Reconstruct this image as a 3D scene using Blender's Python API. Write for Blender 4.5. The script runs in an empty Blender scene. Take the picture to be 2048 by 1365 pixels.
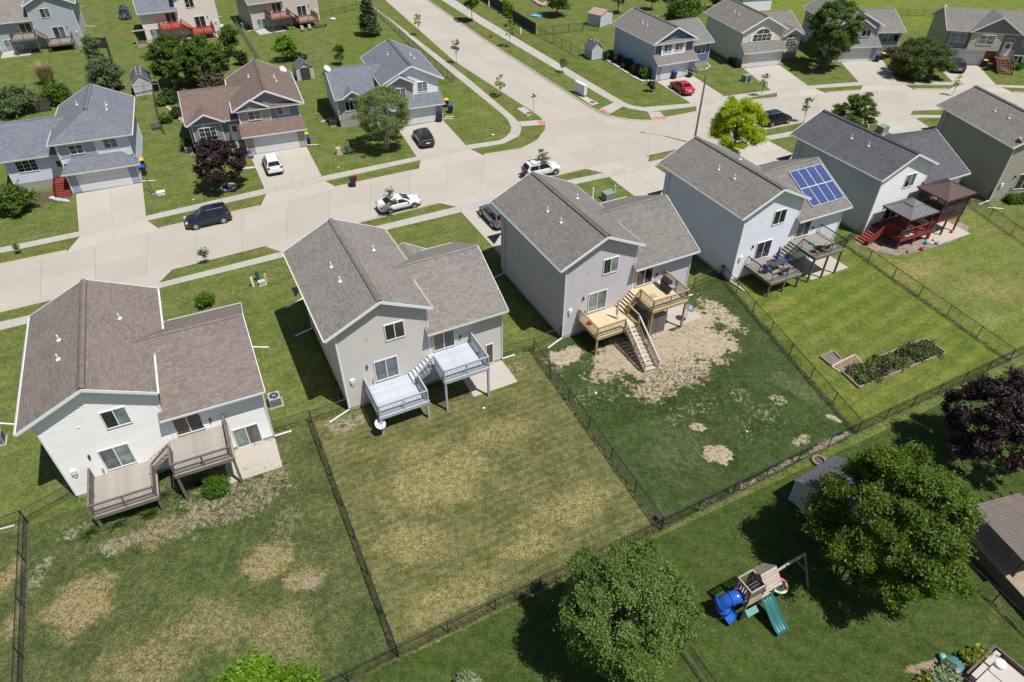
import bpy, bmesh, math, random
from math import sin, cos, pi, radians, atan2, hypot, sqrt
from mathutils import Vector, Matrix, noise
from mathutils.geometry import delaunay_2d_cdt
S = bpy.context.scene
COL = S.collection
# ------------------------------------------------------------ camera, sky, sun, exposure
CAMH, PITCH, ROLL, FPX = 36.0, radians(39.763), radians(0.166), 1364.13
cd = bpy.data.cameras.new('camera'); cam = bpy.data.objects.new('camera', cd); COL.objects.link(cam)
cd.sensor_width = 36.0; cd.lens = FPX/2048*36.0; cd.clip_end = 3000; cd.clip_start = .5
cam.location = (0, 0, CAMH)
cam.matrix_world = Matrix.Translation((0, 0, CAMH)) @ Matrix.Rotation(pi/2-PITCH, 4, 'X') @ Matrix.Rotation(ROLL, 4, 'Z')
S.camera = cam
SUN_EL, SUN_AZ = radians(65), radians(-35)          # azimuth of the sun, from +X
W = bpy.data.worlds.new('World'); S.world = W; W.use_nodes = True
nt = W.node_tree; sk = nt.nodes.new('ShaderNodeTexSky'); sk.sky_type = 'NISHITA'; sk.sun_disc = False
sk.sun_elevation = SUN_EL; sk.sun_rotation = pi/2-SUN_AZ
bg = nt.nodes['Background']; bg.inputs[1].default_value = .055
nt.links.new(sk.outputs[0], bg.inputs[0])
ld = bpy.data.lights.new('sun', 'SUN'); ld.energy = 4.0; ld.angle = radians(.53); ld.color = (1, .965, .915)
sun = bpy.data.objects.new('sun', ld); COL.objects.link(sun)
sd = Vector((cos(SUN_AZ)*cos(SUN_EL), sin(SUN_AZ)*cos(SUN_EL), sin(SUN_EL)))
sun.rotation_euler = sd.to_track_quat('Z', 'Y').to_euler(); sun.location = sd*80
S.view_settings.view_transform = 'Standard'; S.view_settings.look = 'None'
S.view_settings.exposure = 0.5; S.view_settings.gamma = 1

# ------------------------------------------------------------ photo point -> point of the place
def at(px, py, z=0.0):
    u, v = px-1024, py-682.5
    u, v = cos(ROLL)*u+sin(ROLL)*v, -sin(ROLL)*u+cos(ROLL)*v
    c, s = cos(PITCH), sin(PITCH)
    d = Vector((u/FPX, c-v/FPX*s, -s-v/FPX*c))
    t = (z-CAMH)/d.z
    return Vector((d.x*t, d.y*t, z))
def heading(a, b): return atan2(b.y-a.y, b.x-a.x)
def to_local(pose, w):
    x, y, a = pose; dx, dy = w.x-x, w.y-y
    return Vector((dx*cos(a)+dy*sin(a), -dx*sin(a)+dy*cos(a), w.z))
def to_world(pose, u, v, z=0):
    x, y, a = pose
    return Vector((x+u*cos(a)-v*sin(a), y+u*sin(a)+v*cos(a), z))

# ------------------------------------------------------------ mesh builder
class MB:
    def __init__(s): s.v = []; s.f = []; s.m = []; s.uv = {}
    def poly(s, pts, m=0, uv=None):
        i = len(s.v); s.v += [tuple(p) for p in pts]; s.f.append(tuple(range(i, i+len(pts)))); s.m.append(m)
        if uv: s.uv[len(s.f)-1] = uv
        return s
    def box(s, a, b, m=0):
        x0, y0, z0 = a; x1, y1, z1 = b; i = len(s.v)
        s.v += [(x0,y0,z0),(x1,y0,z0),(x1,y1,z0),(x0,y1,z0),(x0,y0,z1),(x1,y0,z1),(x1,y1,z1),(x0,y1,z1)]
        for f in ((0,3,2,1),(4,5,6,7),(0,1,5,4),(1,2,6,5),(2,3,7,6),(3,0,4,7)): s.f.append(tuple(i+k for k in f)); s.m.append(m)
        return s
    def beam(s, p0, p1, w, h, m=0, up=(0,0,1)):
        p0, p1 = Vector(p0), Vector(p1); d = (p1-p0).normalized(); up = Vector(up)
        r = d.cross(up)
        if r.length < 1e-4: r = d.cross(Vector((1,0,0)))
        r.normalize(); n = r.cross(d).normalized(); i = len(s.v)
        for p in (p0, p1):
            for a, b in ((-1,-1),(1,-1),(1,1),(-1,1)): s.v.append(tuple(p+r*a*w/2+n*b*h/2))
        for f in ((0,3,2,1),(4,5,6,7),(0,1,5,4),(1,2,6,5),(2,3,7,6),(3,0,4,7)): s.f.append(tuple(i+k for k in f)); s.m.append(m)
        return s
    def path(s, pts, rs, n=8, m=0, cap=True):
        pts = [Vector(p) for p in pts]; rings = []; i0 = len(s.v)
        if not isinstance(rs, (list, tuple)): rs = [rs]*len(pts)
        ref = None
        for k, p in enumerate(pts):
            d = (pts[min(k+1, len(pts)-1)]-pts[max(k-1, 0)]).normalized()
            if ref is None: ref = d.orthogonal().normalized()
            a = (ref-d*ref.dot(d)).normalized(); ref = a; b = d.cross(a)
            for j in range(n):
                t = 2*pi*j/n; s.v.append(tuple(p+(a*cos(t)+b*sin(t))*rs[k]))
        for k in range(len(pts)-1):
            for j in range(n):
                s.f.append((i0+k*n+j, i0+k*n+(j+1)%n, i0+(k+1)*n+(j+1)%n, i0+(k+1)*n+j)); s.m.append(m)
        if cap:
            s.f.append(tuple(i0+j for j in range(n))[::-1]); s.m.append(m)
            e = i0+(len(pts)-1)*n; s.f.append(tuple(e+j for j in range(n))); s.m.append(m)
        return s
    def prism(s, pts, z0, z1, m=0):
        n = len(pts); i = len(s.v)
        s.v += [(p[0],p[1],z0) for p in pts]+[(p[0],p[1],z1) for p in pts]
        s.f.append(tuple(range(i, i+n))[::-1]); s.m.append(m); s.f.append(tuple(range(i+n, i+2*n))); s.m.append(m)
        for k in range(n): s.f.append((i+k, i+(k+1)%n, i+n+(k+1)%n, i+n+k)); s.m.append(m)
        return s
    def ell(s, c, r, n=12, k=8, m=0):
        i = len(s.v)
        for a in range(k+1):
            t = pi*a/k
            for b in range(n): q = 2*pi*b/n; s.v.append((c[0]+r[0]*sin(t)*cos(q), c[1]+r[1]*sin(t)*sin(q), c[2]+r[2]*cos(t)))
        for a in range(k):
            for b in range(n): s.f.append((i+a*n+b, i+(a+1)*n+b, i+(a+1)*n+(b+1)%n, i+a*n+(b+1)%n)); s.m.append(m)
        return s
    def build(s, name, mats, parent=None, smooth=False, loc=None, rz=0):
        me = bpy.data.meshes.new(name); me.from_pydata(s.v, [], s.f)
        if not isinstance(mats, (list, tuple)): mats = [mats]
        for x in mats: me.materials.append(x)
        if len(mats) > 1: me.polygons.foreach_set('material_index', s.m)
        if s.uv:
            ul = me.uv_layers.new(name='UVMap')
            for fi, uv in s.uv.items():
                for k, li in enumerate(me.polygons[fi].loop_indices): ul.data[li].uv = uv[k]
        if smooth: me.polygons.foreach_set('use_smooth', [True]*len(me.polygons))
        me.update()
        o = bpy.data.objects.new(name, me); COL.objects.link(o)
        if parent: o.parent = parent
        if loc is not None: o.location = loc
        o.rotation_euler.z = rz
        return o
def tag(o, label, cat, group=None, kind=None):
    if label: o['label'] = label
    if cat: o['category'] = cat
    if group: o['group'] = group
    if kind: o['kind'] = kind
    return o
def stuff(o): o['kind'] = 'stuff'; return o
def thing(name, label, cat, loc=(0,0,0), rz=0, group=None):
    o = bpy.data.objects.new(name, None); COL.objects.link(o); o.location = loc; o.rotation_euler.z = rz
    o.empty_display_size = .3
    return tag(o, label, cat, group)
def struct(o): o['kind'] = 'structure'; return o
def copy_tree(o, parent=None):
    c = o.copy(); COL.objects.link(c); c.parent = parent
    for ch in o.children: copy_tree(ch, c)
    return c
def part(name, data, mats, parent, **k):
    o = bpy.data.objects.new(name, data); COL.objects.link(o); o.parent = parent; return o

# ------------------------------------------------------------ materials
MATS = {}
def newmat(name):
    m = bpy.data.materials.new(name); m.use_nodes = True; t = m.node_tree
    return m, t, t.nodes['Principled BSDF']
def N(t, typ, **k):
    n = t.nodes.new('ShaderNode'+typ)
    for a, b in k.items():
        if a in n.inputs.keys() if isinstance(a, str) else False: n.inputs[a].default_value = b
        else: setattr(n, a, b)
    return n
def LK(t, a, b): t.links.new(a, b)
def c4(c): return (c[0], c[1], c[2], 1)
def mixc(t, fac, a, b, typ='MIX'):
    n = t.nodes.new('ShaderNodeMix'); n.data_type = 'RGBA'; n.blend_type = typ
    for sock, val in ((n.inputs[0], fac), (n.inputs[6], a), (n.inputs[7], b)):
        if hasattr(val, 'links') or hasattr(val, 'is_linked'): LK(t, val, sock)
        elif isinstance(val, (int, float)): sock.default_value = val
        else: sock.default_value = c4(val)
    return n.outputs[2]
def noise_n(t, scale, detail=3, vec=None, rough=.55, dist=0):
    n = t.nodes.new('ShaderNodeTexNoise'); n.inputs['Scale'].default_value = scale; n.inputs['Detail'].default_value = detail
    n.inputs['Roughness'].default_value = rough; n.inputs['Distortion'].default_value = dist
    if vec is not None: LK(t, vec, n.inputs['Vector'])
    return n.outputs['Fac']
def ramp(t, fac, a, b, lo=0, hi=1):
    n = t.nodes.new('ShaderNodeMapRange'); n.inputs[1].default_value = a; n.inputs[2].default_value = b
    n.inputs[3].default_value = lo; n.inputs[4].default_value = hi; n.clamp = True; LK(t, fac, n.inputs[0]); return n.outputs[0]
def mth(t, op, a, b=0.0):
    n = t.nodes.new('ShaderNodeMath'); n.operation = op
    for i, v in enumerate((a, b)):
        if hasattr(v, 'is_linked'): LK(t, v, n.inputs[i])
        else: n.inputs[i].default_value = v
    return n.outputs[0]
def pos(t): return t.nodes.new('ShaderNodeNewGeometry').outputs['Position']
def objco(t): return t.nodes.new('ShaderNodeTexCoord').outputs['Object']
def bump(t, b, h, strength=.3, dist=.02):
    n = t.nodes.new('ShaderNodeBump'); n.inputs['Strength'].default_value = strength; n.inputs['Distance'].default_value = dist
    LK(t, h, n.inputs['Height']); LK(t, n.outputs[0], b.inputs['Normal'])
def plain(name, col, rough=.6, var=.12, scale=6, metal=0, spec=.4, bmp=0, coat=0):
    if name in MATS: return MATS[name]
    m, t, b = newmat(name); p = objco(t)
    f = noise_n(t, scale, 4, p); f2 = noise_n(t, scale*.13, 2, p)
    c = mixc(t, ramp(t, f, .3, .7), [x*(1-var) for x in col], [min(1, x*(1+var)) for x in col])
    c = mixc(t, ramp(t, f2, .35, .65, 0, .5), c, [x*(1-var*1.5) for x in col])
    LK(t, c, b.inputs['Base Color']); b.inputs['Roughness'].default_value = rough; b.inputs['Metallic'].default_value = metal
    b.inputs['Specular IOR Level'].default_value = spec; b.inputs['Coat Weight'].default_value = coat
    if bmp: bump(t, b, noise_n(t, scale*4, 3, p), bmp, .01)
    MATS[name] = m; return m
def siding(name, col):
    m, t, b = newmat(name); p = objco(t)
    mp = t.nodes.new('ShaderNodeMapping'); mp.inputs['Scale'].default_value = (.5, .5, 5); LK(t, p, mp.inputs[0])
    f = noise_n(t, 1.2, 3, mp.outputs[0]); g = noise_n(t, .6, 3, p)
    c = mixc(t, ramp(t, f, .3, .7), [x*.95 for x in col], [min(1, x*1.04) for x in col])
    c = mixc(t, ramp(t, g, .45, .75, 0, .35), c, [x*.82 for x in col])
    LK(t, c, b.inputs['Base Color']); b.inputs['Roughness'].default_value = .55; b.inputs['Specular IOR Level'].default_value = .3
    MATS[name] = m; return m
def shingle(name, col, var=.27, hue=(1.05, .98, .92)):
    m, t, b = newmat(name)
    uv = t.nodes.new('ShaderNodeUVMap').outputs[0]
    br = t.nodes.new('ShaderNodeTexBrick'); LK(t, uv, br.inputs['Vector'])
    br.inputs['Color1'].default_value = (0, 0, 0, 1); br.inputs['Color2'].default_value = (1, 1, 1, 1); br.inputs['Mortar'].default_value = (0, 0, 0, 1)
    br.inputs['Scale'].default_value = 1; br.inputs['Mortar Size'].default_value = .012; br.inputs['Mortar Smooth'].default_value = .3
    br.inputs['Brick Width'].default_value = .34; br.inputs['Row Height'].default_value = .145; br.inputs['Bias'].default_value = 0; br.offset = .37; br.squash_frequency = 3; br.squash = .8
    sp = t.nodes.new('ShaderNodeSeparateColor'); LK(t, br.outputs['Color'], sp.inputs[0])
    tone = sp.outputs[0]
    big = noise_n(t, .35, 3, uv); fine = noise_n(t, 9, 4, uv); mid = noise_n(t, 2.2, 3, uv)
    a = [x*(1-var) for x in col]; h = [min(1, x*(1+var)*k) for x, k in zip(col, hue)]
    f = mth(t, 'ADD', mth(t, 'MULTIPLY', tone, .55), mth(t, 'MULTIPLY', fine, .45))
    c = mixc(t, ramp(t, f, .15, .85), a, h)
    c = mixc(t, ramp(t, mid, .4, .7, 0, .35), c, [x*.8 for x in col])
    c = mixc(t, ramp(t, big, .4, .7, 0, .3), c, [x*1.25 for x in col])
    c = mixc(t, mth(t, 'MULTIPLY', br.outputs['Fac'], .42), c, [x*.35 for x in col])
    LK(t, c, b.inputs['Base Color']); b.inputs['Roughness'].default_value = .9; b.inputs['Specular IOR Level'].default_value = .2
    h2 = mth(t, 'ADD', mth(t, 'MULTIPLY', tone, .6), mth(t, 'ADD', fine, mth(t, 'MULTIPLY', br.outputs['Fac'], -1.0)))
    bump(t, b, h2, .5, .012)
    MATS[name] = m; return m
def concrete(name, col, stain=.25, joint=False):
    m, t, b = newmat(name); p = pos(t)
    a = noise_n(t, .22, 4, p); f = noise_n(t, 2.5, 5, p); g = noise_n(t, 30, 2, p)
    oi = t.nodes.new('ShaderNodeObjectInfo').outputs['Random']
    c = mixc(t, oi, [x*.945 for x in col], [x*1.045 for x in col])
    c = mixc(t, ramp(t, a, .35, .7, 0, stain*1.6), c, [col[0]*.74, col[1]*.72, col[2]*.70])
    c = mixc(t, ramp(t, f, .5, .75, 0, stain), c, [x*.72 for x in col])
    c = mixc(t, ramp(t, g, .3, .7, 0, .25), c, [x*.85 for x in col])
    cr = t.nodes.new('ShaderNodeTexVoronoi'); cr.feature = 'DISTANCE_TO_EDGE'; cr.inputs['Scale'].default_value = .22
    dp = t.nodes.new('ShaderNodeVectorMath'); dp.operation = 'ADD'; nn = t.nodes.new('ShaderNodeTexNoise'); nn.inputs['Scale'].default_value = 1.2; LK(t, p, nn.inputs['Vector'])
    LK(t, p, dp.inputs[0]); LK(t, nn.outputs['Color'], dp.inputs[1]); LK(t, dp.outputs[0], cr.inputs['Vector'])
    ck = ramp(t, cr.outputs['Distance'], .003, .008, .22, 0)
    c = mixc(t, mth(t, 'MULTIPLY', ck, ramp(t, noise_n(t, .12, 1, p), .52, .6)), c, [x*.45 for x in col])
    LK(t, c, b.inputs['Base Color']); b.inputs['Roughness'].default_value = .85; b.inputs['Specular IOR Level'].default_value = .25
    bump(t, b, g, .25, .006)
    MATS[name] = m; return m
def grass(name, dark, light, dry, soil, dryamt=.25, stripe=0, ang=0, pitch=1.1, patch=.35, soilnoise=.0):
    m, t, b = newmat(name); p = pos(t)
    at_ = t.nodes.new('ShaderNodeAttribute'); at_.attribute_name = 'wear'
    sp = t.nodes.new('ShaderNodeSeparateColor'); LK(t, at_.outputs['Color'], sp.inputs[0])
    mp = t.nodes.new('ShaderNodeMapping'); mp.vector_type = 'POINT'; mp.inputs['Rotation'].default_value = (0, 0, -ang); LK(t, p, mp.inputs[0]); pr = mp.outputs[0]
    ms = t.nodes.new('ShaderNodeMapping'); ms.inputs['Scale'].default_value = (.35, 1, 1); LK(t, pr, ms.inputs[0])
    n0 = noise_n(t, .11, 3, p); n1 = noise_n(t, .55, 4, p, .65); n2 = noise_n(t, 2.6, 4, p, .7); n3 = noise_n(t, 7.5, 3, p, .75); n4 = noise_n(t, 24, 2, p); ns = noise_n(t, 3.2, 3, ms.outputs[0], .7)
    vo = t.nodes.new('ShaderNodeTexVoronoi'); vo.inputs['Scale'].default_value = 5.5; LK(t, p, vo.inputs['Vector'])
    mix1 = mth(t, 'ADD', mth(t, 'MULTIPLY', n1, .3), mth(t, 'ADD', mth(t, 'MULTIPLY', n2, .25), mth(t, 'ADD', mth(t, 'MULTIPLY', n3, .3), mth(t, 'MULTIPLY', ns, .15))))
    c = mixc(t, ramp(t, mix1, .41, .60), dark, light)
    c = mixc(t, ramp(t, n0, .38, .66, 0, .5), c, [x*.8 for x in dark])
    c = mixc(t, ramp(t, n4, .55, .72, 0, .5), c, [min(1, x*1.55) for x in light])
    c = mixc(t, ramp(t, n4, .28, .45, .45, 0), c, [x*.5 for x in dark])
    if stripe:
        wv = t.nodes.new('ShaderNodeTexWave'); wv.wave_type = 'BANDS'; wv.bands_direction = 'Y'; wv.inputs['Scale'].default_value = .314/pitch
        wv.inputs['Distortion'].default_value = .9; wv.inputs['Detail'].default_value = 2; wv.inputs['Detail Scale'].default_value = .35
        LK(t, pr, wv.inputs['Vector'])
        c = mixc(t, mth(t, 'MULTIPLY', ramp(t, wv.outputs['Fac'], .4, .85, 0, stripe*1.3), ramp(t, n1, .3, .6, .3, 1.2)), c, [min(1, x*1.5) for x in light])
    dn = mth(t, 'ADD', mth(t, 'MULTIPLY', n0, .5), mth(t, 'MULTIPLY', n1, .5))
    dm = mth(t, 'ADD', ramp(t, dn, .5-patch*.15, .66, 0, dryamt), sp.outputs[1])
    dm = mth(t, 'MULTIPLY', dm, ramp(t, mth(t, 'ADD', mth(t, 'MULTIPLY', n3, .55), mth(t, 'MULTIPLY', n2, .45)), .36, .60, .15, 1.3))
    dc = mixc(t, ramp(t, n3, .35, .65), [x*.75 for x in dry], [min(1, x*1.25) for x in dry])
    c = mixc(t, mth(t, 'MINIMUM', dm, 1.0), c, dc)
    tuft = mth(t, 'ADD', mth(t, 'MULTIPLY', n2, .5), mth(t, 'ADD', mth(t, 'MULTIPLY', n3, .35), mth(t, 'MULTIPLY', n1, .15)))
    sf = mth(t, 'ADD', sp.outputs[0], mth(t, 'MULTIPLY', mth(t, 'SUBTRACT', tuft, .5), 2.6))
    sc = mixc(t, ramp(t, n3, .3, .7), [x*.82 for x in soil], [x*1.12 for x in soil])
    sc = mixc(t, ramp(t, n1, .35, .65, 0, .6), sc, [soil[0]*.74, soil[1]*.74, soil[2]*.72])
    c = mixc(t, ramp(t, sf, .36, .64), c, sc)
    cm = t.nodes.new('ShaderNodeCombineColor'); nf = noise_n(t, 9.5, 4, p, .8)
    g_ = mth(t, 'MULTIPLY', ramp(t, nf, .36, .64, .66, 1.42), ramp(t, n2, .35, .65, .86, 1.14))
    for k in range(3): LK(t, g_, cm.inputs[k])
    c = mixc(t, 1.0, c, cm.outputs[0], 'MULTIPLY')
    LK(t, c, b.inputs['Base Color']); b.inputs['Roughness'].default_value = .95; b.inputs['Specular IOR Level'].default_value = .1
    h = mth(t, 'ADD', mth(t, 'MULTIPLY', n3, .6), mth(t, 'MULTIPLY', n4, .4))
    bump(t, b, h, .8, .1)
    MATS[name] = m; return m
def leafmat(name, a, bcol, c2, trans=.45):
    m, t, b = newmat(name); p = pos(t)
    r = t.nodes.new('ShaderNodeNewGeometry').outputs['Random Per Island']
    n = noise_n(t, .55, 3, p)
    c = mixc(t, r, a, bcol); c = mixc(t, ramp(t, n, .4, .65, 0, .55), c, c2)
    LK(t, c, b.inputs['Base Color']); b.inputs['Roughness'].default_value = .42; b.inputs['Specular IOR Level'].default_value = .32
    tr = t.nodes.new('ShaderNodeBsdfTranslucent'); LK(t, mixc(t, .5, c, bcol), tr.inputs[0])
    mx = t.nodes.new('ShaderNodeMixShader'); mx.inputs[0].default_value = trans
    LK(t, b.outputs[0], mx.inputs[1]); LK(t, tr.outputs[0], mx.inputs[2]); LK(t, mx.outputs[0], t.nodes['Material Output'].inputs[0])
    MATS[name] = m; return m
def glassmat(name, col, rough=.06):
    m, t, b = newmat(name); p = objco(t)
    f = noise_n(t, 1.6, 2, p)
    c = mixc(t, ramp(t, f, .35, .65), [x*.6 for x in col], [x*1.5 for x in col])
    LK(t, c, b.inputs['Base Color']); b.inputs['Roughness'].default_value = rough; b.inputs['Specular IOR Level'].default_value = .6
    b.inputs['Coat Weight'].default_value = .3; MATS[name] = m; return m
def wood(name, col, var=.25):
    m, t, b = newmat(name); p = objco(t)
    mp = t.nodes.new('ShaderNodeMapping'); mp.inputs['Scale'].default_value = (.7, 9, 9); LK(t, p, mp.inputs[0])
    f = noise_n(t, 2, 4, mp.outputs[0], .6); oi = t.nodes.new('ShaderNodeObjectInfo').outputs['Random']; g = noise_n(t, 1.1, 3, p)
    c = mixc(t, ramp(t, f, .3, .7), [x*(1-var) for x in col], [min(1, x*(1+var)) for x in col])
    c = mixc(t, mth(t, 'MULTIPLY', oi, .45), c, [x*.75 for x in col]); c = mixc(t, ramp(t, g, .45, .75, 0, .4), c, [x*.72 for x in col])
    LK(t, c, b.inputs['Base Color']); b.inputs['Roughness'].default_value = .8; b.inputs['Specular IOR Level'].default_value = .2
    MATS[name] = m; return m
WHITE = plain('white_trim', (.72, .73, .74), .45, .05)
GUTTER = plain('gutter_white', (.66, .67, .68), .4, .08)
CREAMG = plain('gutter_cream', (.62, .60, .50), .45, .06)
PVC = plain('pipe_white', (.75, .75, .73), .45, .05)
BLACK = plain('black_metal', (.022, .023, .025), .5, .2)
DARK = plain('dark_grey', (.05, .052, .056), .55, .2)
GREYM = plain('grey_metal', (.32, .33, .34), .4, .1, metal=.3)
SOIL = plain('mulch', (.10, .07, .05), .95, .4, 12, bmp=.6)
FOUND = plain('foundation', (.33, .32, .30), .9, .12, 3, bmp=.2)
GLASS = glassmat('window_glass', (.020, .024, .028))
GLASSC = glassmat('window_glass_curtain', (.16, .21, .185), .2)
GLASSG = glassmat('window_glass_grey', (.09, .105, .12), .12)
CONC = concrete('street_concrete', (.40, .366, .318), .22)
DRIVE = concrete('drive_concrete', (.415, .38, .33), .12)
WALKM = concrete('walk_concrete', (.39, .362, .322), .13)
JOINT = plain('joint_dirt', (.25, .228, .195), .95, .25, 5)
KERBM = concrete('kerb_concrete', (.40, .362, .30), .18)
GRASS = grass('lawn_grass', (.056, .087, .017), (.126, .156, .038), (.22, .19, .08), (.30, .24, .17), .42, .08, radians(27), 1.3, .7)
# ------------------------------------------------------------ setting: ground, streets, kerbs, walks, drives
def P2(lst, z=0): return [at(x, y, z) for x, y in lst]
def resample(pl, n):
    d = [0]
    for a, b in zip(pl, pl[1:]): d.append(d[-1]+(b-a).length)
    out = []
    for i in range(n+1):
        s = d[-1]*i/n; k = 0
        while k < len(d)-2 and d[k+1] < s: k += 1
        out.append(pl[k].lerp(pl[k+1], (s-d[k])/max(1e-6, d[k+1]-d[k])))
    return out
def plen(pl): return sum((b-a).length for a, b in zip(pl, pl[1:]))
def inset(q, g):
    c = sum((Vector(p) for p in q), Vector())/len(q); out = []; n = len(q)
    for i in range(n):
        p = Vector(q[i]); a = (Vector(q[i-1])-p); b = (Vector(q[(i+1) % n])-p)
        if a.length < 1e-5 or b.length < 1e-5: out.append(p); continue
        out.append(p+(a.normalized()+b.normalized())*g)
    return out
def slab(q, z, mat, parent, th=.05, gap=.012, name='slab'):
    q = inset(q, gap); zs = z if isinstance(z, (list, tuple)) else [z]*len(q)
    mb = MB(); n = len(q); top = [Vector((p.x, p.y, zz)) for p, zz in zip(q, zs)]; bot = [p-Vector((0, 0, th)) for p in top]
    mb.poly(top)
    for i in range(n): mb.poly([bot[i], bot[(i+1) % n], top[(i+1) % n], top[i]])
    return mb.build(name, mat, parent)
def strip(name, A, B, z, mat, seg, lanes=1, gap=.008, base=True, parent=None):
    L = (plen(A)+plen(B))/2; n = max(1, round(L/seg)); a, b = resample(A, n), resample(B, n)
    if parent is None:
        mb = MB()
        for i in range(n): mb.poly([(p.x, p.y, z-.022) for p in (a[i], a[i+1], b[i+1], b[i])])
        parent = struct(mb.build(name, JOINT))
    for i in range(n):
        for l in range(lanes):
            f, g = l/lanes, (l+1)/lanes
            slab([a[i].lerp(b[i], f), a[i+1].lerp(b[i+1], f), a[i+1].lerp(b[i+1], g), a[i].lerp(b[i], g)], z, mat, parent, gap=gap)
    return parent
ZS = -.11
sdir = (at(772, 2)-at(909, 123)).normalized()
SL0, SR0 = at(772, 2), at(856, 0)
near = P2([(-420, 731), (0, 625.5), (318, 546), (536, 491), (719, 446), (877, 407), (1167, 339), (1296, 311), (1368, 295.5), (1450, 276), (1538, 258.4), (1601, 246), (1700, 233), (1830, 222), (1880, 220), (2048, 226), (2300, 240)])
farE = P2([(1301, 241), (1392.5, 223), (1484, 202), (1554, 194.4), (1652, 185), (1721, 180), (1828, 177.6), (1897, 178), (2027, 183.5), (2300, 204)])
cornE = P2([(1171, 207.4), (1206, 227), (1220, 231.5), (1259, 239)])
sideR = [SR0+sdir*110, SR0]+P2([(960, 72), (1005.7, 102)])
sideL = P2([(1077.7, 232), (1051, 214.5), (909, 123)])+[SL0, SL0+sdir*110]
cornW = P2([(967, 309), (1042.5, 297), (1074, 281), (1090, 260), (1091.8, 246)])
farW = P2([(-420, 620), (0, 528), (133, 500.5), (318, 456), (520, 411), (672, 373), (837, 338)])
FD = dict(G=([(152, 389), (285, 366), (292, 432), (158, 464.5)], [(160, 473.5), (295, 442), (318, 456.5), (133.6, 501)]),
 H=([(500, 311), (613, 294), (643.5, 353), (529, 378)], [(532.7, 388.5), (650.5, 363), (673, 373), (520, 411.5)]),
 I=([(795, 257), (886, 241), (931.8, 291), (833.3, 314)], [(841.4, 320.6), (940.6, 299), (967, 309.5), (837, 338.5)]),
 J=([(1313, 163.5), (1384, 151), (1448, 193), (1382, 207)], [(1392.5, 213.6), (1478, 200.7), (1484, 202.5), (1393, 223.5)]),
 K=([(1487, 138), (1558, 130), (1616, 172), (1541.6, 181)], [(1554, 186.2), (1629.5, 177.8), (1652, 185.3), (1554, 194.8)]),
 L=([(1682, 125.5), (1764, 119.5), (1795, 164), (1717, 164.5)], [(1726, 171), (1809, 170.2), (1828, 178), (1721, 180.3)]),
 M=([(1872, 131), (1957, 132), (1992, 170.5), (1905.5, 164.5)], [(1914, 171), (2002, 175), (2027, 184), (1897, 178.3)]))
NP = dict(A=(-27.91, 27.28, radians(25.17)), B=(-11.87, 35.23, radians(26.95)), C=(4.14, 43.54, radians(27.06)), D=(20.04, 51.86, radians(26.31)), E=(35.54, 60.22, radians(26.0)), F=(52.26, 67.44, radians(9.93)))
def hit(pose, u, line):   # where the house's depth line at u crosses a polyline: v
    best = 24
    loc = [to_local(pose, p) for p in line]
    for a, b in zip(loc, loc[1:]):
        if (a.x-u)*(b.x-u) <= 0 and abs(b.x-a.x) > 1e-6: best = a.y+(b.y-a.y)*(u-a.x)/(b.x-a.x)
    return best
WA = [(-420, 768), (0, 661), (54.5, 648), (319, 577), (568, 514.5), (771.8, 460.6), (923.7, 424.7), (1149.9, 369), (1218.4, 354.4), (1305, 334), (1536, 281), (1587, 272.5), (1844, 235.6), (2048, 240)]
WB = [(-420, 750), (0, 644), (58, 631.6), (319, 566), (566, 503.3), (743.7, 455), (912.5, 414.2), (1134, 361.4), (1206, 346.3), (1297.5, 324), (1534, 272.5), (1590, 262), (1830, 230), (2048, 234)]
wa, wb = P2(WA), P2(WB); NDR = []
for k, (u0, u1) in dict(A=(.2, 6.2), B=(.25, 6.4), C=(1.1, 7.1), D=(1.5, 7.9), E=(.8, 7.6), F=(.3, 6.6)).items():
    ps = NP[k]; T = lambda u, v: to_world(ps, u, v)
    NDR.append(([T(u0, 11.3), T(u1, 11.3), T(u1, hit(ps, u1, wa)), T(u0, hit(ps, u0, wa))],
          [T(u0, hit(ps, u0, wb)), T(u1, hit(ps, u1, wb)), T(u1+1.3, hit(ps, u1+1.3, near)), T(u0-1.3, hit(ps, u0-1.3, near))]))
aprons = [P2(ap) for q, ap in FD.values()]+[ap for q, ap in NDR]
outline = near+farE[::-1]+cornE[::-1]+sideR[::-1]+sideL[::-1]+cornW[::-1]+farW[::-1]
outer = [Vector((-1500, -80, 0)), Vector((1500, -80, 0)), Vector((1500, 2500, 0)), Vector((-1500, 2500, 0))]
pts = [Vector((p.x, p.y)) for p in outer+outline]; n0 = len(outer); nn = len(outline)
holes = [list(range(n0, n0+nn))]
for ap in aprons:
    a, b, c, d = [Vector((p.x, p.y)) for p in ap]; k0 = len(pts); q4 = [a, b, c+(c-b).normalized()*.3, d+(d-a).normalized()*.3]
    if sum(q4[i].x*q4[(i+1) % 4].y-q4[(i+1) % 4].x*q4[i].y for i in range(4)) < 0: q4.reverse()
    pts += q4; holes.append(list(range(k0, k0+4)))
vo, eo, fo, _, _, forig = delaunay_2d_cdt(pts, [], [list(range(n0))]+holes, 1, 1e-5, True)
mb = MB(); mb.v = [(p.x, p.y, 0) for p in vo]
for f, og in zip(fo, forig):
    if any(k > 0 for k in og): continue
    mb.f.append(tuple(f)); mb.m.append(0)
struct(mb.build('ground', GRASS))
mb = MB(); mb.v = [(p.x, p.y, ZS-.05) for p in vo]
for f, og in zip(fo, forig):
    if any(k > 0 for k in og): mb.f.append(tuple(f)); mb.m.append(0)
street = struct(mb.build('street', JOINT))
ne = resample(near[:7], 200); 
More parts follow.
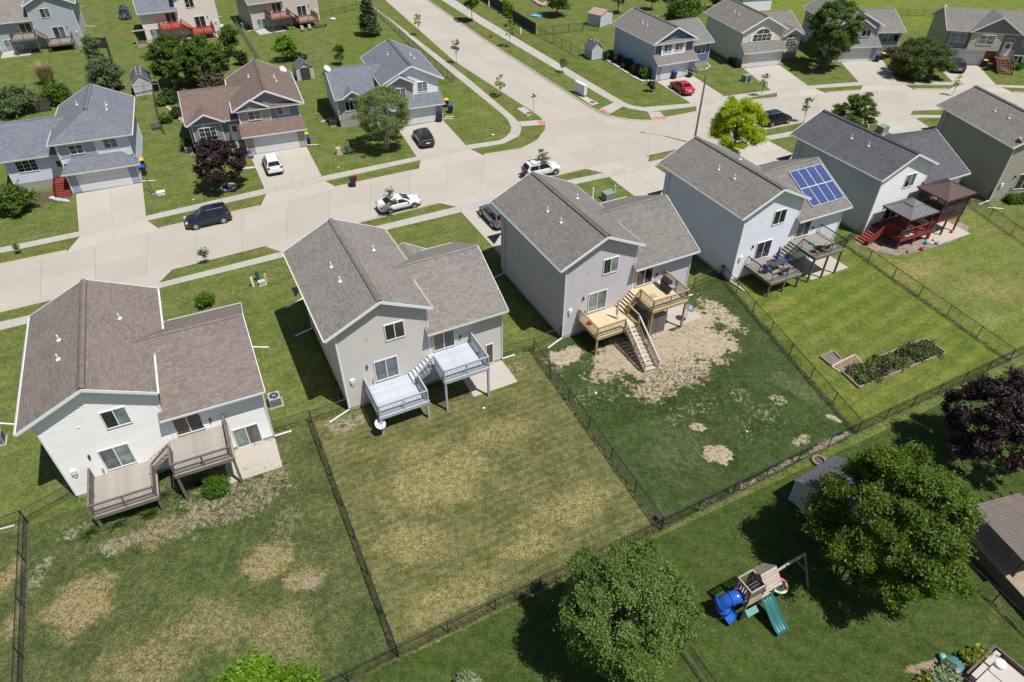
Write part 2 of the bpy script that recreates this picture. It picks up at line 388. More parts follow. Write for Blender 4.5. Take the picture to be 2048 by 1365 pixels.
# main street, west of the crossing
fw = farW+P2([(967, 309)]); nw = near[:6]
strip('street', nw+[nw[-1]+(nw[-1]-nw[-2]).normalized()*5.2], fw, ZS, CONC, 4.7, 2, parent=street)
cA = nw[-1]+(nw[-1]-nw[-2]).normalized()*5.2
# side street
c0, c1 = at(1077.7, 232), at(1171, 207.4)
strip('street', [c0]+sideL[1:], [c1]+sideR[::-1], ZS, CONC, 4.7, 2, parent=street)
# crossing: fans of slabs between the three arms
e0n, e0f = at(1296, 311), at(1301, 241)
mid = (cA+at(967, 309)+c0+c1+e0n+e0f)/6
ring = [cA, at(1167, 339), e0n, e0f, at(1259, 239), at(1220, 231.5), at(1206, 227), c1, (c1+c0)/2, c0, at(1091.8, 246), at(1090, 260), at(1074, 281), at(1042.5, 297), at(967, 309)]
m1, m2, m3, m4 = at(1110, 292), at(1190, 270), at(1120, 252), at(1196, 246)
def clip_half(pl, p, n):
    out = []
    for k, a in enumerate(pl):
        b = pl[(k+1) % len(pl)]; da, db = (a-p).dot(n), (b-p).dot(n)
        if da >= 0: out.append(a)
        if da*db < 0: out.append(a.lerp(b, da/(da-db)))
    return out
gx = (at(877, 407)-at(719, 446)).normalized(); gy = Vector((-gx.y, gx.x, 0))
for i in range(-1, 10):
    for j in range(-1, 5):
        o_ = cA+gx*(i*4.7)+gy*(j*4.5); pl = list(ring)
        for p_, n_ in ((o_, gx), (o_+gx*4.7, -gx), (o_, gy), (o_+gy*4.5, -gy)):
            pl = clip_half(pl, p_, n_)
            if len(pl) < 3: break
        if len(pl) > 2 and abs(sum(pl[k].x*pl[(k+1) % len(pl)].y-pl[(k+1) % len(pl)].x*pl[k].y for k in range(len(pl))))/2 > .4: slab(pl, ZS, CONC, street, gap=.008)
strip('street', near[7:], farE, ZS, CONC, 4.7, 2, parent=street)
# kerbs
def kerb(pl, inner):
    mb = MB(); n = len(pl); off = []
    for i, p in enumerate(pl):
        d = (pl[min(i+1, n-1)]-pl[max(i-1, 0)]).normalized(); off.append(Vector((-d.y, d.x, 0))*inner)
    for i in range(n-1):
        a, b = pl[i], pl[i+1]; a2, b2 = a+off[i]*.17, b+off[i+1]*.17; a3, b3 = a+off[i]*.6, b+off[i+1]*.6
        Z = lambda p, z: (p.x, p.y, z)
        ax, bx = a-off[i]*.03, b-off[i+1]*.03
        mb.poly([Z(ax, .02), Z(bx, .02), Z(b2, .012), Z(a2, .012)]); mb.poly([Z(a2, .012), Z(b2, .012), Z(b+off[i+1]*.22, ZS+.012), Z(a+off[i]*.22, ZS+.012)])
        mb.poly([Z(a+off[i]*.22, ZS+.012), Z(b+off[i+1]*.22, ZS+.012), Z(b3, ZS+.004), Z(a3, ZS+.004)])
        mb.poly([Z(ax, -.1), Z(bx, -.1), Z(bx, .02), Z(ax, .02)])
    return struct(mb.build('kerb', KERBM))
for seg in ([(-420, 731), (0, 625.5), (105, 600)], [(346, 539), (536, 491)], [(725, 444.5), (877, 407)], [(1111, 352.5), (1167, 339)], [(1296, 311), (1368, 295.5)], [(1538, 258.4), (1601, 246)], [(1830, 222), (1880, 220)]):
    kerb(P2(seg), 1)
for seg in ([(-420, 620), (0, 528), (133, 500.5)], [(318, 456), (520, 411)], [(672, 373), (837, 338)]): kerb(P2(seg), -1)
kerb(cornW+sideL, -1); kerb(sideR+cornE+P2([(1301, 241), (1392.5, 223)]), -1)
for seg in ([(1484, 202), (1554, 194.4)], [(1652, 185), (1721, 180)], [(1828, 177.6), (1897, 178)], [(2027, 183.5), (2300, 204)]): kerb(P2(seg), -1)
# footways
strip('footway', P2(WA), P2(WB), .02, WALKM, 1.5)
FA = [(-420, 583), (0, 496), (158, 463.5), (292, 432.5), (529, 378), (643.5, 353.3), (833.3, 314), (931.8, 291), (1000, 281), (1017, 271), (1024, 259), (1016, 240), (1003.9, 228.5), (909, 151), (747, 15.8), (715, 0)]
FB = [(-420, 594), (0, 507), (160, 473.4), (294.6, 442), (532.7, 388.5), (650.5, 362.8), (841.4, 320.6), (940.6, 298.9), (1007, 288), (1039, 272), (1044, 257), (1036, 243), (1026, 233), (937, 158), (758, 21), (729, 0)]
a, b = P2(FA), P2(FB); strip('footway', a[:8], b[:8], .02, WALKM, 1.5); strip('footway', a[7:]+[a[-1]+sdir*60], b[7:]+[b[-1]+sdir*60], .02, WALKM, 1.5)
JA = [(900, -6), (960, 33.4), (1100, 116.5), (1234, 197), (1259, 211), (1287, 215), (1382, 207.4), (1448.4, 193), (1541.6, 181), (1615.4, 172), (1717, 164.5), (1794.8, 164), (1905.5, 164.5), (1991.6, 170.5), (2048, 172), (2300, 190)]
JB = [(882, 0), (960, 49), (1090, 126), (1227, 206), (1252, 216.5), (1297.5, 224.5), (1392.5, 213.4), (1478, 200.5), (1554, 186), (1629.5, 177.6), (1726, 171), (1809, 170), (1914, 171), (2002, 174.8), (2048, 177), (2300, 195)]
a, b = P2(JA), P2(JB); strip('footway', [a[0]+sdir*50]+a[:6], [b[0]+sdir*50]+b[:6], .02, WALKM, 1.5); strip('footway', a[5:], b[5:], .02, WALKM, 1.5)
RED = plain('ramp_red', (.50, .17, .17), .8, .12, 8)
IRON = plain('manhole_iron', (.16, .085, .06), .8, .2, 10)
for q, r in (([(1036, 244), (1043, 253), (1091, 250), (1087, 240)], [(1074, 241.5), (1084, 240.5), (1091.5, 248.5), (1080, 250.5)]),
             ([(1227, 206), (1247, 213), (1218, 229), (1197, 219.5)], [(1201, 219.5), (1207, 218.5), (1220, 226.5), (1211, 228)]),
             ([(1295.5, 224), (1319.7, 224), (1332, 236.5), (1303.6, 240)], [(1306, 234.6), (1327, 233.6), (1331, 237), (1305.5, 239.6)])):
    o = struct(slab(P2(q), .016, WALKM, None, gap=0, name='kerb_ramp')); slab(P2(r), .026, RED, o, gap=0, name='tactile_paving')
for q, c in (([(1034, 217.5), (1048, 214.5), (1066, 228), (1056, 233)], (1058.5, 227)), ([(1146, 186), (1165, 190), (1198, 207), (1184, 211.5)], (1184.6, 205))):
    o = struct(slab(P2(q), .014, DRIVE, None, gap=0, name='inlet_pad'))
    w = at(*c); mb = MB(); mb.prism([(w.x+.42*cos(i*pi/10), w.y+.42*sin(i*pi/10)) for i in range(20)], .0, .024); mb.build('manhole_cover', IRON, o)
# drives of the far side: [garage left, garage right, ... right, left at the footway], apron
def grid_slabs(q, z, mat, parent, nu, nv):
    A, B, C, D = q
    for i in range(nu):
        for j in range(nv):
            f = lambda s, t: A.lerp(B, s).lerp(D.lerp(C, s), t)
            slab([f(i/nu, j/nv), f((i+1)/nu, j/nv), f((i+1)/nu, (j+1)/nv), f(i/nu, (j+1)/nv)], z, mat, parent, gap=.01)
def drive(q, ap, nv=3):
    o = struct(MB().poly([(p.x, p.y, .005) for p in q]).build('driveway', JOINT)); grid_slabs(q, .018, DRIVE, o, 2, nv)
    a, b, c, d = ap   # footway left, footway right, kerb right, kerb left
    for s, t in ((0, .5), (.5, 1)):
        pl = [a.lerp(b, s), a.lerp(b, t), d.lerp(c, t), d.lerp(c, s)]
        dn = [Vector((p.x, p.y, 0)) for p in pl]; ex = (dn[3]-dn[0]).normalized()*.35; ey = (dn[2]-dn[1]).normalized()*.35
        slab([dn[0], dn[1], dn[2]+ey, dn[3]+ex], [.02, .02, ZS+.014, ZS+.014], DRIVE, o, gap=.006, name='apron')
for k, (q, ap) in FD.items(): drive(P2(q), P2(ap))
for q, ap in NDR: drive(q, ap, 4)
# ------------------------------------------------------------ lawns with their own wear
ROWD = radians(27)
def lawn(name, corners, mat, res, blobs, fn=None, zoff=.004):
    A, B, C, D = P2(corners)
    nu = max(2, int(((B-A).length+(C-D).length)/2/res)); nv = max(2, int(((D-A).length+(C-B).length)/2/res))
    bl = []
    for px, py, rx, ry, ang, ch, st in blobs: w = at(px, py); bl.append((w.x, w.y, rx, ry, cos(ang), sin(ang), ch, st))
    V = []; Cc = []
    for j in range(nv+1):
        for i in range(nu+1):
            p = A.lerp(B, i/nu).lerp(D.lerp(C, i/nu), j/nv)
            q = Vector((p.x*.9, p.y*.9, 3.1)); n1 = noise.noise(q); n2 = noise.noise(q*3.1); n3 = noise.noise(q*8)
            val = [0, 0, 0]
            for bx, by, rx, ry, ca, sa, ch, st in bl:
                dx, dy = p.x-bx, p.y-by; a = (dx*ca+dy*sa)/rx; b = (-dx*sa+dy*ca)/ry
                d = sqrt(a*a+b*b)+n1*.36+n2*.26+n3*.16
                w = max(0, min(1, (1.1-d)/.6)); val[ch] = max(val[ch], w*w*(3-2*w)*st)
            if fn: fn(p, val, n1, n2, n3, i/nu, j/nv)
            V.append((p.x, p.y, zoff+.012*n3*0)); Cc += [max(0, min(1, x)) for x in val]+[1]
    F = [(j*(nu+1)+i, j*(nu+1)+i+1, (j+1)*(nu+1)+i+1, (j+1)*(nu+1)+i) for j in range(nv) for i in range(nu)]
    me = bpy.data.meshes.new(name); me.from_pydata(V, [], F); me.materials.append(mat)
    ca = me.color_attributes.new('wear', 'FLOAT_COLOR', 'POINT'); ca.data.foreach_set('color', Cc)
    o = bpy.data.objects.new(name, me); COL.objects.link(o); return struct(o)
R = ROWD
GA = grass('lawn_patchy', (.023, .048, .012), (.074, .106, .029), (.225, .18, .088), (.25, .212, .15), .38, .0, radians(20), 1.1, .9)
GB = grass('lawn_dry', (.046, .060, .017), (.118, .124, .044), (.25, .205, .095), (.28, .23, .16), .42, .20, radians(28), .62, .9)
GC = grass('lawn_bare', (.019, .039, .010), (.060, .088, .025), (.13, .14, .065), (.38, .31, .23), .28, 0, 0, 1, .7)
GD = grass('lawn_mown', (.060, .090, .013), (.120, .154, .026), (.21, .185, .06), (.30, .24, .17), .4, .20, radians(35), 1.7, .6)
GE = grass('lawn_tan', (.074, .108, .018), (.135, .170, .034), (.225, .195, .075), (.30, .24, .17), .55, .07, radians(30), 1.4, .8)
GS = grass('lawn_dark_green', (.027, .049, .010), (.063, .092, .021), (.12, .125, .04), (.27, .21, .14), .2, .08, radians(-28), 1.3, .6)  # dark green grass of the yard behind the rear fence
GX = grass('lawn_far', (.085, .120, .018), (.15, .185, .034), (.22, .20, .075), (.34, .28, .20), .35, .12, radians(30), 1.5)
lawn('back_lawn', [(56, 1052), (622, 846), (797, 1314), (30, 1690)], GA, .16, [
 (460, 1000, 5.0, 2.4, R, 0, .53), (380, 1040, 4, 1.5, R, 0, .45), (260, 1080, 3.6, .8, R, 0, .55), (150, 1065, 1.2, 1.0, R, 0, .5), (550, 950, 1.8, 1.6, R, 0, .42), (570, 1050, 1.2, 2.4, 0, 0, .38), (620, 1165, .7, .6, 0, 0, .7), (80, 1150, .6, 2.0, 0, 0, .45),
 (165, 1205, 1.9, 2.1, .4, 1, .95), (535, 1125, 1.9, 1.3, .6, 1, 1.0), (610, 1160, 1.3, .8, .2, 1, .9), (420, 1250, 3.0, 1.8, 0, 1, .55), (300, 1330, 3, 1.5, 0, 1, .5), (560, 1280, 2.0, 2.4, 0, 1, .5), (330, 1060, 3.0, 1.2, R, 1, .6), (480, 900, 1.8, 1.2, R, 1, .4), (400, 960, 3, 1.2, R, 1, .5)])
lawn('back_lawn', [(624, 846), (1067, 704), (1320, 1061), (798, 1313)], GB, .2, [
 (690, 850, 2.0, 1.2, R, 0, .55), (880, 960, 4.2, 2.6, R, 1, .7), (840, 905, 2.5, 1.1, R, 1, .5), (1030, 740, 1.4, .8, R, 0, .42), (1000, 870, 2.8, 1.5, R, 1, .45), (830, 1090, 2.8, 1.7, 0, 1, .45), (1150, 1010, 4, 1.6, R, 1, .5), (900, 1200, 4, 1.2, R, 1, .5), (1060, 1090, 2.6, 1.0, R, 1, .5)])
lawn('back_lawn', [(1069, 704), (1440, 553), (1712, 866), (1324, 1060)], GC, .14, [
 (1290, 700, 6.5, 3.0, R, 0, .72), (1345, 735, 5.0, 3.0, R, 0, .72), (1400, 680, 3.4, 3.6, R, 0, .74), (1440, 625, 1.2, 3.6, .5, 0, .6), (1130, 712, 2.0, 1.3, R, 0, .72), (1230, 735, 3.5, 1.6, R, 0, .55), (1260, 690, 4.5, 2.0, R, 0, .62), (1330, 690, 3.0, 2.6, R, 0, .75), (1390, 640, 2.2, 2.4, R, 0, .85), (1320, 770, 3.4, 1.8, R, 0, .62), (1415, 690, 1.3, 2.4, R, 0, .5), (1400, 745, 1.4, 1.4, 0, 0, .48), (1450, 640, .7, 3.0, .55, 0, .42),
 (1432, 908, 1.2, .95, .3, 0, .95), (1397, 855, .7, .5, 0, 0, .7), (1445, 925, .4, .4, 0, 0, .7), (1605, 880, 1.1, .6, R, 0, .55), (1660, 892, 2.6, .65, R, 0, .85), (1585, 930, 2.8, .6, R, 0, .7), (1520, 962, 2.4, .5, R, 0, .55), (1440, 1000, 2.6, .45, R, 0, .4), (1560, 800, .9, .7, 0, 0, .48), (1670, 838, .7, .35, -.6, 0, .7), (1480, 790, 1.2, .9, 0, 0, .36), (1200, 790, 3.5, 1.4, R, 0, .3), (1380, 820, 3.5, 1.4, R, 0, .3), (1520, 840, 3.5, 2, R, 0, .27), (1100, 730, .5, 2.0, .6, 0, .4), (1350, 900, 3, 2, R, 1, .25), (1600, 780, 3, 1, -.8, 1, .4)])
lawn('back_lawn', [(1442, 551), (1692, 490), (2020, 722), (1716, 863)], GD, .3, [(1560, 610, 2.4, .8, R, 1, .5), (1640, 690, 2.5, .3, .55, 1, .3), (1700, 800, 1.5, .4, R, 1, .3)])
lawn('back_lawn', [(1694, 490), (1936, 409), (2320, 600), (2022, 721)], GE, .35, [(1830, 540, 4, 2, R, 1, .55), (1980, 575, 3, 2, 0, 1, .35), (1990, 640, 2, .8, R, 1, .4), (2025, 712, .8, .4, R, 0, .8)])
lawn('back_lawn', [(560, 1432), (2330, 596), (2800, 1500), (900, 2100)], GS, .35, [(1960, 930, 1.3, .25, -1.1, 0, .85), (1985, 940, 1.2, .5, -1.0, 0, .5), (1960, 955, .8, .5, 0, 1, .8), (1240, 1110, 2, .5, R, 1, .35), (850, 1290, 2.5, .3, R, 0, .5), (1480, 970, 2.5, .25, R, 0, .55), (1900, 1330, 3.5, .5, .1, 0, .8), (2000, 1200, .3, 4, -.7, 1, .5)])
lawn('side_lawn', [(-260, 1130), (54, 1054), (28, 1690), (-330, 1800)], GA, .25, [(20, 1150, .6, 2, 0, 1, .9), (25, 1250, .5, 1.2, 0, 1, .7)])
lawn('far_field', [(1440, -70), (2500, -70), (2500, 60), (1500, 62)], GX, 4, [])
lawn('corner_lawn', [(620, 215), (700, 20), (1000, 232), (905, 288)], grass('lawn_corner', (.064, .096, .017), (.128, .158, .036), (.20, .17, .07), (.3, .24, .17), .35, .08, radians(27), 1.3), .6, [(968, 228, 1.4, 1.0, 0, 1, .7), (940, 222, 1.2, .8, 0, 1, .35)])
lawn('verge_lawn', [(1010, 62), (1026, 55), (1310, 200), (1240, 196)], grass('lawn_verge', (.058, .082, .014), (.105, .13, .028), (.21, .18, .075), (.3, .24, .17), .5, .16, radians(27), 1.1), .6, [], None, .005)
# ------------------------------------------------------------ house kit (local frame: u right, v away from the viewer's side, z up)
def clipz(poly, z0, z1):
    def cl(pl, f):
        out = []
        for i, p in enumerate(pl):
            q = pl[(i+1) % len(pl)]; a, b = f(p), f(q)
            if a >= 0: out.append(p)
            if a*b < 0: t = a/(a-b); out.append((p[0]+(q[0]-p[0])*t, p[1]+(q[1]-p[1])*t))
        return out
    r = cl(poly, lambda p: p[1]-z0)
    return cl(r, lambda p: z1-p[1]) if len(r) > 2 else []
def wall(parent, o, e, n, poly, mat, course=.19, dep=.024, name='wall'):
    """lapped siding: poly in (t,z) on the vertical plane through o along e with outward normal n"""
    o, e, n = Vector(o), Vector(e), Vector(n); mb = MB(); zs = [p[1] for p in poly]; z = min(zs); zm = max(zs)
    while z < zm-.01:
        z2 = min(z+course, zm); pl = clipz(poly, z, z2)
        if len(pl) > 2:
            mb.poly([o+e*t+Vector((0, 0, zz))+n*(dep*(1-(zz-z)/course)) for t, zz in pl])
            b = [p for p in pl if abs(p[1]-z) < 1e-5]
            if len(b) > 1:
                t0, t1 = min(p[0] for p in b), max(p[0] for p in b); Z = Vector((0, 0, z))
                mb.poly([o+e*t0+Z, o+e*t1+Z, o+e*t1+Z+n*dep, o+e*t0+Z+n*dep])
        z = z2
    return mb.build(name, mat, parent)
def roof(parent, pts, edir, mats, th=.14, name='roof_slope'):
    pts = [Vector(p) for p in pts]; e = Vector(edir).normalized()
    n = Vector((0, 0, 0))
    for i in range(len(pts)): n += pts[i].cross(pts[(i+1) % len(pts)])
    n.normalize()
    if n.z < 0: n = -n
    s = n.cross(e).normalized(); mb = MB()
    mb.poly(pts, 0, [(p.dot(e), p.dot(s)) for p in pts])
    lo = [p-Vector((0, 0, th)) for p in pts]; mb.poly(lo[::-1], 1)
    for i in range(len(pts)): j = (i+1) % len(pts); mb.poly([lo[i], lo[j], pts[j], pts[i]], 1)
    return mb.build(name, mats, parent)
def fascia(parent, p0, p1, mat=None, h=.2, w=.04, dz=-.06, name='fascia'):
    p0, p1 = Vector(p0)+Vector((0, 0, dz)), Vector(p1)+Vector((0, 0, dz))
    return MB().beam(p0, p1, w, h).build(name, mat or WHITE, parent)
def gutter(parent, p0, p1, out, mat=None):
    o = Vector(out)*.06
    p0, p1 = Vector(p0)+o+Vector((0, 0, -.07)), Vector(p1)+o+Vector((0, 0, -.07)); mb = MB()
    d = (p1-p0).normalized(); s = Vector(out); U = Vector((0, 0, 1))
    # open trough
    pr = [(-.055, .06), (-.055, -.06), (.045, -.06), (.065, .06), (.05, .06), (.035, -.045), (-.045, -.045), (-.045, .06)]
    A = [p0+s*a+U*b for a, b in pr]; B = [p1+s*a+U*b for a, b in pr]
    for i in range(len(pr)): j = (i+1) % len(pr); mb.poly([A[i], B[i], B[j], A[j]])
    mb.poly(A); mb.poly(B[::-1])
    return mb.build('gutter', mat or GUTTER, parent)
def downspout(parent, u, v, zt, dx=0, dy=-1, ext=1.2, mat=None):
    mb = MB(); m = mat or GUTTER
    mb.beam((u, v, zt), (u, v, .2), .08, .06); mb.beam((u, v, .2), (u+dx*ext, v+dy*ext, .08), .1, .08)
    return mb.build('downspout', m, parent)
def window(parent, o, e, n, u0, u1, z0, z1, panes=2, glass=(None,), bars=None, fw=.07, name='window', sill=True, mat=None):
    o, e, n = Vector(o), Vector(e), Vector(n); P = lambda t, z, d: o+e*t+Vector((0, 0, z))+n*d
    mb = MB(); d = .06
    for a, b in (((u0, z0+fw/2), (u1, z0+fw/2)), ((u0, z1-fw/2), (u1, z1-fw/2))): mb.beam(P(*a, d/2+.015), P(*b, d/2+.015), d, fw)
    for i in range(panes+1):
        u = u0+(u1-u0)*i/panes; u = min(max(u, u0+fw/2), u1-fw/2); mb.beam(P(u, z0+fw, d/2+.013), P(u, z1-fw, d/2+.013), d, fw*(1 if i in (0, panes) else .75), up=n)
    f = mb.build(name, mat or WHITE, parent)
    for i in range(panes):
        a = u0+(u1-u0)*i/panes+fw*.4; b = u0+(u1-u0)*(i+1)/panes-fw*.4
        g = glass[i % len(glass)] or GLASS
        MB().poly([P(a, z0+fw*.4, .036), P(b, z0+fw*.4, .036), P(b, z1-fw*.4, .036), P(a, z1-fw*.4, .036)]).build('pane', g, f)
    if bars:
        mb = MB(); nx, nz = bars
        for i in range(panes):
            a = u0+(u1-u0)*i/panes; b = u0+(u1-u0)*(i+1)/panes
            for k in range(1, nx): t = a+(b-a)*k/nx; mb.beam(P(t, z0+fw, .045), P(t, z1-fw, .045), .012, .025, up=n)
            for k in range(1, nz): zz = z0+(z1-z0)*k/nz; mb.beam(P(a, zz, .043), P(b, zz, .043), .012, .025)
        mb.build('muntin', mat or WHITE, f)
    return f
def vent(parent, u, v, z, h=.42, r=.055, name='vent_pipe'):
    mb = MB(); mb.path([(u, v, z-.1), (u, v, z+h)], r, 8); mb.box((u-.13, v-.13, z-.02), (u+.13, v+.13, z+.05)); return mb.build(name, PVC, parent)
FACE = dict(near=((0, 0, 0), (1, 0, 0), (0, -1, 0)))
def house(name, label, pose, s):
    """s: W,L,v0,He,rise,osl,r1,r2,og,hip, side,Ww,wv0,wv1,We,ow,vr,zr,wro, mats"""
    g = lambda k, d=None: s.get(k, d)
    Wd, L, v0, He, rise = s['W'], s['L'], g('v0', 0), s['He'], s['rise']; osl = g('os', .6); og = g('og', .45)
    side = g('side', 1); mu = (lambda u: u) if side > 0 else (lambda u: Wd-u)
    runL = Wd/2+osl; sl = rise/runL; Hr = He+rise; r1, r2 = g('r1', runL), g('r2', runL)
    sid, rf, tr = s['siding'], s['roof'], g('trim', WHITE); sid2 = g('siding_side', sid)
    root = thing(name, label, 'house', (pose[0], pose[1], 0), pose[2])
    zt = lambda u: Hr-sl*abs(u-Wd/2)-.16        # underside of the main roof
    b0 = g('base', .28); bw = g('base_wing', b0)
    V = lambda u, v, z: Vector((mu(u), v, z)); X = Vector((1, 0, 0)); Y = Vector((0, 1, 0))
    # main walls
    if g('hip'): pn = [(0, b0), (Wd, b0), (Wd, zt(Wd)), (0, zt(0))]
    else: pn = [(0, b0), (Wd, b0), (Wd, zt(Wd)), (Wd/2, zt(Wd/2)), (0, zt(0))]
    nb = [(t, max(z, g('near_base', b0))) for t, z in pn]
    wall(root, (0, v0, 0), X, -Y, nb, g('siding_near', sid))
    wall(root, (0, L, 0), X, Y, [(0, b0), (Wd, b0), (Wd, zt(Wd)), (Wd/2, zt(Wd/2)), (0, zt(0))], sid)
    z0_, z1_ = zt(0), zt(Wd)
    wall(root, (0, v0, 0), Y, -X, [(0, b0), (L-v0, b0), (L-v0, z0_), (0, z0_)], sid2)
    wall(root, (Wd, v0, 0), Y, X, [(0, b0), (L-v0, b0), (L-v0, z1_), (0, z1_)], sid2)
    MB().prism([(0, v0), (Wd, v0), (Wd, L), (0, L)], -.02, b0+.02).build('foundation', FOUND, root)
    for u, v in ((0, v0), (Wd, v0), (0, L), (Wd, L)):
        if g('near_base') and v == v0: zb = g('near_base')
        else: zb = b0
        MB().box((u-.05, v-.05, zb), (u+.05, v+.05, zt(0)-.02)).build('corner_trim', tr, root)
    # main roof
    a, b = v0-og, L+og; rm = [rf, WHITE]; vs = g('vs', (a+b)/2); hp = g('hip', 0)
    zr1, zr2 = Hr-sl*r1, Hr-sl*r2; C = Wd/2
    R1, R2 = C+r1, C+r2
    rn = a+hp if hp else a
    roof(root, [V(C-runL, a, He), V(C-runL, b, He), V(C, b, Hr), V(C, rn, Hr)], (0, 1, 0), rm)
    if abs(r1-r2) < 1e-3: roof(root, [V(R1, a, zr1), V(R1, b, zr1), V(C, b, Hr), V(C, rn, Hr)], (0, 1, 0), rm)
    else: roof(root, [V(R1, a, zr1), V(R1, vs, zr1), V(R2, vs, zr2), V(R2, b, zr2), V(C, b, Hr), V(C, rn, Hr)], (0, 1, 0), rm)
    if hp: roof(root, [V(C-runL, a, He), V(R1, a, zr1), V(C, rn, Hr)], (1, 0, 0), rm)
    # ridge cap with its vent slot; the slot's shadow is painted as dark sides
    mb = MB(); rc = g('ridge_w', .2)
    for k in (-1, 1): mb.poly([V(C, rn+.05, Hr+.12), V(C, b-.05, Hr+.12), V(C+k*rc, b-.05, Hr-sl*rc+.07), V(C+k*rc, rn+.05, Hr-sl*rc+.045)], 0, [(0, rn), (0, b), (.2, b), (.2, rn)])
    for k in (-1, 1): mb.poly([V(C+k*rc, rn+.05, Hr-sl*rc+.10), V(C+k*rc, b-.05, Hr-sl*rc+.10), V(C+k*rc, b-.05, Hr-sl*rc-.01), V(C+k*rc, rn+.05, Hr-sl*rc-.01)], 1)
    mb.poly([V(C-rc, rn+.05, Hr-sl*rc), V(C, rn+.05, Hr+.055), V(C+rc, rn+.05, Hr-sl*rc)], 1)
    mb.build('ridge_cap', [rf, DARK], root)
    # rakes and gutters
    for vv in ([b] if hp else [a, b]):
        k = -.02 if vv == a else .02
        fascia(root, V(C-runL-.02, vv+k, He-.02), V(C, vv+k, Hr-.02)); rr, zz = (r1, zr1) if vv == a else (r2, zr2)
        fascia(root, V(C, vv+k, Hr-.02), V(C+rr+.02, vv+k, zz-.02))
    if hp: gutter(root, V(C-runL, a, He), V(R1, a, zr1), (0, -1, 0), g('gut'))
    gutter(root, V(C-runL, a, He), V(C-runL, b, He), (-side, 0, 0), g('gut'))
    e1 = vs if abs(r1-r2) > 1e-3 else b
    # wing
    if g('Ww'):
        Ww, wv0, wv1, We, ow = s['Ww'], s['wv0'], s['wv1'], s['We'], g('ow', .5); wro = g('wro', .32); vr, zr = s['vr'], s['zr']
        ws = (zr-We)/(vr-(wv0-ow)); ev = wv0-ow; fe = 2*vr-ev if g('wsym', True) else wv1+ow; zfe = zr-ws*(fe-vr)
        UR = Wd+Ww+wro; ui = C+(Hr-zr)/sl; vst = ev+(zr1-We)/ws; uL = g('uL', Wd-.25)
        near_ = [V(uL, ev, We), V(UR, ev, We), V(UR, vr, zr), V(max(ui, C), vr, zr), V(R1, vst, zr1), V(Wd+.03, vst, zr1)]
        if wv0 > v0+.4: near_[0] = V(Wd+.02, ev, We)
        else: near_.append(V(Wd+.03, wv0-.06, We+ws*(wv0-.06-ev))); near_.append(V(uL, wv0-.06, We+ws*(wv0-.06-ev)))
        roof(root, near_, (1, 0, 0), rm)
        vsf = vr+(zr-zr2)/ws
        roof(root, [V(UR, fe, zfe), V(UR, vr, zr), V(max(ui, C), vr, zr), V(R2, min(vsf, fe), max(zr2, zfe)), V(R2, fe, zfe)] if vsf < fe-.05 else [V(UR, fe, zfe), V(UR, vr, zr), V(max(ui, C), vr, zr), V(Wd, fe, zfe)], (1, 0, 0), rm)
        zw = lambda v: (zr-ws*abs(v-vr))-.16
        wall(root, (mu(Wd), wv0, 0), X*side, -Y, [(0, bw), (Ww, bw), (Ww, zw(wv0)), (0, zw(wv0))], g('siding_near', sid) if not g('siding_wing') else s['siding_wing'])
        wall(root, (mu(Wd), wv1, 0), X*side, Y, [(0, bw), (Ww, bw), (Ww, zw(wv1)), (0, zw(wv1))], sid)
        wall(root, (mu(Wd+Ww), wv0, 0), Y, X*side, [(0, bw), (wv1-wv0, bw), (wv1-wv0, zw(wv1)), (vr-wv0, zw(vr)), (0, zw(wv0))], sid2)
        q = [(mu(Wd), wv0), (mu(Wd+Ww), wv0), (mu(Wd+Ww), wv1), (mu(Wd), wv1)]
        MB().prism(q, -.02, bw+.02).build('foundation', FOUND, root)
        for vv in (wv0, wv1): uu = mu(Wd+Ww); MB().box((uu-.05, vv-.05, bw), (uu+.05, vv+.05, zw(wv0)-.02)).build('corner_trim', tr, root)
        for q0, q1, z0, z1 in ((ev, vr, We, zr), (vr, fe, zr, zfe)): fascia(root, V(UR+.02, q0, z0-.02), V(UR+.02, q1, z1-.02))
        gutter(root, V(uL if wv0 <= v0+.4 else Wd+.05, ev, We), V(UR, ev, We), (0, -1, 0), g('gut'))
        gutter(root, V(R2 if vsf < fe-.05 else Wd, fe, zfe), V(UR, fe, zfe), (0, 1, 0), g('gut'))
        mb = MB()
        for k in (-1, 1): mb.poly([V(ui+.1, vr, zr+.05), V(UR-.1, vr, zr+.05), V(UR-.1, vr+k*.15, zr-ws*.15+.04), V(ui+.1, vr+k*.15, zr-ws*.15+.04)], 0, [(0, 0), (Ww, 0), (Ww, .2), (0, .2)])
        mb.poly([V(ui+.1, vr-.15, zr-ws*.15+.04), V(UR-.1, vr-.15, zr-ws*.15+.04), V(UR-.1, vr-.15, zr-ws*.15-.02), V(ui+.1, vr-.15, zr-ws*.15-.02)], 1)
        mb.poly([V(ui+.1, vr+.15, zr-ws*.15+.04), V(UR-.1, vr+.15, zr-ws*.15+.04), V(UR-.1, vr+.15, zr-ws*.15-.02), V(ui+.1, vr+.15, zr-ws*.15-.02)], 1)
        mb.build('ridge_cap', [rf, DARK], root)  # wing cap: dark edges again paint in the slot's shadow
        # right eave of the main roof, down to where the wing meets it
        gutter(root, V(R1, a, zr1), V(R1, min(vst, e1), zr1), (side, 0, 0), g('gut'))
        if abs(r1-r2) > 1e-3 and vsf < b: gutter(root, V(R2, min(vsf, b-.2), zr2), V(R2, b, zr2), (side, 0, 0), g('gut'))
        elif vsf < b: gutter(root, V(R2, vsf, zr2), V(R2, b, zr2), (side, 0, 0), g('gut'))
    else: gutter(root, V(R1, a, zr1), V(R1, b, zr1), (side, 0, 0), g('gut'))
    for (u, v) in g('vents', ()):
        vent(root, u, v, Hr-sl*abs((u if side > 0 else Wd-u)-C))
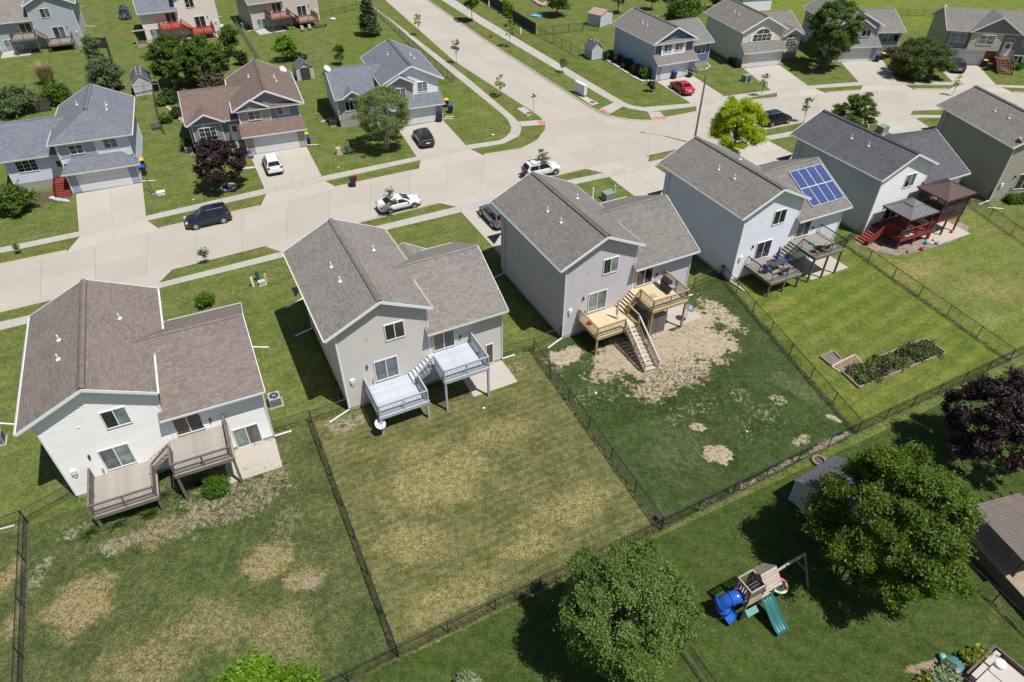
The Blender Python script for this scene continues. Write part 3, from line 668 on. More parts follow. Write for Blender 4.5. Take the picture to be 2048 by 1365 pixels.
    return root
def garage(root, u0, u1, zh=2.05, v=0, rows=4, mat=None):
    f = MB()
    m = mat or plain('garage_white', (.60, .61, .64), .5, .05)
    fr = MB().box((u0-.1, v-.045, 0), (u0, v-.005, zh+.1)).box((u1, v-.045, 0), (u1+.1, v-.005, zh+.1)).box((u0-.1, v-.047, zh), (u1+.1, v-.006, zh+.1)).build('garage_door', WHITE, root)
    for r in range(rows):
        for c in range(1):
            z0 = zh*r/rows; MB().box((u0+.01, v-.035, z0+.012), (u1-.01, v-.004, zh*(r+1)/rows-.004)).build('panel', m, fr)
    return fr
def skirt(root, pts_in, pts_out, zin, zout, rf, gut=None, ends=.0):
    """a small lean-to roof over the garage: pts (u0,u1) at v_in / v_out"""
    (u0, u1, vi), (w0, w1, vo) = pts_in, pts_out
    roof(root, [(w0, vo, zout), (w1, vo, zout), (u1, vi, zin), (u0, vi, zin)], (1, 0, 0), [rf, WHITE], .1)
    if abs(w0-u0) > .2: roof(root, [(w0, vo, zout), (u0, vi, zin), (w0, vi, zout)], (0, 1, 0), [rf, WHITE], .1)
    if abs(w1-u1) > .2: roof(root, [(w1, vo, zout), (u1, vi, zin), (w1, vi, zout)], (0, 1, 0), [rf, WHITE], .1)
    gutter(root, (w0, vo, zout), (w1, vo, zout), (0, -1 if vo < vi else 1, 0), gut)
def small_gable(root, uc, hw, vf, vb, ze, zp, rf, sid, faceinset=.35, wallz=None):
    """front-facing gable dormer / porch gable: face at vf, running back to vb"""
    sl = (zp-ze)/hw
    for k in (-1, 1):
        roof(root, [(uc+k*hw, vf, ze), (uc, vf, zp), (uc, vb, zp), (uc+k*hw, vf+.05 if wallz is None else vb, ze)], (0, 1, 0), [rf, WHITE], .1)
        fascia(root, (uc+k*(hw+.02), vf-.03, ze-.02), (uc, vf-.03, zp-.02), h=.17)
    z0 = ze-.1 if wallz is None else wallz; hh = hw-faceinset*(0 if wallz is None else 1)
    pts = [(-hh, z0), (hh, z0), (hh, zp-sl*hh-.12), (0, zp-.12), (-hh, zp-sl*hh-.12)]
    wall(root, (uc, vf+faceinset, 0), (1, 0, 0), (0, -1, 0), pts, sid)
    if wallz is not None:
        for k in (-1, 1): MB().box((uc+k*hh-.04, vf+faceinset-.04, z0), (uc+k*hh+.04, vf+faceinset+.04, zp-sl*hh-.14)).build('corner_trim', WHITE, root)
NEARW = ((0, 0, 0), (1, 0, 0), (0, -1, 0))
def win(root, u0, u1, z0, z1, v=0, **k): return window(root, (0, v-.005, 0), (1, 0, 0), (0, -1, 0), u0, u1, z0, z1, **k)
def lamp(root, u, z, v=0):
    return MB().box((u-.06, v-.14, z-.12), (u+.06, v-.02, z+.1)).box((u-.04, v-.1, z+.1), (u+.04, v-.02, z+.16)).build('wall_light', DARK, root)
def meter(root, u, z, v=0):
    return MB().box((u-.16, v-.15, z-.14), (u+.16, v-.02, z+.2)).box((u-.1, v-.1, z-.4), (u+.05, v-.02, z-.14)).build('dryer_vent', PVC, root)
# ---- roofs and sidings
RB = shingle('shingle_brown', (.185, .158, .146)); RT = shingle('shingle_taupe', (.205, .190, .178)); RTC = shingle('shingle_taupe_dark', (.178, .168, .158))
RG = shingle('shingle_grey', (.155, .165, .186), .27, (.96, 1, 1.08)); RD = shingle('shingle_dark', (.095, .095, .104), .3, (1, 1, 1.05)); RM = shingle('shingle_brown_far', (.16, .122, .106)); RGL = shingle('shingle_light_grey', (.175, .17, .165))
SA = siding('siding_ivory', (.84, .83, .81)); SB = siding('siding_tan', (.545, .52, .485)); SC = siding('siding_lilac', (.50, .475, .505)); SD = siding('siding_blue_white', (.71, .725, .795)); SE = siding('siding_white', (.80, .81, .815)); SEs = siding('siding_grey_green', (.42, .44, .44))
SF = siding('siding_khaki', (.36, .34, .28)); SFd = siding('siding_khaki_side', (.36, .34, .28)); SG = siding('siding_pale_blue', (.58, .62, .70)); SGb = siding('siding_slate_blue', (.30, .33, .40)); SH = siding('siding_sage', (.36, .36, .26)); SHb = siding('siding_slate', (.20, .225, .26)); SIw = siding('siding_bright_white', (.74, .76, .79)); SIg = siding('siding_mid_grey', (.33, .325, .33))
SJ = siding('siding_sky_blue', (.36, .43, .53)); SJb = siding('siding_deep_blue', (.11, .16, .27)); SK = siding('siding_cream', (.60, .60, .49)); SLg = siding('siding_dove', (.36, .37, .39)); SMt = siding('siding_olive_tan', (.44, .45, .32)); SMg = siding('siding_charcoal', (.20, .195, .20)); SN = siding('siding_steel', (.37, .405, .425)); SO = siding('siding_cream_white', (.66, .62, .54)); SP = siding('siding_stone', (.50, .455, .39))
BAMB = glassmat('window_amber', (.05, .040, .024))
# ------------------------------------------------------------ the near row, seen from behind
def near_house(key, name, label, sid, rf, dz, door_g=(GLASSG, GLASSC), up_g=(GLASS, GLASSC), sid2=None, dd=None, low=True, gut=None, side=1, spout=(-.95, -.3)):
    mw = (lambda a, b: (a, b)) if side > 0 else (lambda a, b: (6.54-b, 6.54-a)); m1 = (lambda a: a) if side > 0 else (lambda a: 6.54-a)
    s = dict(W=6.54, L=11.21, He=6.88+dz, rise=1.92, os=.76, og=.49, r1=3.57, r2=4.19, vs=4.73, side=side, Ww=5.85, wv0=0, wv1=9.0, We=4.92+dz, ow=.6, vr=4.73, zr=7.62+dz, wro=.32, siding=sid, roof=rf, vents=((m1(1.7), 6.1), (m1(1.75), 4.0), (m1(5.2), 7.2)))
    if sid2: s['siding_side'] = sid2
    if gut: s['gut'] = gut
    h = house(name, label, NP[key], s)
    win(h, *mw(3.37, 4.82), 4.97+dz, 6.42+dz, glass=up_g)
    win(h, *mw(2.25, 4.02), 1.62+dz*.9, 3.48+dz, glass=door_g, name='patio_door')
    win(h, *mw(6.8, 8.52), 2.78+dz*.8, 4.5+dz*.9, glass=(BAMB, GLASS), name='patio_door')
    if low: win(h, *mw(9.92, 11.63), .06, 1.9, glass=(GLASSC, GLASSG), name='patio_door')
    lamp(h, m1(1.75), 3.25+dz); lamp(h, m1(8.95), 3.35+dz); meter(h, m1(.58), 2.35+dz)
    MB().box((2.0, -.12, 1.7+dz), (2.1, -.02, 1.95+dz)).build('outlet_box', GREYM, h); MB().box((1.95, -.05, 5.7+dz), (2.15, -.02, 5.76+dz)).build('attic_vent', sid, h)
    downspout(h, m1(12.42), -.06, 4.75+dz, .9*side, .1, 1.3); downspout(h, m1(-.06), -.07, zt0(h, dz), *spout, 1.7) if spout else None
    downspout(h, m1(-.1), 10.6, 6.9+dz, -side, -.15, 1.5)
    # garage lean-to roof on the street side, with its door
    skirt(h, (-.1, 6.6, 11.25), (-.75, 7.0, 12.6), 4.05, 3.2, rf)
    MB().box((.3, 11.25, .02), (6.2, 12.0, 3.1)).build('garage_front', sid, h); MB().box((.7, 12.0, .02), (5.6, 12.04, 2.2)).build('garage_door', WHITE, h)
    if dd: dd(h)
    return h
def zt0(h, dz): return 6.95+dz
def b_extra(h):
    small_gable(h, 8.6, 1.9, 10.9, 6.0, 4.9, 6.0, RT, SB, -.3, wallz=.3)
hA = near_house('A', 'house', 'ivory-sided two-storey house with brown shingles, nearest the lower left', SA, RB, 0, dd=None, spout=None)
hB = near_house('B', 'house', 'tan-sided house with taupe shingles and a pale painted deck', SB, RT, .38, (GLASSG, GLASSG), (GLASS, BAMB), low=False, gut=CREAMG, dd=b_extra)
win(hB, 11.0, 11.65, .12, 2.15, panes=1, glass=(BAMB,), name='door')
hC = near_house('C', 'house', 'lilac-grey sided house with grey-brown roof and a new pine deck', SC, RTC, .37, (GLASSC, GLASSG), (GLASS, GLASSC), low=False)
hD = near_house('D', 'house', 'pale blue-white sided house with solar panels on its lower roof', SD, RTC, .1, spout=(.15, -1), door_g=(GLASS, GLASS), up_g=(GLASS, GLASS), low=False)
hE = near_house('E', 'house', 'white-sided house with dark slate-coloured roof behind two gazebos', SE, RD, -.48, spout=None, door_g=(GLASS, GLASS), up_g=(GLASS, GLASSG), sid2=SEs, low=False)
hF = near_house('F', 'house', 'khaki-sided house cut by the right picture edge, dish on its roof', SF, RTC, -.41, (GLASS, GLASS), (GLASS, GLASS), sid2=SFd, low=False)
# solar panels on D
sol = thing('solar_array', 'blue solar panel array of eight modules on the taupe roof', 'solar panels', (NP['D'][0], NP['D'][1], 0), NP['D'][2])
SOLM, t, b = newmat('solar_cell'); uv = t.nodes.new('ShaderNodeUVMap').outputs[0]; br = t.nodes.new('ShaderNodeTexBrick'); LK(t, uv, br.inputs['Vector']); br.offset = 0
br.inputs['Scale'].default_value = 1; br.inputs['Brick Width'].default_value = .16; br.inputs['Row Height'].default_value = .16; br.inputs['Mortar Size'].default_value = .006
br.inputs['Color1'].default_value = (.012, .03, .13, 1); br.inputs['Color2'].default_value = (.02, .045, .18, 1); br.inputs['Mortar'].default_value = (.22, .26, .34, 1)
LK(t, br.outputs[0], b.inputs['Base Color']); b.inputs['Roughness'].default_value = .28; b.inputs['Specular IOR Level'].default_value = .35
dz = .1; We, zr, vr = 4.92+dz, 7.62+dz, 4.73; ws = (zr-We)/(vr+.6)
rp = lambda u, q, lift=.1: Vector((u, -.6+q*cos(math.atan(ws)), We+q*sin(math.atan(ws))+lift))
SOLC = [[to_local(NP['D'], at(x, y, z)) for x, y, z in r] for r in ()]
for r in range(2):
    for c in range(4):
        u0, q0 = 8.44+c*1.005, 1.05+r*2.04
        a, b_, c_, d_ = rp(u0, q0), rp(u0+.985, q0), rp(u0+.985, q0+2.0), rp(u0, q0+2.0)
        mb = MB()
        for s0, s1 in ((a, b_), (b_, c_), (c_, d_), (d_, a)): mb.beam(s0, s1, .05, .05)
        mo = mb.build('solar_panel', plain('panel_frame', (.6, .62, .65), .35, .05), sol)
        MB().poly([a, b_, c_, d_], 0, [(0, 0), (.96, 0), (.96, 1.92), (0, 1.92)]).build('glass_face', SOLM, mo)
mb = MB()
for q0 in (1.5, 2.6, 3.5, 4.7): mb.beam(rp(8.4, q0, .04), rp(12.5, q0, .04), .05, .05)
mb.build('mounting_rail', GREYM, sol)
def shift(pose, u): return (pose[0]+u*cos(pose[2]), pose[1]+u*sin(pose[2]), pose[2])
# far top-left row, also seen from behind
_n, _o = at(170, 87), at(444, 65)
NP['N'] = shift((_n.x, _n.y, radians(25)), -6.54); NP['O'] = shift((_o.x, _o.y, radians(27)), -6.54); NP['P'] = shift((-36.46, 137.71, radians(33)), -6.54)
hN = near_house('N', 'house', 'steel-grey sided house with weathered deck at the top left corner', SN, RT, -.4, (GLASS, GLASSG), (GLASS, GLASSG), side=-1, spout=None)
hO = near_house('O', 'house', 'cream house with blue-grey roof and bright red deck', SO, RG, -.4, (GLASS, GLASS), (GLASS, GLASS), side=-1, spout=None)
hP = near_house('P', 'house', 'stone-coloured house with faded red deck above a mown lawn', SP, RT, -.4, (GLASS, GLASS), (GLASS, GLASS), side=-1, spout=None)
# ------------------------------------------------------------ houses across the street, seen from the front
def front_house(label, pose, sid, rf, side, Ww, near=None, wing=None, hip=0, skend=(0, 0), pier=None, W=7.0, He=5.25, base_wing=1.0, wv0=2.4, gut=None, We=3.85, zr=6.2, rise=2.05, L=12.6, gd=(.97, 6.05)):
    s = dict(W=W, L=L, v0=1.2, He=He, rise=rise, os=.65, og=.45, hip=hip, side=side, Ww=Ww, wv0=wv0, wv1=11.8, We=We, ow=.5, vr=7.1, zr=zr, wro=.35, siding=sid, roof=rf, near_base=2.95, base_wing=base_wing, base=.25)
    if near: s['siding_near'] = near
    if wing: s['siding_wing'] = wing
    if gut: s['gut'] = gut
    m = (lambda u: u) if side < 0 else (lambda u: W-u)
    s['vents'] = ((m(5.2), 7.6), (m(5.3), 6.1), (m(2.2), 8.2))
    h = house('house', label, pose, s); p = pier or sid
    for a, b in ((0, gd[0]), (gd[1], W)): wall(h, (a, 0, 0), (1, 0, 0), (0, -1, 0), [(0, .1), (b-a, .1), (b-a, 2.5), (0, 2.5)], p)
    wall(h, (gd[0], 0, 0), (1, 0, 0), (0, -1, 0), [(0, 2.05), (gd[1]-gd[0], 2.05), (gd[1]-gd[0], 2.5), (0, 2.5)], p)
    for u, n in ((0, -1), (W, 1)): wall(h, (u, 0, 0), (0, 1, 0), (n, 0, 0), [(0, .1), (1.2, .1), (1.2, 3.3), (0, 2.5)], sid)
    for u in (0, W): MB().box((u-.05, -.05, .05), (u+.05, .05, 2.4)).build('corner_trim', WHITE, h)
    garage(h, gd[0]+.05, gd[1]-.05, 2.02)
    MB().prism([(0, 0), (gd[0], 0), (gd[0], 1.2), (0, 1.2)], -.02, .12).prism([(gd[1], 0), (W, 0), (W, 1.2), (gd[1], 1.2)], -.02, .12).build('foundation', FOUND, h)
    skirt(h, (-.3+skend[0], W+.3-skend[1], 1.18), (-.35, W+.4, -.5), 3.5, 2.42, rf, gut)
    ud = W+.02 if side < 0 else -.02
    downspout(h, W+.03 if side < 0 else W-.03, -.08, 2.4, 1 if side < 0 else .3, -.05, 1.4); downspout(h, (-.08 if side < 0 else W+.08), 1.0, 5.2, 0, -1, .3)
    # steps and door beside the garage
    return h
def porch(h, u0, u1, v0, v1, zp, mat, n=5, rail=None):
    """front steps going down towards the viewer"""
    r = (zp)/n
    for i in range(n): MB().box((u0, v1-(n-i)*.28, 0), (u1, v1-(n-i-1)*.28-.01, r*(i+1)-.01)).build('step', mat, h)
    MB().box((u0, v1+.002, 0), (u1, v0, zp)).build('landing', mat, h)
def panel(h, u0, u1, z0, z1, v, mat, trim=True):
    wall(h, (u0, v, 0), (1, 0, 0), (0, -1, 0), [(0, z0), (u1-u0, z0), (u1-u0, z1), (0, z1)], mat, name='siding_panel')
    if trim:
        for u in (u0, u1): MB().box((u-.045, v-.06, z0), (u+.045, v+.1, z1)).build('corner_trim', WHITE, h)
def door(h, u0, u1, z0, z1, v, mat=None): 
    f = MB().box((u0-.08, v-.05, z0), (u0, v, z1+.08)).box((u1, v-.05, z0), (u1+.08, v, z1+.08)).box((u0, v-.051, z1), (u1, v, z1+.08)).build('door', WHITE, h)
    MB().box((u0, v-.035, z0), (u1, v-.002, z1)).build('leaf', mat or plain('door_white', (.66, .67, .68), .45, .04), f); MB().poly([(u0+.2, v-.04, z0+1.2), (u1-.2, v-.04, z0+1.2), (u1-.2, v-.04, z1-.15), (u0+.2, v-.04, z1-.15)]).build('pane', GLASS, f)
    MB().box((u1-.14, v-.09, z0+.95), (u1-.08, v-.04, z0+1.05)).build('handle', BLACK, f)
REDW = wood('red_stained_wood', (.21, .045, .035))
PG = (-48.79, 68.72, radians(22.02)); PH = (-32.29, 78.75, radians(21.5)); PI_ = shift((-9.46, 89.83, radians(21.5)), -7.0); PJ = (21.81, 105.47, radians(24.36)); PK = (36.38, 111.3, radians(16.16)); PL = shift((53.68, 114.54, radians(6)), -1.8); PM = (70.82, 113.95, radians(-12.2))
hG = front_house('pale blue house with hipped grey roof at the left edge', PG, SG, RG, -1, 5.7, hip=3.6, skend=(1.3, 1.4), pier=SGb, He=5.35, gut=CREAMG, wing=SG)
panel(hG, .02, 3.72, 3.55, 5.3, 1.17, SGb); win(hG, 1.05, 2.5, 3.85, 4.95, v=1.15, glass=(GLASS, BAMB), bars=(1, 2)); win(hG, 4.5, 5.9, 4.0, 5.1, v=1.2, glass=(GLASS, BAMB), bars=(1, 2))
win(hG, -4.75, -2.7, 2.2, 3.55, v=2.4, panes=3, bars=(2, 3)); door(hG, -1.15, -.25, 1.05, 3.1, 2.4); porch(hG, -1.6, -.15, 2.38, 1.2, 1.05, REDW, 6)
mb = MB(); mb.beam((-1.7, 2.2, 1.0), (-1.7, -.4, .5), .05, .9); mb.build('stair_screen', REDW, hG)
hH = front_house('sage and slate house with brown roof behind the purple tree', PH, SH, RM, -1, 5.9, skend=(0, 0), pier=SH, He=5.15, near=SHb, wing=SHb)
panel(hH, .02, 3.55, 3.2, 5.1, 1.12, SH); win(hH, .98, 2.5, 3.75, 4.85, v=1.1, glass=(GLASS, GLASS), bars=(1, 2)); win(hH, 4.35, 5.85, 3.9, 4.95, v=1.2, glass=(GLASS, GLASSC))
roof(hH, [(-.65, .62, 5.13), (7.65, .62, 5.13), (7.4, 1.35, 5.5), (-.4, 1.35, 5.5)], (1, 0, 0), [RM, WHITE], .08, 'eave_band')
small_gable(hH, 1.55, 2.0, .62, 3.2, 5.32, 6.4, RM, SHb, .25)
SIL = siding('siding_lattice', (.50, .485, .30)); small_gable(hH, -3.9, 2.15, 1.4, 7.0, 3.95, 5.1, RM, SHb, .5, wallz=.9)
win(hH, -4.95, -3.0, 1.75, 3.35, v=1.9, panes=3, bars=(2, 3)); door(hH, -1.35, -.45, 1.0, 3.05, 2.4); porch(hH, -1.8, -.1, 2.38, 1.4, 1.0, FOUND, 5)
hI = front_house('white house with light grey roof on the street corner', PI_, SIw, RGL if 0 else RG, -1, 6.2, skend=(0, 0), pier=SIg, He=5.3, wing=SIg)
win(hI, 4.2, 5.55, 3.75, 5.05, v=1.2, glass=(GLASSG, GLASSG), bars=(1, 3)); small_gable(hI, 1.75, 2.1, .1, 4.0, 5.3, 6.4, RG, SIg, .45, wallz=3.0); win(hI, 1.05, 2.45, 3.5, 4.8, v=.55, glass=(GLASSG, GLASSG))
MB().box((.05, .62, 2.95), (3.4, 1.2, 5.2)).build('bay', SIg, hI)
small_gable(hI, -4.3, 1.35, 1.55, 4.2, 4.0, 4.85, RG, SIg, .3); win(hI, -5.3, -3.6, 2.0, 3.35, v=2.4, panes=3); door(hI, -1.2, -.3, 1.0, 3.05, 2.4); porch(hI, -1.7, -.1, 2.38, 1.4, 1.0, FOUND, 5)
hJ = front_house('sky-blue house with row of round shrubs along its side', PJ, SJ, RGL, 1, 4.4, pier=SJ, W=6.8, near=SJb, wing=SJb, He=5.1, gd=(.85, 5.6))
panel(hJ, 1.0, 5.3, 3.1, 5.0, .9, SIw); win(hJ, 1.35, 2.8, 3.75, 4.85, v=.88, glass=(GLASS, GLASSG), bars=(1, 2)); win(hJ, 3.35, 4.85, 3.75, 4.85, v=.88, glass=(GLASS, GLASSG), bars=(1, 2))
roof(hJ, [(-.6, .5, 5.08), (7.4, .5, 5.08), (7.1, 1.3, 5.42), (-.3, 1.3, 5.42)], (1, 0, 0), [RGL, WHITE], .08, 'eave_band')
win(hJ, 8.0, 10.4, 2.1, 3.45, v=2.4, panes=3); porch(hJ, 6.95, 7.9, 2.38, 1.2, .9, wood('brown_steps', (.16, .07, .05)), 4)
hK = front_house('cream house with arched windows over the garage', PK, SK, RTC, 1, 4.5, pier=SK, W=6.9, He=5.2, wing=SK)
win(hK, 1.7, 5.0, 3.5, 4.65, v=1.2, panes=4, glass=(GLASS, BAMB), bars=(1, 2))
def arch(h, uc, r, z, v, mat=GLASS):
    f = MB(); n = 14
    for i in range(n): a, b = pi*i/n, pi*(i+1)/n; f.beam((uc+r*cos(a), v-.05, z+r*.62*sin(a)), (uc+r*cos(b), v-.05, z+r*.62*sin(b)), .06, .09, up=(0, -1, 0))
    f.beam((uc, v-.05, z), (uc, v-.05, z+r*.62), .06, .06, up=(0, -1, 0))
    o = f.build('arched_window', WHITE, h); MB().poly([(uc+r*cos(pi*i/n), v-.035, z+r*.62*sin(pi*i/n)) for i in range(n+1)]).build('pane', mat, o)
arch(hK, 3.35, 1.25, 4.66, 1.2)
for a, b in ((1.2, 1.66), (5.04, 5.5)): MB().box((a, 1.11, 3.55), (b, 1.17, 4.65)).build('shutter', plain('shutter_white', (.70, .71, .72), .5, .05), hK)
small_gable(hK, 9.25, 1.95, 1.2, 6.8, 3.95, 5.0, RTC, SK, .4, wallz=1.25); win(hK, 8.35, 10.1, 2.1, 3.5, v=1.55, panes=3, bars=(2, 3)); arch(hK, 9.2, .8, 3.52, 1.58)
hL = front_house('dove-grey house half hidden by a tall tree', PL, SLg, RGL, 1, 5.0, pier=SLg, He=5.2, wing=SHb)
small_gable(hL, 3.45, 2.2, -.1, 4.0, 5.2, 6.5, RGL, SLg, .45, wallz=3.0); win(hL, 3.7, 5.3, 3.75, 4.85, v=.33, glass=(GLASS, GLASSG)); win(hL, 1.6, 3.2, 3.75, 4.85, v=.33, glass=(GLASS, GLASSG)); MB().box((1.4, .4, 2.95), (5.5, 1.2, 5.1)).build('bay', SLg, hL)
win(hL, 8.9, 11.7, 2.1, 3.45, v=2.4, panes=3, glass=(GLASS, GLASSG, GLASS))
# M: long ridge parallel to the street with a big front gable
hM = thing('house', 'olive and charcoal split-level house with a wooden stair, top right', 'house', (PM[0], PM[1], 0), PM[2])
u0, u1, dp, ze, zr_ = -2.0, 14.0, 9.0, 5.1, 7.35
for a, b, c, d in ((-.45, ze, dp/2, zr_), (dp+.45, ze, dp/2, zr_)):
    roof(hM, [(u0-.4, a, b), (u1+.4, a, b), (u1+.4, c, d), (u0-.4, c, d)], (1, 0, 0), [RGL, WHITE]); gutter(hM, (u0-.4, a, b), (u1+.4, a, b), (0, -1 if a < 0 else 1, 0))
    for uu in (u0-.42, u1+.42): fascia(hM, (uu, a, b-.02), (uu, c, d-.02))
X, Y = (1, 0, 0), (0, 1, 0)
wall(hM, (u0, 0, 0), X, (0, -1, 0), [(0, 2.5), (3.4, 2.5), (3.4, 5.15), (0, 5.15)], SMg); wall(hM, (u0, 0, 0), X, (0, -1, 0), [(10.1, .2), (16, .2), (16, 5.15), (10.1, 5.15)], SMg)
for uu, n in ((u0, -1), (u1, 1)): wall(hM, (uu, 0, 0), Y, (n, 0, 0), [(0, .2), (dp, .2), (dp, 5.15), (dp/2, 7.2), (0, 5.15)], SH)
wall(hM, (u0, dp, 0), X, (0, 1, 0), [(0, .2), (16, .2), (16, 5.15), (0, 5.15)], SMg)
wall(hM, (u0, 0, 0), X, (0, -1, 0), [(0, 0), (.9, 0), (.9, 2.5), (0, 2.5)], SMg); garage(hM, -1.0, 4.4, 2.3)
wall(hM, (4.5, 0, 0), X, (0, -1, 0), [(0, 0), (3.6, 0), (3.6, 2.5), (0, 2.5)], plain('brick_brown', (.16, .09, .07), .9, .3, 9))
small_gable(hM, 4.75, 3.75, -.85, 4.5, 5.15, 7.45, RGL, SMg, .35, wallz=5.0); wall(hM, (1.4, -.5, 0), X, (0, -1, 0), [(0, 2.45), (4.6, 2.45), (4.6, 5.05), (0, 5.05)], SMt); MB().box((1.4, -.48, 2.45), (6.0, 0, 5.0)).build('bay', SMt, hM)
wall(hM, (6.0, -.12, 0), X, (0, -1, 0), [(0, 1.6), (2.5, 1.6), (2.5, 5.1), (0, 5.1)], SMg)
win(hM, -1.5, .9, 3.3, 4.75, glass=(GLASSG, GLASSG), bars=(1, 2)); win(hM, 2.5, 4.9, 3.3, 4.75, v=-.5, glass=(GLASSG, GLASSG), bars=(1, 2)); win(hM, 9.1, 11.2, 3.3, 4.75, glass=(GLASSG, GLASSG)); win(hM, 8.7, 10.2, .6, 1.9, glass=(GLASS, GLASS))
door(hM, 6.7, 7.75, 1.65, 3.75, -.14); arch(hM, 7.2, .75, 3.95, -.14)
BRST = wood('brown_stair_wood', (.17, .085, .06))
for i in range(9): MB().box((6.0, -1.5-(i+1)*.27, 1.5-(i+1)*.165), (7.9, -1.5-i*.27+.02, 1.54-(i+1)*.165)).build('stair_tread', BRST, hM)
MB().box((5.9, -1.5, 1.5), (8.0, -.15, 1.58)).build('landing', BRST, hM); mb = MB()
for uu in (5.95, 7.95):
    mb.beam((uu, -1.5, 1.4), (uu, -4.0, .02), .06, .24)
mb.build('stringer', BRST, hM)
for uu in (5.95, 7.95): MB().beam((uu, -1.5, 2.45), (uu, -3.95, 1.0), .06, .08).beam((uu, -1.5, 1.4), (uu, -1.5, 2.45), .08, .08, up=(0, 1, 0)).beam((uu, -3.95, 0), (uu, -3.95, 1.0), .08, .08, up=(0, 1, 0)).beam((uu, -1.5, 2.45), (uu, -.2, 2.45), .06, .08).build('handrail', BRST, hM)
# ------------------------------------------------------------ decks
def rail(root, p0, p1, mats, h=.95, step=.115, posts=(1, 1), sag=0):
    wm, bm = mats; thin = .45 if wm == BLACK else 1; p0, p1 = Vector(p0), Vector(p1); H = Vector((0, 0, h)); d = p1-p0; n = max(2, int(d.length/step)); up = (0, 0, 1)
    MB().beam(p0+H, p1+H, .12*thin, .04).beam(p0+H*.93, p1+H*.93, .04*thin, .07*thin).build('top_rail', wm, root); MB().beam(p0+H*.12, p1+H*.12, .04*thin, .06*thin).build('bottom_rail', wm, root)
    mb = MB()
    for i in range(1, n): q = p0+d*i/n; mb.beam(q+H*.13, q+H*.92, .026*(.6 if thin < 1 else 1), .026*(.6 if thin < 1 else 1), up=(0, 1, 0))
    stuff(mb.build('balusters', bm, root))
    k = max(1, round(d.length/2)); 
    for i in range(k+1):
        if (i == 0 and not posts[0]) or (i == k and not posts[1]): continue
        q = p0+d*i/k; MB().beam(q-Vector((0, 0, .22)), q+H*1.0, .09*thin, .09*thin, up=(0, 1, 0)).build('rail_post', wm, root)
def platform(root, u0, u1, v0, v1, z, boardm, framem, bw=.14, postxy=(), along='u'):
    n = int(abs(v1-v0)/bw); dv = (v1-v0)/n
    first = None
    me = None
    for i in range(n):
        a = v0+dv*i
        if me is None:
            o = MB().box((u0-.03, .004, -.035), (u1+.03, abs(dv)-.004, 0)).build('deck_board', boardm, root); me = o.data
        else: o = bpy.data.objects.new('deck_board', me); COL.objects.link(o); o.parent = root
        o.location = (0, min(a, a+dv), z)
    mb = MB()
    for s in (u0, u1): mb.beam((s, v0, z-.16), (s, v1, z-.16), .05, .24)
    for s in (v0, v1): mb.beam((u0, s, z-.162), (u1, s, z-.162), .05, .24)
    k = int((u1-u0)/.6)
    for i in range(1, k): s = u0+(u1-u0)*i/k; mb.beam((s, v0, z-.15), (s, v1, z-.15), .04, .2)
    mb.build('rim_frame', framem, root)
    for u, v in postxy: MB().box((u-.075, v-.075, 0), (u+.075, v+.075, z-.04)).build('post', framem, root)
def stairs(root, p0, p1, width, mats, n=6, dirv=None, rails=(0, 0), railm=None, tread=.27, open_=True):
    """p0 bottom centre, p1 top centre"""
    tm, sm = mats; p0, p1 = Vector(p0), Vector(p1); d = p1-p0; hd = Vector((d.x, d.y, 0)); hl = hd.length; hd.normalize(); r = Vector((hd.y, -hd.x, 0))
    for i in range(n):
        c = p0+d*((i+.5)/n); c.z = p0.z+d.z*(i+1)/(n+1) if p0.z > .01 or True else 0
        MB().beam(c-r*width/2, c+r*width/2, hl/n+.03, .045).build('stair_tread', tm, root)
    mb = MB()
    for k in (-1, 1): mb.beam(p0+r*k*(width/2-.03)+Vector((0, 0, -.02)), p1+r*k*(width/2-.03)+Vector((0, 0, -.18)), .05, .24)
    mb.build('stringer', sm, root)
    for k, on in zip((-1, 1), rails):
        if on: rail(root, p0+r*k*(width/2+.03)+Vector((0, 0, .05)), p1+r*k*(width/2+.03), railm, posts=(1, 1))
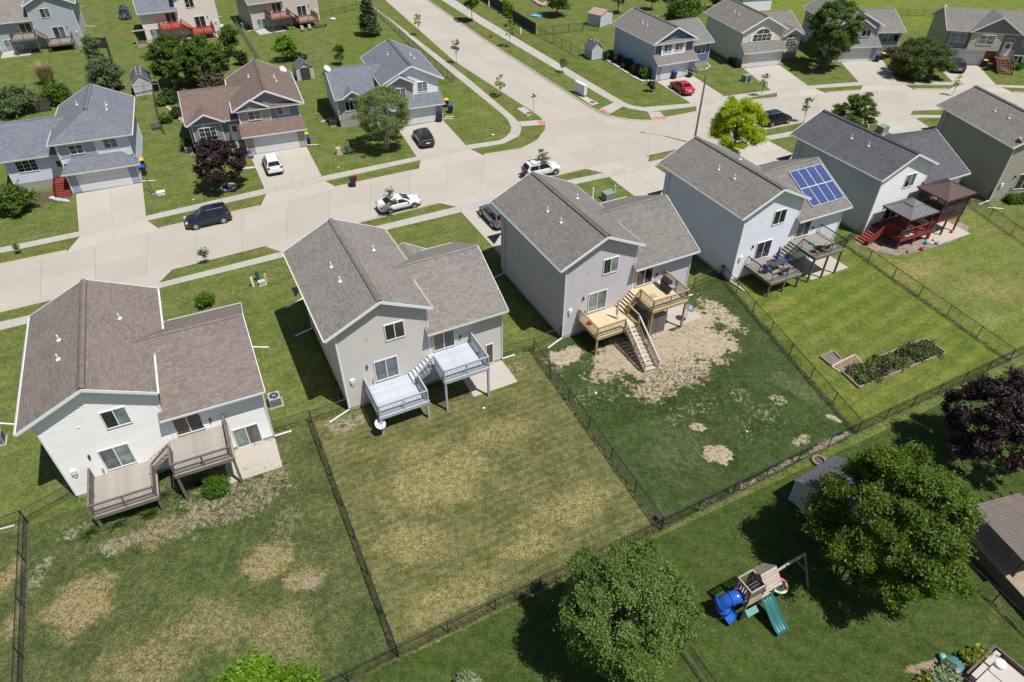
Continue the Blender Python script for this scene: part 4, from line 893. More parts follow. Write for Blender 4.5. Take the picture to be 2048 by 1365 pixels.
def deck(label, pose, dz, bm, fm, rm, balm, side=1, lo=(1.35, 5.02, -3.4), hi=(6.3, 9.85, -3.3), zlo=None, zhi=None, stair=True, mids=True, extra=None, lrail=True, mid_posts=False):
    root = thing('wooden_deck', label, 'deck', (pose[0], pose[1], 0), pose[2]); m = (lambda u: u) if side > 0 else (lambda u: 6.54-u)
    zl = zlo if zlo else 1.45+.9*dz; zh = zhi if zhi else 2.66+.85*dz; M = (rm, balm)
    a0, a1 = sorted((m(lo[0]), m(lo[1]))); b0, b1 = sorted((m(hi[0]), m(hi[1])))
    pl = [(a0+.1, lo[2]+.12), (a1-.1, lo[2]+.12)]; ph = [(b0+.1, hi[2]+.12), (b1-.1, hi[2]+.12)]
    if mid_posts: pl.append(((a0+a1)/2, lo[2]+.12)); ph.append(((b0+b1)/2, hi[2]+.12))
    platform(root, a0, a1, lo[2], -.06, zl, bm, fm, postxy=pl); platform(root, b0, b1, hi[2], -.06, zh, bm, fm, postxy=ph)
    e = .06; cu = lambda u: m(u)
    if lrail: rail(root, (cu(lo[0]+e), -.15, zl), (cu(lo[0]+e), lo[2]+e, zl), M)
    rail(root, (cu(lo[0]+e), lo[2]+e, zl), (cu(lo[1]-e if not extra else lo[1]-1.3), lo[2]+e, zl), M, posts=(0, 1))
    rail(root, (cu(lo[1]-e), lo[2]+e, zl), (cu(lo[1]-e), -1.45, zl), M, posts=(0 if not extra else 1, 1))
    rail(root, (cu(hi[1]-e), -.15, zh), (cu(hi[1]-e), hi[2]+e, zh), M)
    rail(root, (cu(hi[1]-e), hi[2]+e, zh), (cu(hi[0]+e), hi[2]+e, zh), M, posts=(0, 1))
    rail(root, (cu(hi[0]+e), hi[2]+e, zh), (cu(hi[0]+e), -1.45, zh), M, posts=(0, 1))
    if stair:
        p0, p1 = Vector((cu(lo[1]-.35), -.75, zl)), Vector((cu(hi[0]), -.75, zh))
        stairs(root, p0, p1, 1.25, (bm, fm), 6)
        q0, q1 = Vector((cu(lo[1]-.05), -1.42, zl)), Vector((cu(hi[0]+.02), -1.42, zh)); rail(root, q0, q1, M, posts=(0, 0))
    return root
WA_ = wood('deck_weathered', (.40, .345, .29)); WAf = wood('deck_weathered_frame', (.17, .145, .13), .3); WAb = wood('deck_board_bleached', (.345, .312, .275), .35)
WBp = wood('deck_pale_paint', (.47, .505, .55), .09); WBf = wood('deck_pale_frame', (.37, .40, .44), .12); WBb = plain('baluster_slate', (.13, .14, .16), .5, .1)
WC = wood('deck_new_pine', (.58, .475, .31), .16); WCf = wood('deck_pine_frame', (.37, .285, .15), .2); WCb = plain('baluster_black', (.05, .042, .035), .5, .2)
WD = wood('deck_grey_composite', (.27, .245, .215), .12); WDf = wood('deck_grey_frame', (.15, .135, .12), .15)
WN = wood('deck_far_weathered', (.30, .26, .23)); WNf = wood('deck_far_frame', (.14, .115, .10)); WO = wood('deck_red', (.36, .085, .06)); WOf = wood('deck_red_frame', (.22, .05, .04)); WP = wood('deck_faded_red', (.36, .22, .19)); WPf = wood('deck_faded_frame', (.17, .075, .065))
dA = deck('weathered grey-brown two-level deck on the ivory house', NP['A'], 0, WAb, WAf, WAf, WAf)
dB = deck('pale blue-grey painted two-level deck on the tan house', NP['B'], .38, WBp, WBf, WBf, WBb)
dC = deck('new yellow pine two-level deck with a long stair to the yard', NP['C'], .37, WC, WCf, WCf, WCb, extra=True, lo=(1.35, 5.35, -3.0))
stairs(dC, (4.25, -6.55, 0), (4.65, -3.0, 1.75), 1.15, (wood('stair_pale_wood', (.48, .41, .32)), WCf), 10, rails=(1, 1), railm=(wood('stair_rail_bleached', (.50, .47, .43)), WCb))
dD = deck('grey-brown composite two-level deck with thin black railing', NP['D'], .1, WD, WDf, BLACK, BLACK, mid_posts=True)
dN = deck('weathered two-level deck on the steel-grey house', NP['N'], -.3, WN, WNf, WNf, WNf, side=-1); stairs(dN, (m1n := 6.54-(.25), -4.4, 0), (6.54-(.25), -2.0, 1.2), 1.0, (WN, WNf), 7)
dO = deck('bright red two-level deck on the cream house', NP['O'], -.3, WO, WOf, WOf, WOf, side=-1); dP = deck('faded red two-level deck on the stone-coloured house', NP['P'], -.3, WP, WPf, WPf, WPf, side=-1)
# patios
for k, q in dict(A=(8.9, 12.4, -2.9), B=(8.7, 12.4, -2.8), C=(6.9, 12.2, -2.95), D=(7.0, 11.7, -3.1), E=(4.9, 10.2, -4.6), N=(-5.8, -1.5, -3.4), O=(-5.6, 5.5, -3.2), P=(-5.8, -1.0, -3.0)).items():
    w = [to_world(NP[k], *p) for p in ((q[0], q[2]), (q[1], q[2]), (q[1], -.02), (q[0], -.02))]; struct(slab(w, .035, DRIVE, None, gap=0, name='patio'))
# E: red deck with two gazebos
rE = thing('wooden_deck', 'dark red stained deck with wide stair on the white house', 'deck', (NP['E'][0], NP['E'][1], 0), NP['E'][2]); ME = (REDW, REDW)
platform(rE, .8, 5.2, -3.5, -.06, 1.15, REDW, REDW, postxy=((.9, -3.4), (5.1, -3.4), (3, -3.4))); platform(rE, 5.25, 9.2, -3.5, -.06, 2.1, REDW, REDW, postxy=((5.35, -3.4), (7.2, -3.4), (9.1, -3.4)))
rail(rE, (.86, -1.75, 1.15), (.86, -3.44, 1.15), ME, step=.3); rail(rE, (.86, -3.44, 1.15), (5.1, -3.44, 1.15), ME, step=.3, posts=(0, 1))
stairs(rE, (-1.3, -1.0, 0), (.8, -1.0, 1.15), 1.3, (wood('red_tread', (.27, .06, .045)), REDW), 7); MB().beam((-1.3, -1.7, .45), (.8, -1.7, 1.6), .04, .85).build('stair_side', REDW, rE); stairs(rE, (4.6, -.7, 1.15), (5.3, -.7, 2.1), 1.2, (REDW, REDW), 5)
def gazebo(label, u0, u1, v0, v1, zf, ze, zp, rm, pm, vent_=True, screen=None):
    g = thing('gazebo', label, 'gazebo', tuple(to_world(NP['E'], (u0+u1)/2, (v0+v1)/2, zf)), NP['E'][2]); hu, hv = (u1-u0)/2, (v1-v0)/2; he, hp = ze-zf, zp-zf
    c = [(-hu, -hv, he), (hu, -hv, he), (hu, hv, he), (-hu, hv, he)]; k = .28 if vent_ else .04; t = [(x*k, y*k, he+(hp-he)*(1-k)) for x, y, _ in c]
    for i in range(4):
        a, b = Vector(c[i]), Vector(c[(i+1) % 4]); d, e = Vector(t[i]), Vector(t[(i+1) % 4]); mb = MB(); mb.poly([a, b, e, d]); nr = 9; L = (b-a).length
        for j in range(1, nr):   # standing ribs
            f = j/nr; p = a.lerp(b, f); mid = (a+b)/2; q0 = d.lerp(e, max(0, min(1, (f-.5)/k+.5))) if abs(f-.5) < k/2 else None
            if q0 is None: s = (min(f, 1-f))/(.5-k/2); q0 = a.lerp(d, s) if f < .5 else b.lerp(e, s)
            mb.beam(p+Vector((0, 0, .012)), q0+Vector((0, 0, .012)), .035, .03)
        mb.beam(a, d, .07, .06); mb.build('roof_panel', rm, g); MB().beam(a-Vector((0, 0, .06)), b-Vector((0, 0, .06)), .05, .14).build('eave_beam', pm, g)
    if vent_:
        q = .36; tt = [(x*q, y*q, he+(hp-he)*.74) for x, y, _ in c]; mb = MB()
        for i in range(4): mb.poly([tt[i], tt[(i+1) % 4], (0, 0, hp+.12)])
        mb.build('roof_cap', rm, g)
    for x, y in ((-1, -1), (1, -1), (1, 1), (-1, 1)): MB().box((x*(hu-.3)-.06, y*(hv-.3)-.06, 0), (x*(hu-.3)+.06, y*(hv-.3)+.06, he)).build('post', pm, g)
    if screen:
        a, b = hu-.3, hv-.3
        for p0, p1 in (((-a, -b), (a, -b)), ((-a, b), (-a, -b)), ((a, -b), (a, b))):
            P0, P1 = Vector((*p0, 0)), Vector((*p1, 0)); Z = Vector((0, 0, 1))
            for i in range(2):
                q0, q1 = P0.lerp(P1, i/2), P0.lerp(P1, (i+1)/2); MB().poly([q0+Z*.05, q1+Z*.05, q1+Z*(he-.1), q0+Z*(he-.1)]).build('mesh_screen', screen, g)
            MB().beam(P0+Z*1.0, P1+Z*1.0, .05, .08).beam((P0+P1)/2, (P0+P1)/2+Z*he, .06, .06, up=(0, 1, 0)).build('screen_frame', pm, g)
    return g
SCR, t, b = newmat('mesh_screen'); b.inputs['Base Color'].default_value = (.03, .03, .035, 1); b.inputs['Roughness'].default_value = .8
tr = t.nodes.new('ShaderNodeBsdfTransparent'); mx = t.nodes.new('ShaderNodeMixShader'); mx.inputs[0].default_value = .72; LK(t, tr.outputs[0], mx.inputs[1]); LK(t, b.outputs[0], mx.inputs[2]); LK(t, mx.outputs[0], t.nodes['Material Output'].inputs[0])
gazebo('grey metal-roofed gazebo with vented cap on the red deck', .75, 4.75, -3.75, -.5, 1.15, 3.45, 4.3, plain('gazebo_grey', (.17, .17, .175), .45, .08, metal=.3), DARK)
gazebo('brown metal-roofed screened gazebo on the upper red deck', 5.1, 9.3, -3.85, -.4, 2.1, 4.5, 5.35, plain('gazebo_brown', (.13, .085, .08), .45, .1, metal=.3), plain('gazebo_brown_frame', (.11, .05, .04), .6, .1), False, SCR)
# ------------------------------------------------------------ trees and plants
BARK = plain('bark', (.13, .10, .075), .95, .3, 8, bmp=.6); BARKP = plain('bark_pale', (.42, .40, .36), .9, .25, 6, bmp=.4)
LF = dict(maple=leafmat('leaf_maple', (.070, .130, .012), (.175, .250, .026), (.055, .105, .010)), ash=leafmat('leaf_ash', (.095, .165, .028), (.235, .325, .088), (.07, .135, .019)),
 plum=leafmat('leaf_purple', (.025, .012, .015), (.060, .029, .031), (.015, .008, .010), .22), birch=leafmat('leaf_birch', (.17, .225, .065), (.30, .36, .125), (.125, .18, .048)),
 lime=leafmat('leaf_locust', (.32, .42, .008), (.56, .64, .016), (.22, .32, .008), .55), green=leafmat('leaf_green', (.070, .135, .016), (.155, .235, .036), (.050, .10, .012)),
 crab=leafmat('leaf_crabapple', (.085, .120, .028), (.155, .200, .055), (.060, .092, .020)), willow=leafmat('leaf_willow', (.11, .16, .06), (.20, .26, .115), (.075, .12, .04)),
 bright=leafmat('leaf_bright', (.12, .24, .012), (.23, .38, .025), (.07, .15, .008)), spruce=leafmat('leaf_spruce', (.055, .095, .026), (.11, .155, .045), (.04, .068, .018), .15), blue=leafmat('leaf_blue_spruce', (.09, .13, .14), (.16, .21, .22), (.05, .08, .09), .15),
 shrub=leafmat('leaf_shrub', (.065, .145, .012), (.14, .25, .024), (.042, .10, .008)), dkshrub=leafmat('leaf_dark_shrub', (.026, .050, .014), (.055, .09, .024), (.018, .034, .009), .2), gold=leafmat('leaf_gold', (.22, .25, .03), (.40, .42, .08), (.14, .18, .03)), straw=leafmat('leaf_straw', (.34, .25, .12), (.48, .37, .20), (.26, .18, .09), .2), redbud=leafmat('leaf_dark_twig', (.075, .065, .04), (.125, .11, .065), (.05, .04, .025), .2), hosta=leafmat('leaf_hosta', (.20, .26, .16), (.45, .48, .25), (.10, .16, .10)))
def leaves(rng, clumps, n, size, aspect=1.9, droop=0, flat=.35):
    """clumps: (centre, radius vector). n leaf faces shared out by size"""
    V = []; F = []; wt = [max(.05, c[1][0]*c[1][1]) for c in clumps]; tot = sum(wt)
    for (c, r), w in zip(clumps, wt):
        out = Vector((c[0], c[1], c[2]*.25)); out = out.normalized() if out.length > .01 else out
        for _ in range(max(6, int(n*w/tot))):
            while 1:
                d = Vector((rng.uniform(-1, 1), rng.uniform(-1, 1), rng.uniform(-1, 1)))
                if .05 < d.length < 1: break
            g = Vector((rng.gauss(0, .62), rng.gauss(0, .62), rng.gauss(0, .55))); p = Vector((c[0]+g.x*r[0], c[1]+g.y*r[1], c[2]+g.z*r[2])); p.z = max(p.z, .03)
            nrm = (d.normalized()*.45+out*.5+Vector((rng.gauss(0, .5), rng.gauss(0, .5), rng.gauss(0, .5)+flat))).normalized()
            a = nrm.orthogonal().normalized(); b = nrm.cross(a); th = rng.uniform(0, 2*pi); a, b = a*cos(th)+b*sin(th), b*cos(th)-a*sin(th)
            if droop: a = (a+Vector((0, 0, -droop))).normalized(); b = nrm.cross(a).normalized()
            s = size*rng.uniform(.65, 1.35); i = len(V); L = a*s*aspect/2; Wd = b*s/2; k = nrm*s*.12
            V += [tuple(p-L), tuple(p+Wd-k), tuple(p+L), tuple(p-Wd-k)]; F.append((i, i+1, i+2, i+3))
    return V, F
def crown_clumps(rng, rx, ry, rz, zc, n, cr, low=-.75, shape='round', boughs=0):
    out = []
    if boughs:
        B = []
        for i in range(boughs):
            z = low+(1-low)*(i+.5)/boughs+rng.uniform(-.06, .06); z = max(-.98, min(.96, z)); th = i*2.39996+rng.uniform(-.35, .35)
            prof = sqrt(max(.05, 1-z*z)) if shape == 'round' else sqrt(max(.05, 1-abs(z)**2.6)); q = rng.uniform(.66, .92)
            B.append((Vector((rx*prof*q*cos(th), ry*prof*q*sin(th), zc+rz*z*.86)), rng.uniform(.75, 1.25)))
        B += [(Vector((0, 0, zc)), 1.3), (Vector((rx*.15, 0, zc+rz*.5)), 1.2), (Vector((-rx*.2, ry*.15, zc+rz*.72)), 1.1), (Vector((0, -ry*.2, zc+rz*.85)), 1.0)]; br = 1.5*rx/sqrt(boughs)
        for i in range(n):
            c, s = B[i % len(B)]; o = Vector((c.x, c.y, (c.z-zc)*.8)); o = o.normalized() if o.length > .1 else o
            d = Vector((rng.gauss(0, 1), rng.gauss(0, 1), rng.gauss(0, .8))); d = d.normalized()*rng.uniform(.3, 1)*br*s; d += o*rng.uniform(-.1, .5)*br; d.z *= .75; k = rng.uniform(.5, 1.1)*cr
            p = c+d; out.append(((p.x, p.y, max(.3, p.z)), (k, k, k*.7)))
        return out
    for i in range(n):
        z = rng.uniform(low, 1); th = rng.uniform(0, 2*pi)
        prof = sqrt(max(.02, 1-z*z)) if shape == 'round' else (max(.06, (1-z)/2)**.8 if shape == 'cone' else sqrt(max(.04, 1-abs(z)**2.6)))
        q = rng.uniform(.5, 1.0)**.5*rng.uniform(.78, 1.14); s = rng.uniform(.55, 1.25); q *= 1.13 if rng.random() < .18 else 1
        out.append(((rx*prof*q*cos(th), ry*prof*q*sin(th), zc+rz*z*rng.uniform(.85, 1.0)), (cr*s, cr*s, cr*s*.72)))
    return out
def tree(name, label, base, h, rx, leaf, seed, nleaf, size, clumps=60, cr=.9, rz=None, zc=None, trunk=None, low=-.75, shape='round', ry=None, cat='tree', group=None, bark=None, aspect=1.9, droop=0, core=True, flat=.35, stems=1, boughs=0):
    rng = random.Random(seed); root = thing(name, label, cat, (base[0], base[1], 0), rng.uniform(0, 6), group); rz = rz or h*.42; zc = zc or h-rz; ry = ry or rx
    cl = crown_clumps(rng, rx-cr*.6, ry-cr*.6, max(.1, rz-cr*.4), zc, clumps, cr, low, shape, boughs)
    V, F = leaves(rng, cl, nleaf, size, aspect, droop, flat)
    mb = MB(); mb.v = V; mb.f = F; mb.m = [0]*len(F); mb.build('crown', LF[leaf], root)
    r0 = trunk or max(.03, h*.022); bk = bark or BARK; mb = MB()
    for s in range(stems):
        ox, oy = (0, 0) if stems == 1 else (rng.uniform(-.3, .3), rng.uniform(-.3, .3)); tx, ty = (0, 0) if stems == 1 else (ox*2.5, oy*2.5)
        mb.path([(ox*.4, oy*.4, -.05), (ox*.6, oy*.6, .12), (tx*.5+rng.gauss(0, .05), ty*.5+rng.gauss(0, .05), zc*.5), (tx, ty, zc), (tx+rng.gauss(0, .1), ty, zc+rz*.6)], [r0*1.5, r0, r0*.75, r0*.5, r0*.15], 9)
    mb.build('trunk', bk, root, True); mb = MB(); order = sorted(range(len(cl)), key=lambda i: rng.random())[:min(len(cl), 22)]
    for i in order:
        c = cl[i][0]; z0 = max(.25*h*.4, min(zc, c[2])*rng.uniform(.45, .8)); m = Vector((c[0]*.45, c[1]*.45, (z0+c[2])/2+.1))
        mb.path([(0, 0, z0), m, Vector(c)], [r0*.42, r0*.25, r0*.08], 5)
    mb.build('limbs', bk, root, True)
    return root
def grow(px, py, zc): return at(px, py, zc)
def base_of(px, py, zc): w = at(px, py, zc); return (w.x, w.y)
tree('ash_tree', 'large round leafy tree at the bottom centre below the rear fence', base_of(1250, 1222, 4.6), 8.2, 3.3, 'ash', 1, 105000, .075, 520, .36, rz=3.8, zc=4.6, low=-.85, shape='egg', boughs=70)
tree('maple_tree', 'biggest dense green maple at the lower right beside the playset', base_of(1790, 1043, 5.2), 9.6, 3.95, 'maple', 2, 100000, .092, 420, .42, rz=4.5, zc=5.2, low=-.8, boughs=40)
tree('purple_maple_tree', 'large dark purple-leaved tree cut by the right picture edge', base_of(2002, 838, 4.0), 7.3, 3.35, 'plum', 3, 36000, .1, 260, .36, rz=3.2, zc=4.0, boughs=36)
tree('bright_tree', 'bright green treetop peeking in at the bottom edge, larger one', base_of(503, 1398, 4.0), 6.2, 1.6, 'bright', 4, 12000, .11, 50, .5, rz=1.9, zc=4.2)
tree('bright_tree', 'bright green treetop at the bottom edge, smaller right one', base_of(600, 1375, 3.6), 4.9, .85, 'bright', 5, 4500, .1, 24, .4, rz=1.3, zc=3.5)
tree('purple_tree', 'rounded purple-leaved tree in front of the brown-roofed house', (at(455, 377).x, at(455, 377).y), 5.6, 2.85, 'plum', 6, 22000, .105, 220, .33, rz=2.5, zc=3.3, boughs=30)
tree('birch_tree', 'airy pale green birch clump before the corner house', (at(775, 297).x, at(775, 297).y), 7.6, 3.5, 'birch', 7, 28000, .095, 150, .42, rz=3.1, zc=4.6, trunk=.075, bark=BARKP, droop=.5, stems=3)
tree('locust_tree', 'yellow-green honey locust behind the solar-panel house', base_of(1476, 255, 4.0), 7.2, 3.3, 'lime', 8, 36000, .11, 300, .44, rz=3.0, zc=4.3, droop=.3, boughs=42)
tree('small_maple_tree', 'dark green tree behind the slate-roofed white house', base_of(1712, 225, 3.4), 5.4, 2.5, 'green', 9, 14000, .125, 160, .36, rz=2.3, zc=3.2, boughs=22)
tree('tall_maple_tree', 'tall full green tree before the dove-grey house', (at(1648, 137).x, at(1648, 137).y), 10.2, 4.1, 'green', 10, 34000, .145, 320, .45, rz=4.6, zc=5.7, shape='egg', boughs=44)
tree('crabapple_tree', 'broad low crabapple in the lawn beside the grey parked car', base_of(1845, 118, 2.6), 5.4, 4.5, 'crab', 11, 30000, .13, 190, .55, rz=2.7, zc=2.7, low=-.8, boughs=40)
tree('maple_tree', 'left of two leafy maples behind the brown-roofed house', base_of(343, 125, 3.5), 7.2, 3.3, 'green', 12, 22000, .135, 240, .42, rz=3.2, zc=3.9, boughs=30)
tree('maple_tree', 'right of two leafy maples behind the brown-roofed house', base_of(402, 122, 3.5), 6.8, 3.0, 'green', 13, 20000, .135, 220, .42, rz=3.1, zc=3.7, shape='egg', boughs=28)
tree('willow_shrub', 'grey-green willowy bush behind the hipped blue house', base_of(207, 150, 2.4), 4.8, 2.3, 'willow', 14, 14000, .12, 110, .4, rz=2.4, zc=2.5, shape='egg')
tree('young_tree', 'slim leafy tree above the willowy bush by the dark fence', base_of(190, 108, 2.5), 5.0, 1.3, 'willow', 15, 2800, .2, 30, .5, rz=2.3, zc=2.8, shape='egg')
tree('garden_bush', 'large unruly bush at the left edge behind the blue house', base_of(30, 205, 1.5), 3.3, 2.9, 'willow', 16, 5000, .22, 45, .7, rz=1.6, zc=1.6)
tree('garden_bush', 'green bush beside the straw grass behind the blue house', base_of(112, 190, 1.3), 2.8, 1.7, 'green', 17, 3000, .2, 30, .55, rz=1.4, zc=1.4)
tree('conifer', 'dark upright conifer beside the side-street fence', (at(741, 72).x, at(741, 72).y), 6.8, 2.0, 'spruce', 18, 7000, .2, 90, .5, rz=3.2, zc=3.4, shape='cone', low=-.95)
tree('small_tree', 'small bright green tree behind the barn-style shed', (at(575, 122).x, at(575, 122).y), 4.2, 1.75, 'bright', 19, 2800, .19, 34, .5, rz=1.7, zc=2.4)
tree('sapling_tree', 'thin upright young tree behind the grey-roofed corner house', (at(682, 130).x, at(682, 130).y), 3.4, .8, 'green', 20, 900, .17, 14, .35, rz=1.5, zc=1.9, shape='egg')
tree('small_tree', 'narrow green tree beside the cream house with red deck', (at(466, 110).x, at(466, 110).y), 4.6, 1.5, 'green', 21, 3000, .2, 34, .5, rz=2.1, zc=2.6, shape='egg')
tree('lilac_bush', 'dark bush by the long fence above the brown roof', base_of(447, 128, 1), 2.6, 1.0, 'dkshrub', 22, 1500, .19, 18, .45, rz=1.3, zc=1.3)
tree('lilac_bush', 'second dark bush by the long fence, nearer the brown roof', base_of(482, 118, .9), 2.1, 1.0, 'dkshrub', 23, 1400, .19, 18, .45, rz=1.0, zc=1.0)
tree('brown_bush', 'brownish twiggy bush against the brown roof', base_of(415, 155, 1.4), 2.9, 2.6, 'redbud', 24, 4500, .2, 45, .6, rz=1.4, zc=1.4)
tree('front_bush', 'green bush on the lawn at the left edge before the blue house', (at(38, 425).x, at(38, 425).y), 2.7, 2.0, 'green', 25, 5000, .17, 50, .5, rz=1.35, zc=1.35)
tree('backyard_tree', 'leafy tree behind the sky-blue house', base_of(1366, 22, 3), 6.2, 3.1, 'green', 26, 6000, .27, 60, .85, rz=3.0, zc=3.2)
tree('backyard_tree', 'round tree in the fenced yard beside the blue paddling pool', (at(1115, 33).x, at(1115, 33).y), 5.6, 2.2, 'green', 27, 3800, .25, 40, .7, rz=2.4, zc=3.2)
tree('backyard_tree', 'pale thin tree behind the beige shed roof', (at(1235, 27).x, at(1235, 27).y), 5.0, 1.6, 'birch', 28, 1500, .22, 22, .5, rz=1.8, zc=3.2)
tree('backyard_tree', 'small tree near the top edge behind the sky-blue house', (at(1302, 20).x, at(1302, 20).y), 4.0, 1.3, 'green', 29, 1400, .22, 18, .5, rz=1.6, zc=2.6)
tree('backyard_tree', 'dark tree at the top edge beside the cream house', base_of(1445, -6, 2.5), 5, 2.4, 'green', 30, 2500, .27, 30, .7, rz=2.3, zc=2.7)
tree('backyard_tree', 'young leafy tree by the side-street footway at the top edge', (at(944, 44).x, at(944, 44).y), 6.4, 1.5, 'green', 31, 2200, .22, 26, .5, rz=2.1, zc=4.0, trunk=.08, shape='egg')
# saplings along the verges
SAP = [((839, 71.5), 3.9, .85, 'gold', 'yellowish sapling on the side-street verge, farther one'), ((913.4, 127), 3.9, .8, 'crab', 'yellowish sapling on the side-street verge, nearer one'), ((1019.4, 95), 4.6, 1.1, 'green', 'dark leafy sapling beside the red hydrant on the far verge'),
 ((1000.4, 193.5), 3.2, .9, 'gold', 'thin sapling on the verge before the street sign'), ((413, 526), 1.7, .45, 'crab', 'tiny sapling on the verge left of the tan house'), ((784.5, 433), 3.4, .55, 'crab', 'thin sapling beside the white sedan'), ((1086, 349), 3.3, .75, 'green', 'leafy sapling in front of the white off-roader'),
 ((1522, 193.5), 3.6, .6, 'crab', 'spindly sapling by the cream house drive'), ((1606.6, 245), 3.4, .75, 'green', 'leaning sapling beside the black parked car'), ((1905, 190), 3.0, .5, 'gold', 'spindly sapling above the khaki house roof'), ((1125, 146), 2.2, .7, 'crab', 'small sapling by the footway left of the sky-blue house'), ((38.7, 508), 1.2, .12, 'crab', 'bare stub of a young tree on the left verge')]
for i, ((x, y), h, r, lf, lab) in enumerate(SAP):
    w = at(x, y); tree('sapling', lab, (w.x, w.y), h, r, lf, 60+i, int(90+420*r*r), .12, 9+int(9*r), .24, rz=h*.33, zc=h*.66, trunk=.03, shape='egg', group='street saplings')
# shrubs
for i, (x, y, r, lf) in enumerate([(1217, 117, .75, 'dkshrub'), (1236, 125, .75, 'dkshrub'), (1253, 134, .8, 'dkshrub'), (1273, 145, .8, 'dkshrub'), (1288, 153, .85, 'shrub')]):
    w = at(x, y+3); tree('clipped_shrub', '%s dark clipped shrub from the street beside the sky-blue house' % ('fifth', 'fourth', 'third', 'second')[i] if i < 4 else 'light green clipped shrub beside the sky-blue house, nearest the street', (w.x, w.y), r*2.0, r, lf, 90+i, 1500, .12, 40, .3, rz=r, zc=r*.95, cat='shrub', group='clipped shrubs by the blue house')
w = at(437, 984); tree('round_shrub', 'neat round green shrub under the weathered deck', (w.x, w.y), 1.35, .75, 'shrub', 96, 4000, .09, 60, .25, rz=.68, zc=.66, cat='shrub')
w = at(413, 612); tree('round_shrub', 'small green shrub peeking over the brown roof', (w.x, w.y), 1.3, .7, 'shrub', 97, 1500, .12, 30, .25, rz=.65, zc=.65, cat='shrub')
w = at(1301, 184); tree('dark_shrub', 'small dark twiggy shrub on the sky-blue house lawn', (w.x, w.y), 1.7, .55, 'plum', 98, 500, .14, 12, .3, rz=.7, zc=.95, cat='shrub')
for x, y in ((2022, 404), (2040, 402)): w = at(x, y); tree('foundation_shrub', 'low green shrub at the foot of the khaki house, %s one' % ('left' if x < 2030 else 'right'), (w.x, w.y), .95, .85, 'shrub', 99+x, 1500, .11, 26, .3, rz=.5, zc=.5, cat='shrub')
w = at(398, 300); tree('front_shrub', 'green shrub at the left foot of the purple tree', (w.x-1.2, w.y), 1.5, 1.0, 'green', 101, 1500, .15, 24, .35, rz=.75, zc=.75, cat='shrub')
for i, (x, y) in enumerate(((1010, 28), (1017, 32), (1023, 37))): w = at(x, y); tree('arborvitae', 'small upright evergreen at the dark screen fence, %s of three' % ('first', 'second', 'third')[i], (w.x, w.y), 2.6, .65, 'bright', 110+i, 700, .17, 22, .28, rz=1.25, zc=1.3, shape='cone', low=-.95, cat='shrub', group='evergreens in the screen fence')
tree('blue_spruce', 'bluish spruce beside the cream house at the top', (at(252, 38).x, at(252, 38).y), 2.6, 1.25, 'blue', 120, 1600, .2, 40, .35, rz=1.25, zc=1.3, shape='cone', low=-.95)
for i, (x, y, h, r, lf, lab) in enumerate([(325, 170+40, 1.2, .9, 'green', 'green shrub right of the grey garden shed'), (345, 205, 1.6, 1.3, 'dkshrub', 'dark shrub beside the white stepping path'), (355, 235, 1.2, .8, 'dkshrub', 'dark shrub at the corner of the brown roof'), (335, 246, 1.3, .6, 'shrub', 'pointed shrub near the raised bed'), (470, 90+10, 0.1, .1, 'green', '')]):
    if lab: w = at(x, y); tree('yard_shrub', lab, (w.x, w.y), h, r, lf, 130+i, 1400, .17, 22, .35, rz=h*.5, zc=h*.5, cat='shrub')
tree('dark_shrub', 'dark low shrub hugging the long fence near the top', (at(600, 122).x, at(600, 122).y), 1.3, 1.1, 'dkshrub', 140, 1000, .18, 18, .35, rz=.65, zc=.65, cat='shrub')
tree('foundation_shrub', 'low shrub by the steps of the olive split-level house', base_of(2030, 128, .6), 1.2, 1.6, 'shrub', 141, 1500, .18, 24, .4, rz=.6, zc=.6, cat='shrub')
tree('foundation_shrub', 'reddish-green shrub between the grey house and crabapple', base_of(1790, 108, .6), 1.4, 1.9, 'redbud', 142, 1600, .2, 26, .4, rz=.7, zc=.7, cat='shrub')
# ornamental grass: arching straw blades
def blades(name, label, base, h, r, leaf, n, seed, w=.05, cat='plant', spread=.7):
    rng = random.Random(seed); mb = MB()
    for i in range(n):
        th = rng.uniform(0, 2*pi); q = rng.uniform(0, 1)**.6; x, y = .3*r*q*cos(th), .3*r*q*sin(th); hh = h*rng.uniform(.6, 1); o = r*spread*q*rng.uniform(.6, 1.3)
        d = Vector((cos(th), sin(th), 0)); s = Vector((-sin(th), cos(th), 0))*w; p0 = Vector((x, y, 0)); p1 = p0+d*o*.4+Vector((0, 0, hh*.6)); p2 = p0+d*o+Vector((0, 0, hh))
        mb.poly([p0-s, p0+s, p1+s*.8, p1-s*.8]); mb.poly([p1-s*.8, p1+s*.8, p2+s*.1, p2-s*.1])
    return tag(mb.build(name, LF[leaf], None, loc=(base.x, base.y, 0)), label, cat)
blades('ornamental_grass', 'tall straw-coloured ornamental grass clump behind the blue house', at(98, 168), 3.2, 2.0, 'straw', 700, 1, .035)
for i, (x, y) in enumerate(((180, 1066), (235, 1050), (300, 1028), (365, 985), (400, 968), (330, 990))):
    blades('daylily', '%s daylily clump from the left below the weathered deck' % ('first', 'second', 'third', 'fifth', 'sixth', 'fourth')[i], at(x, y), .4, .6, 'willow' if i % 2 else 'crab', 130, 10+i, .03, spread=1.2)['group'] = 'plants under the weathered deck'
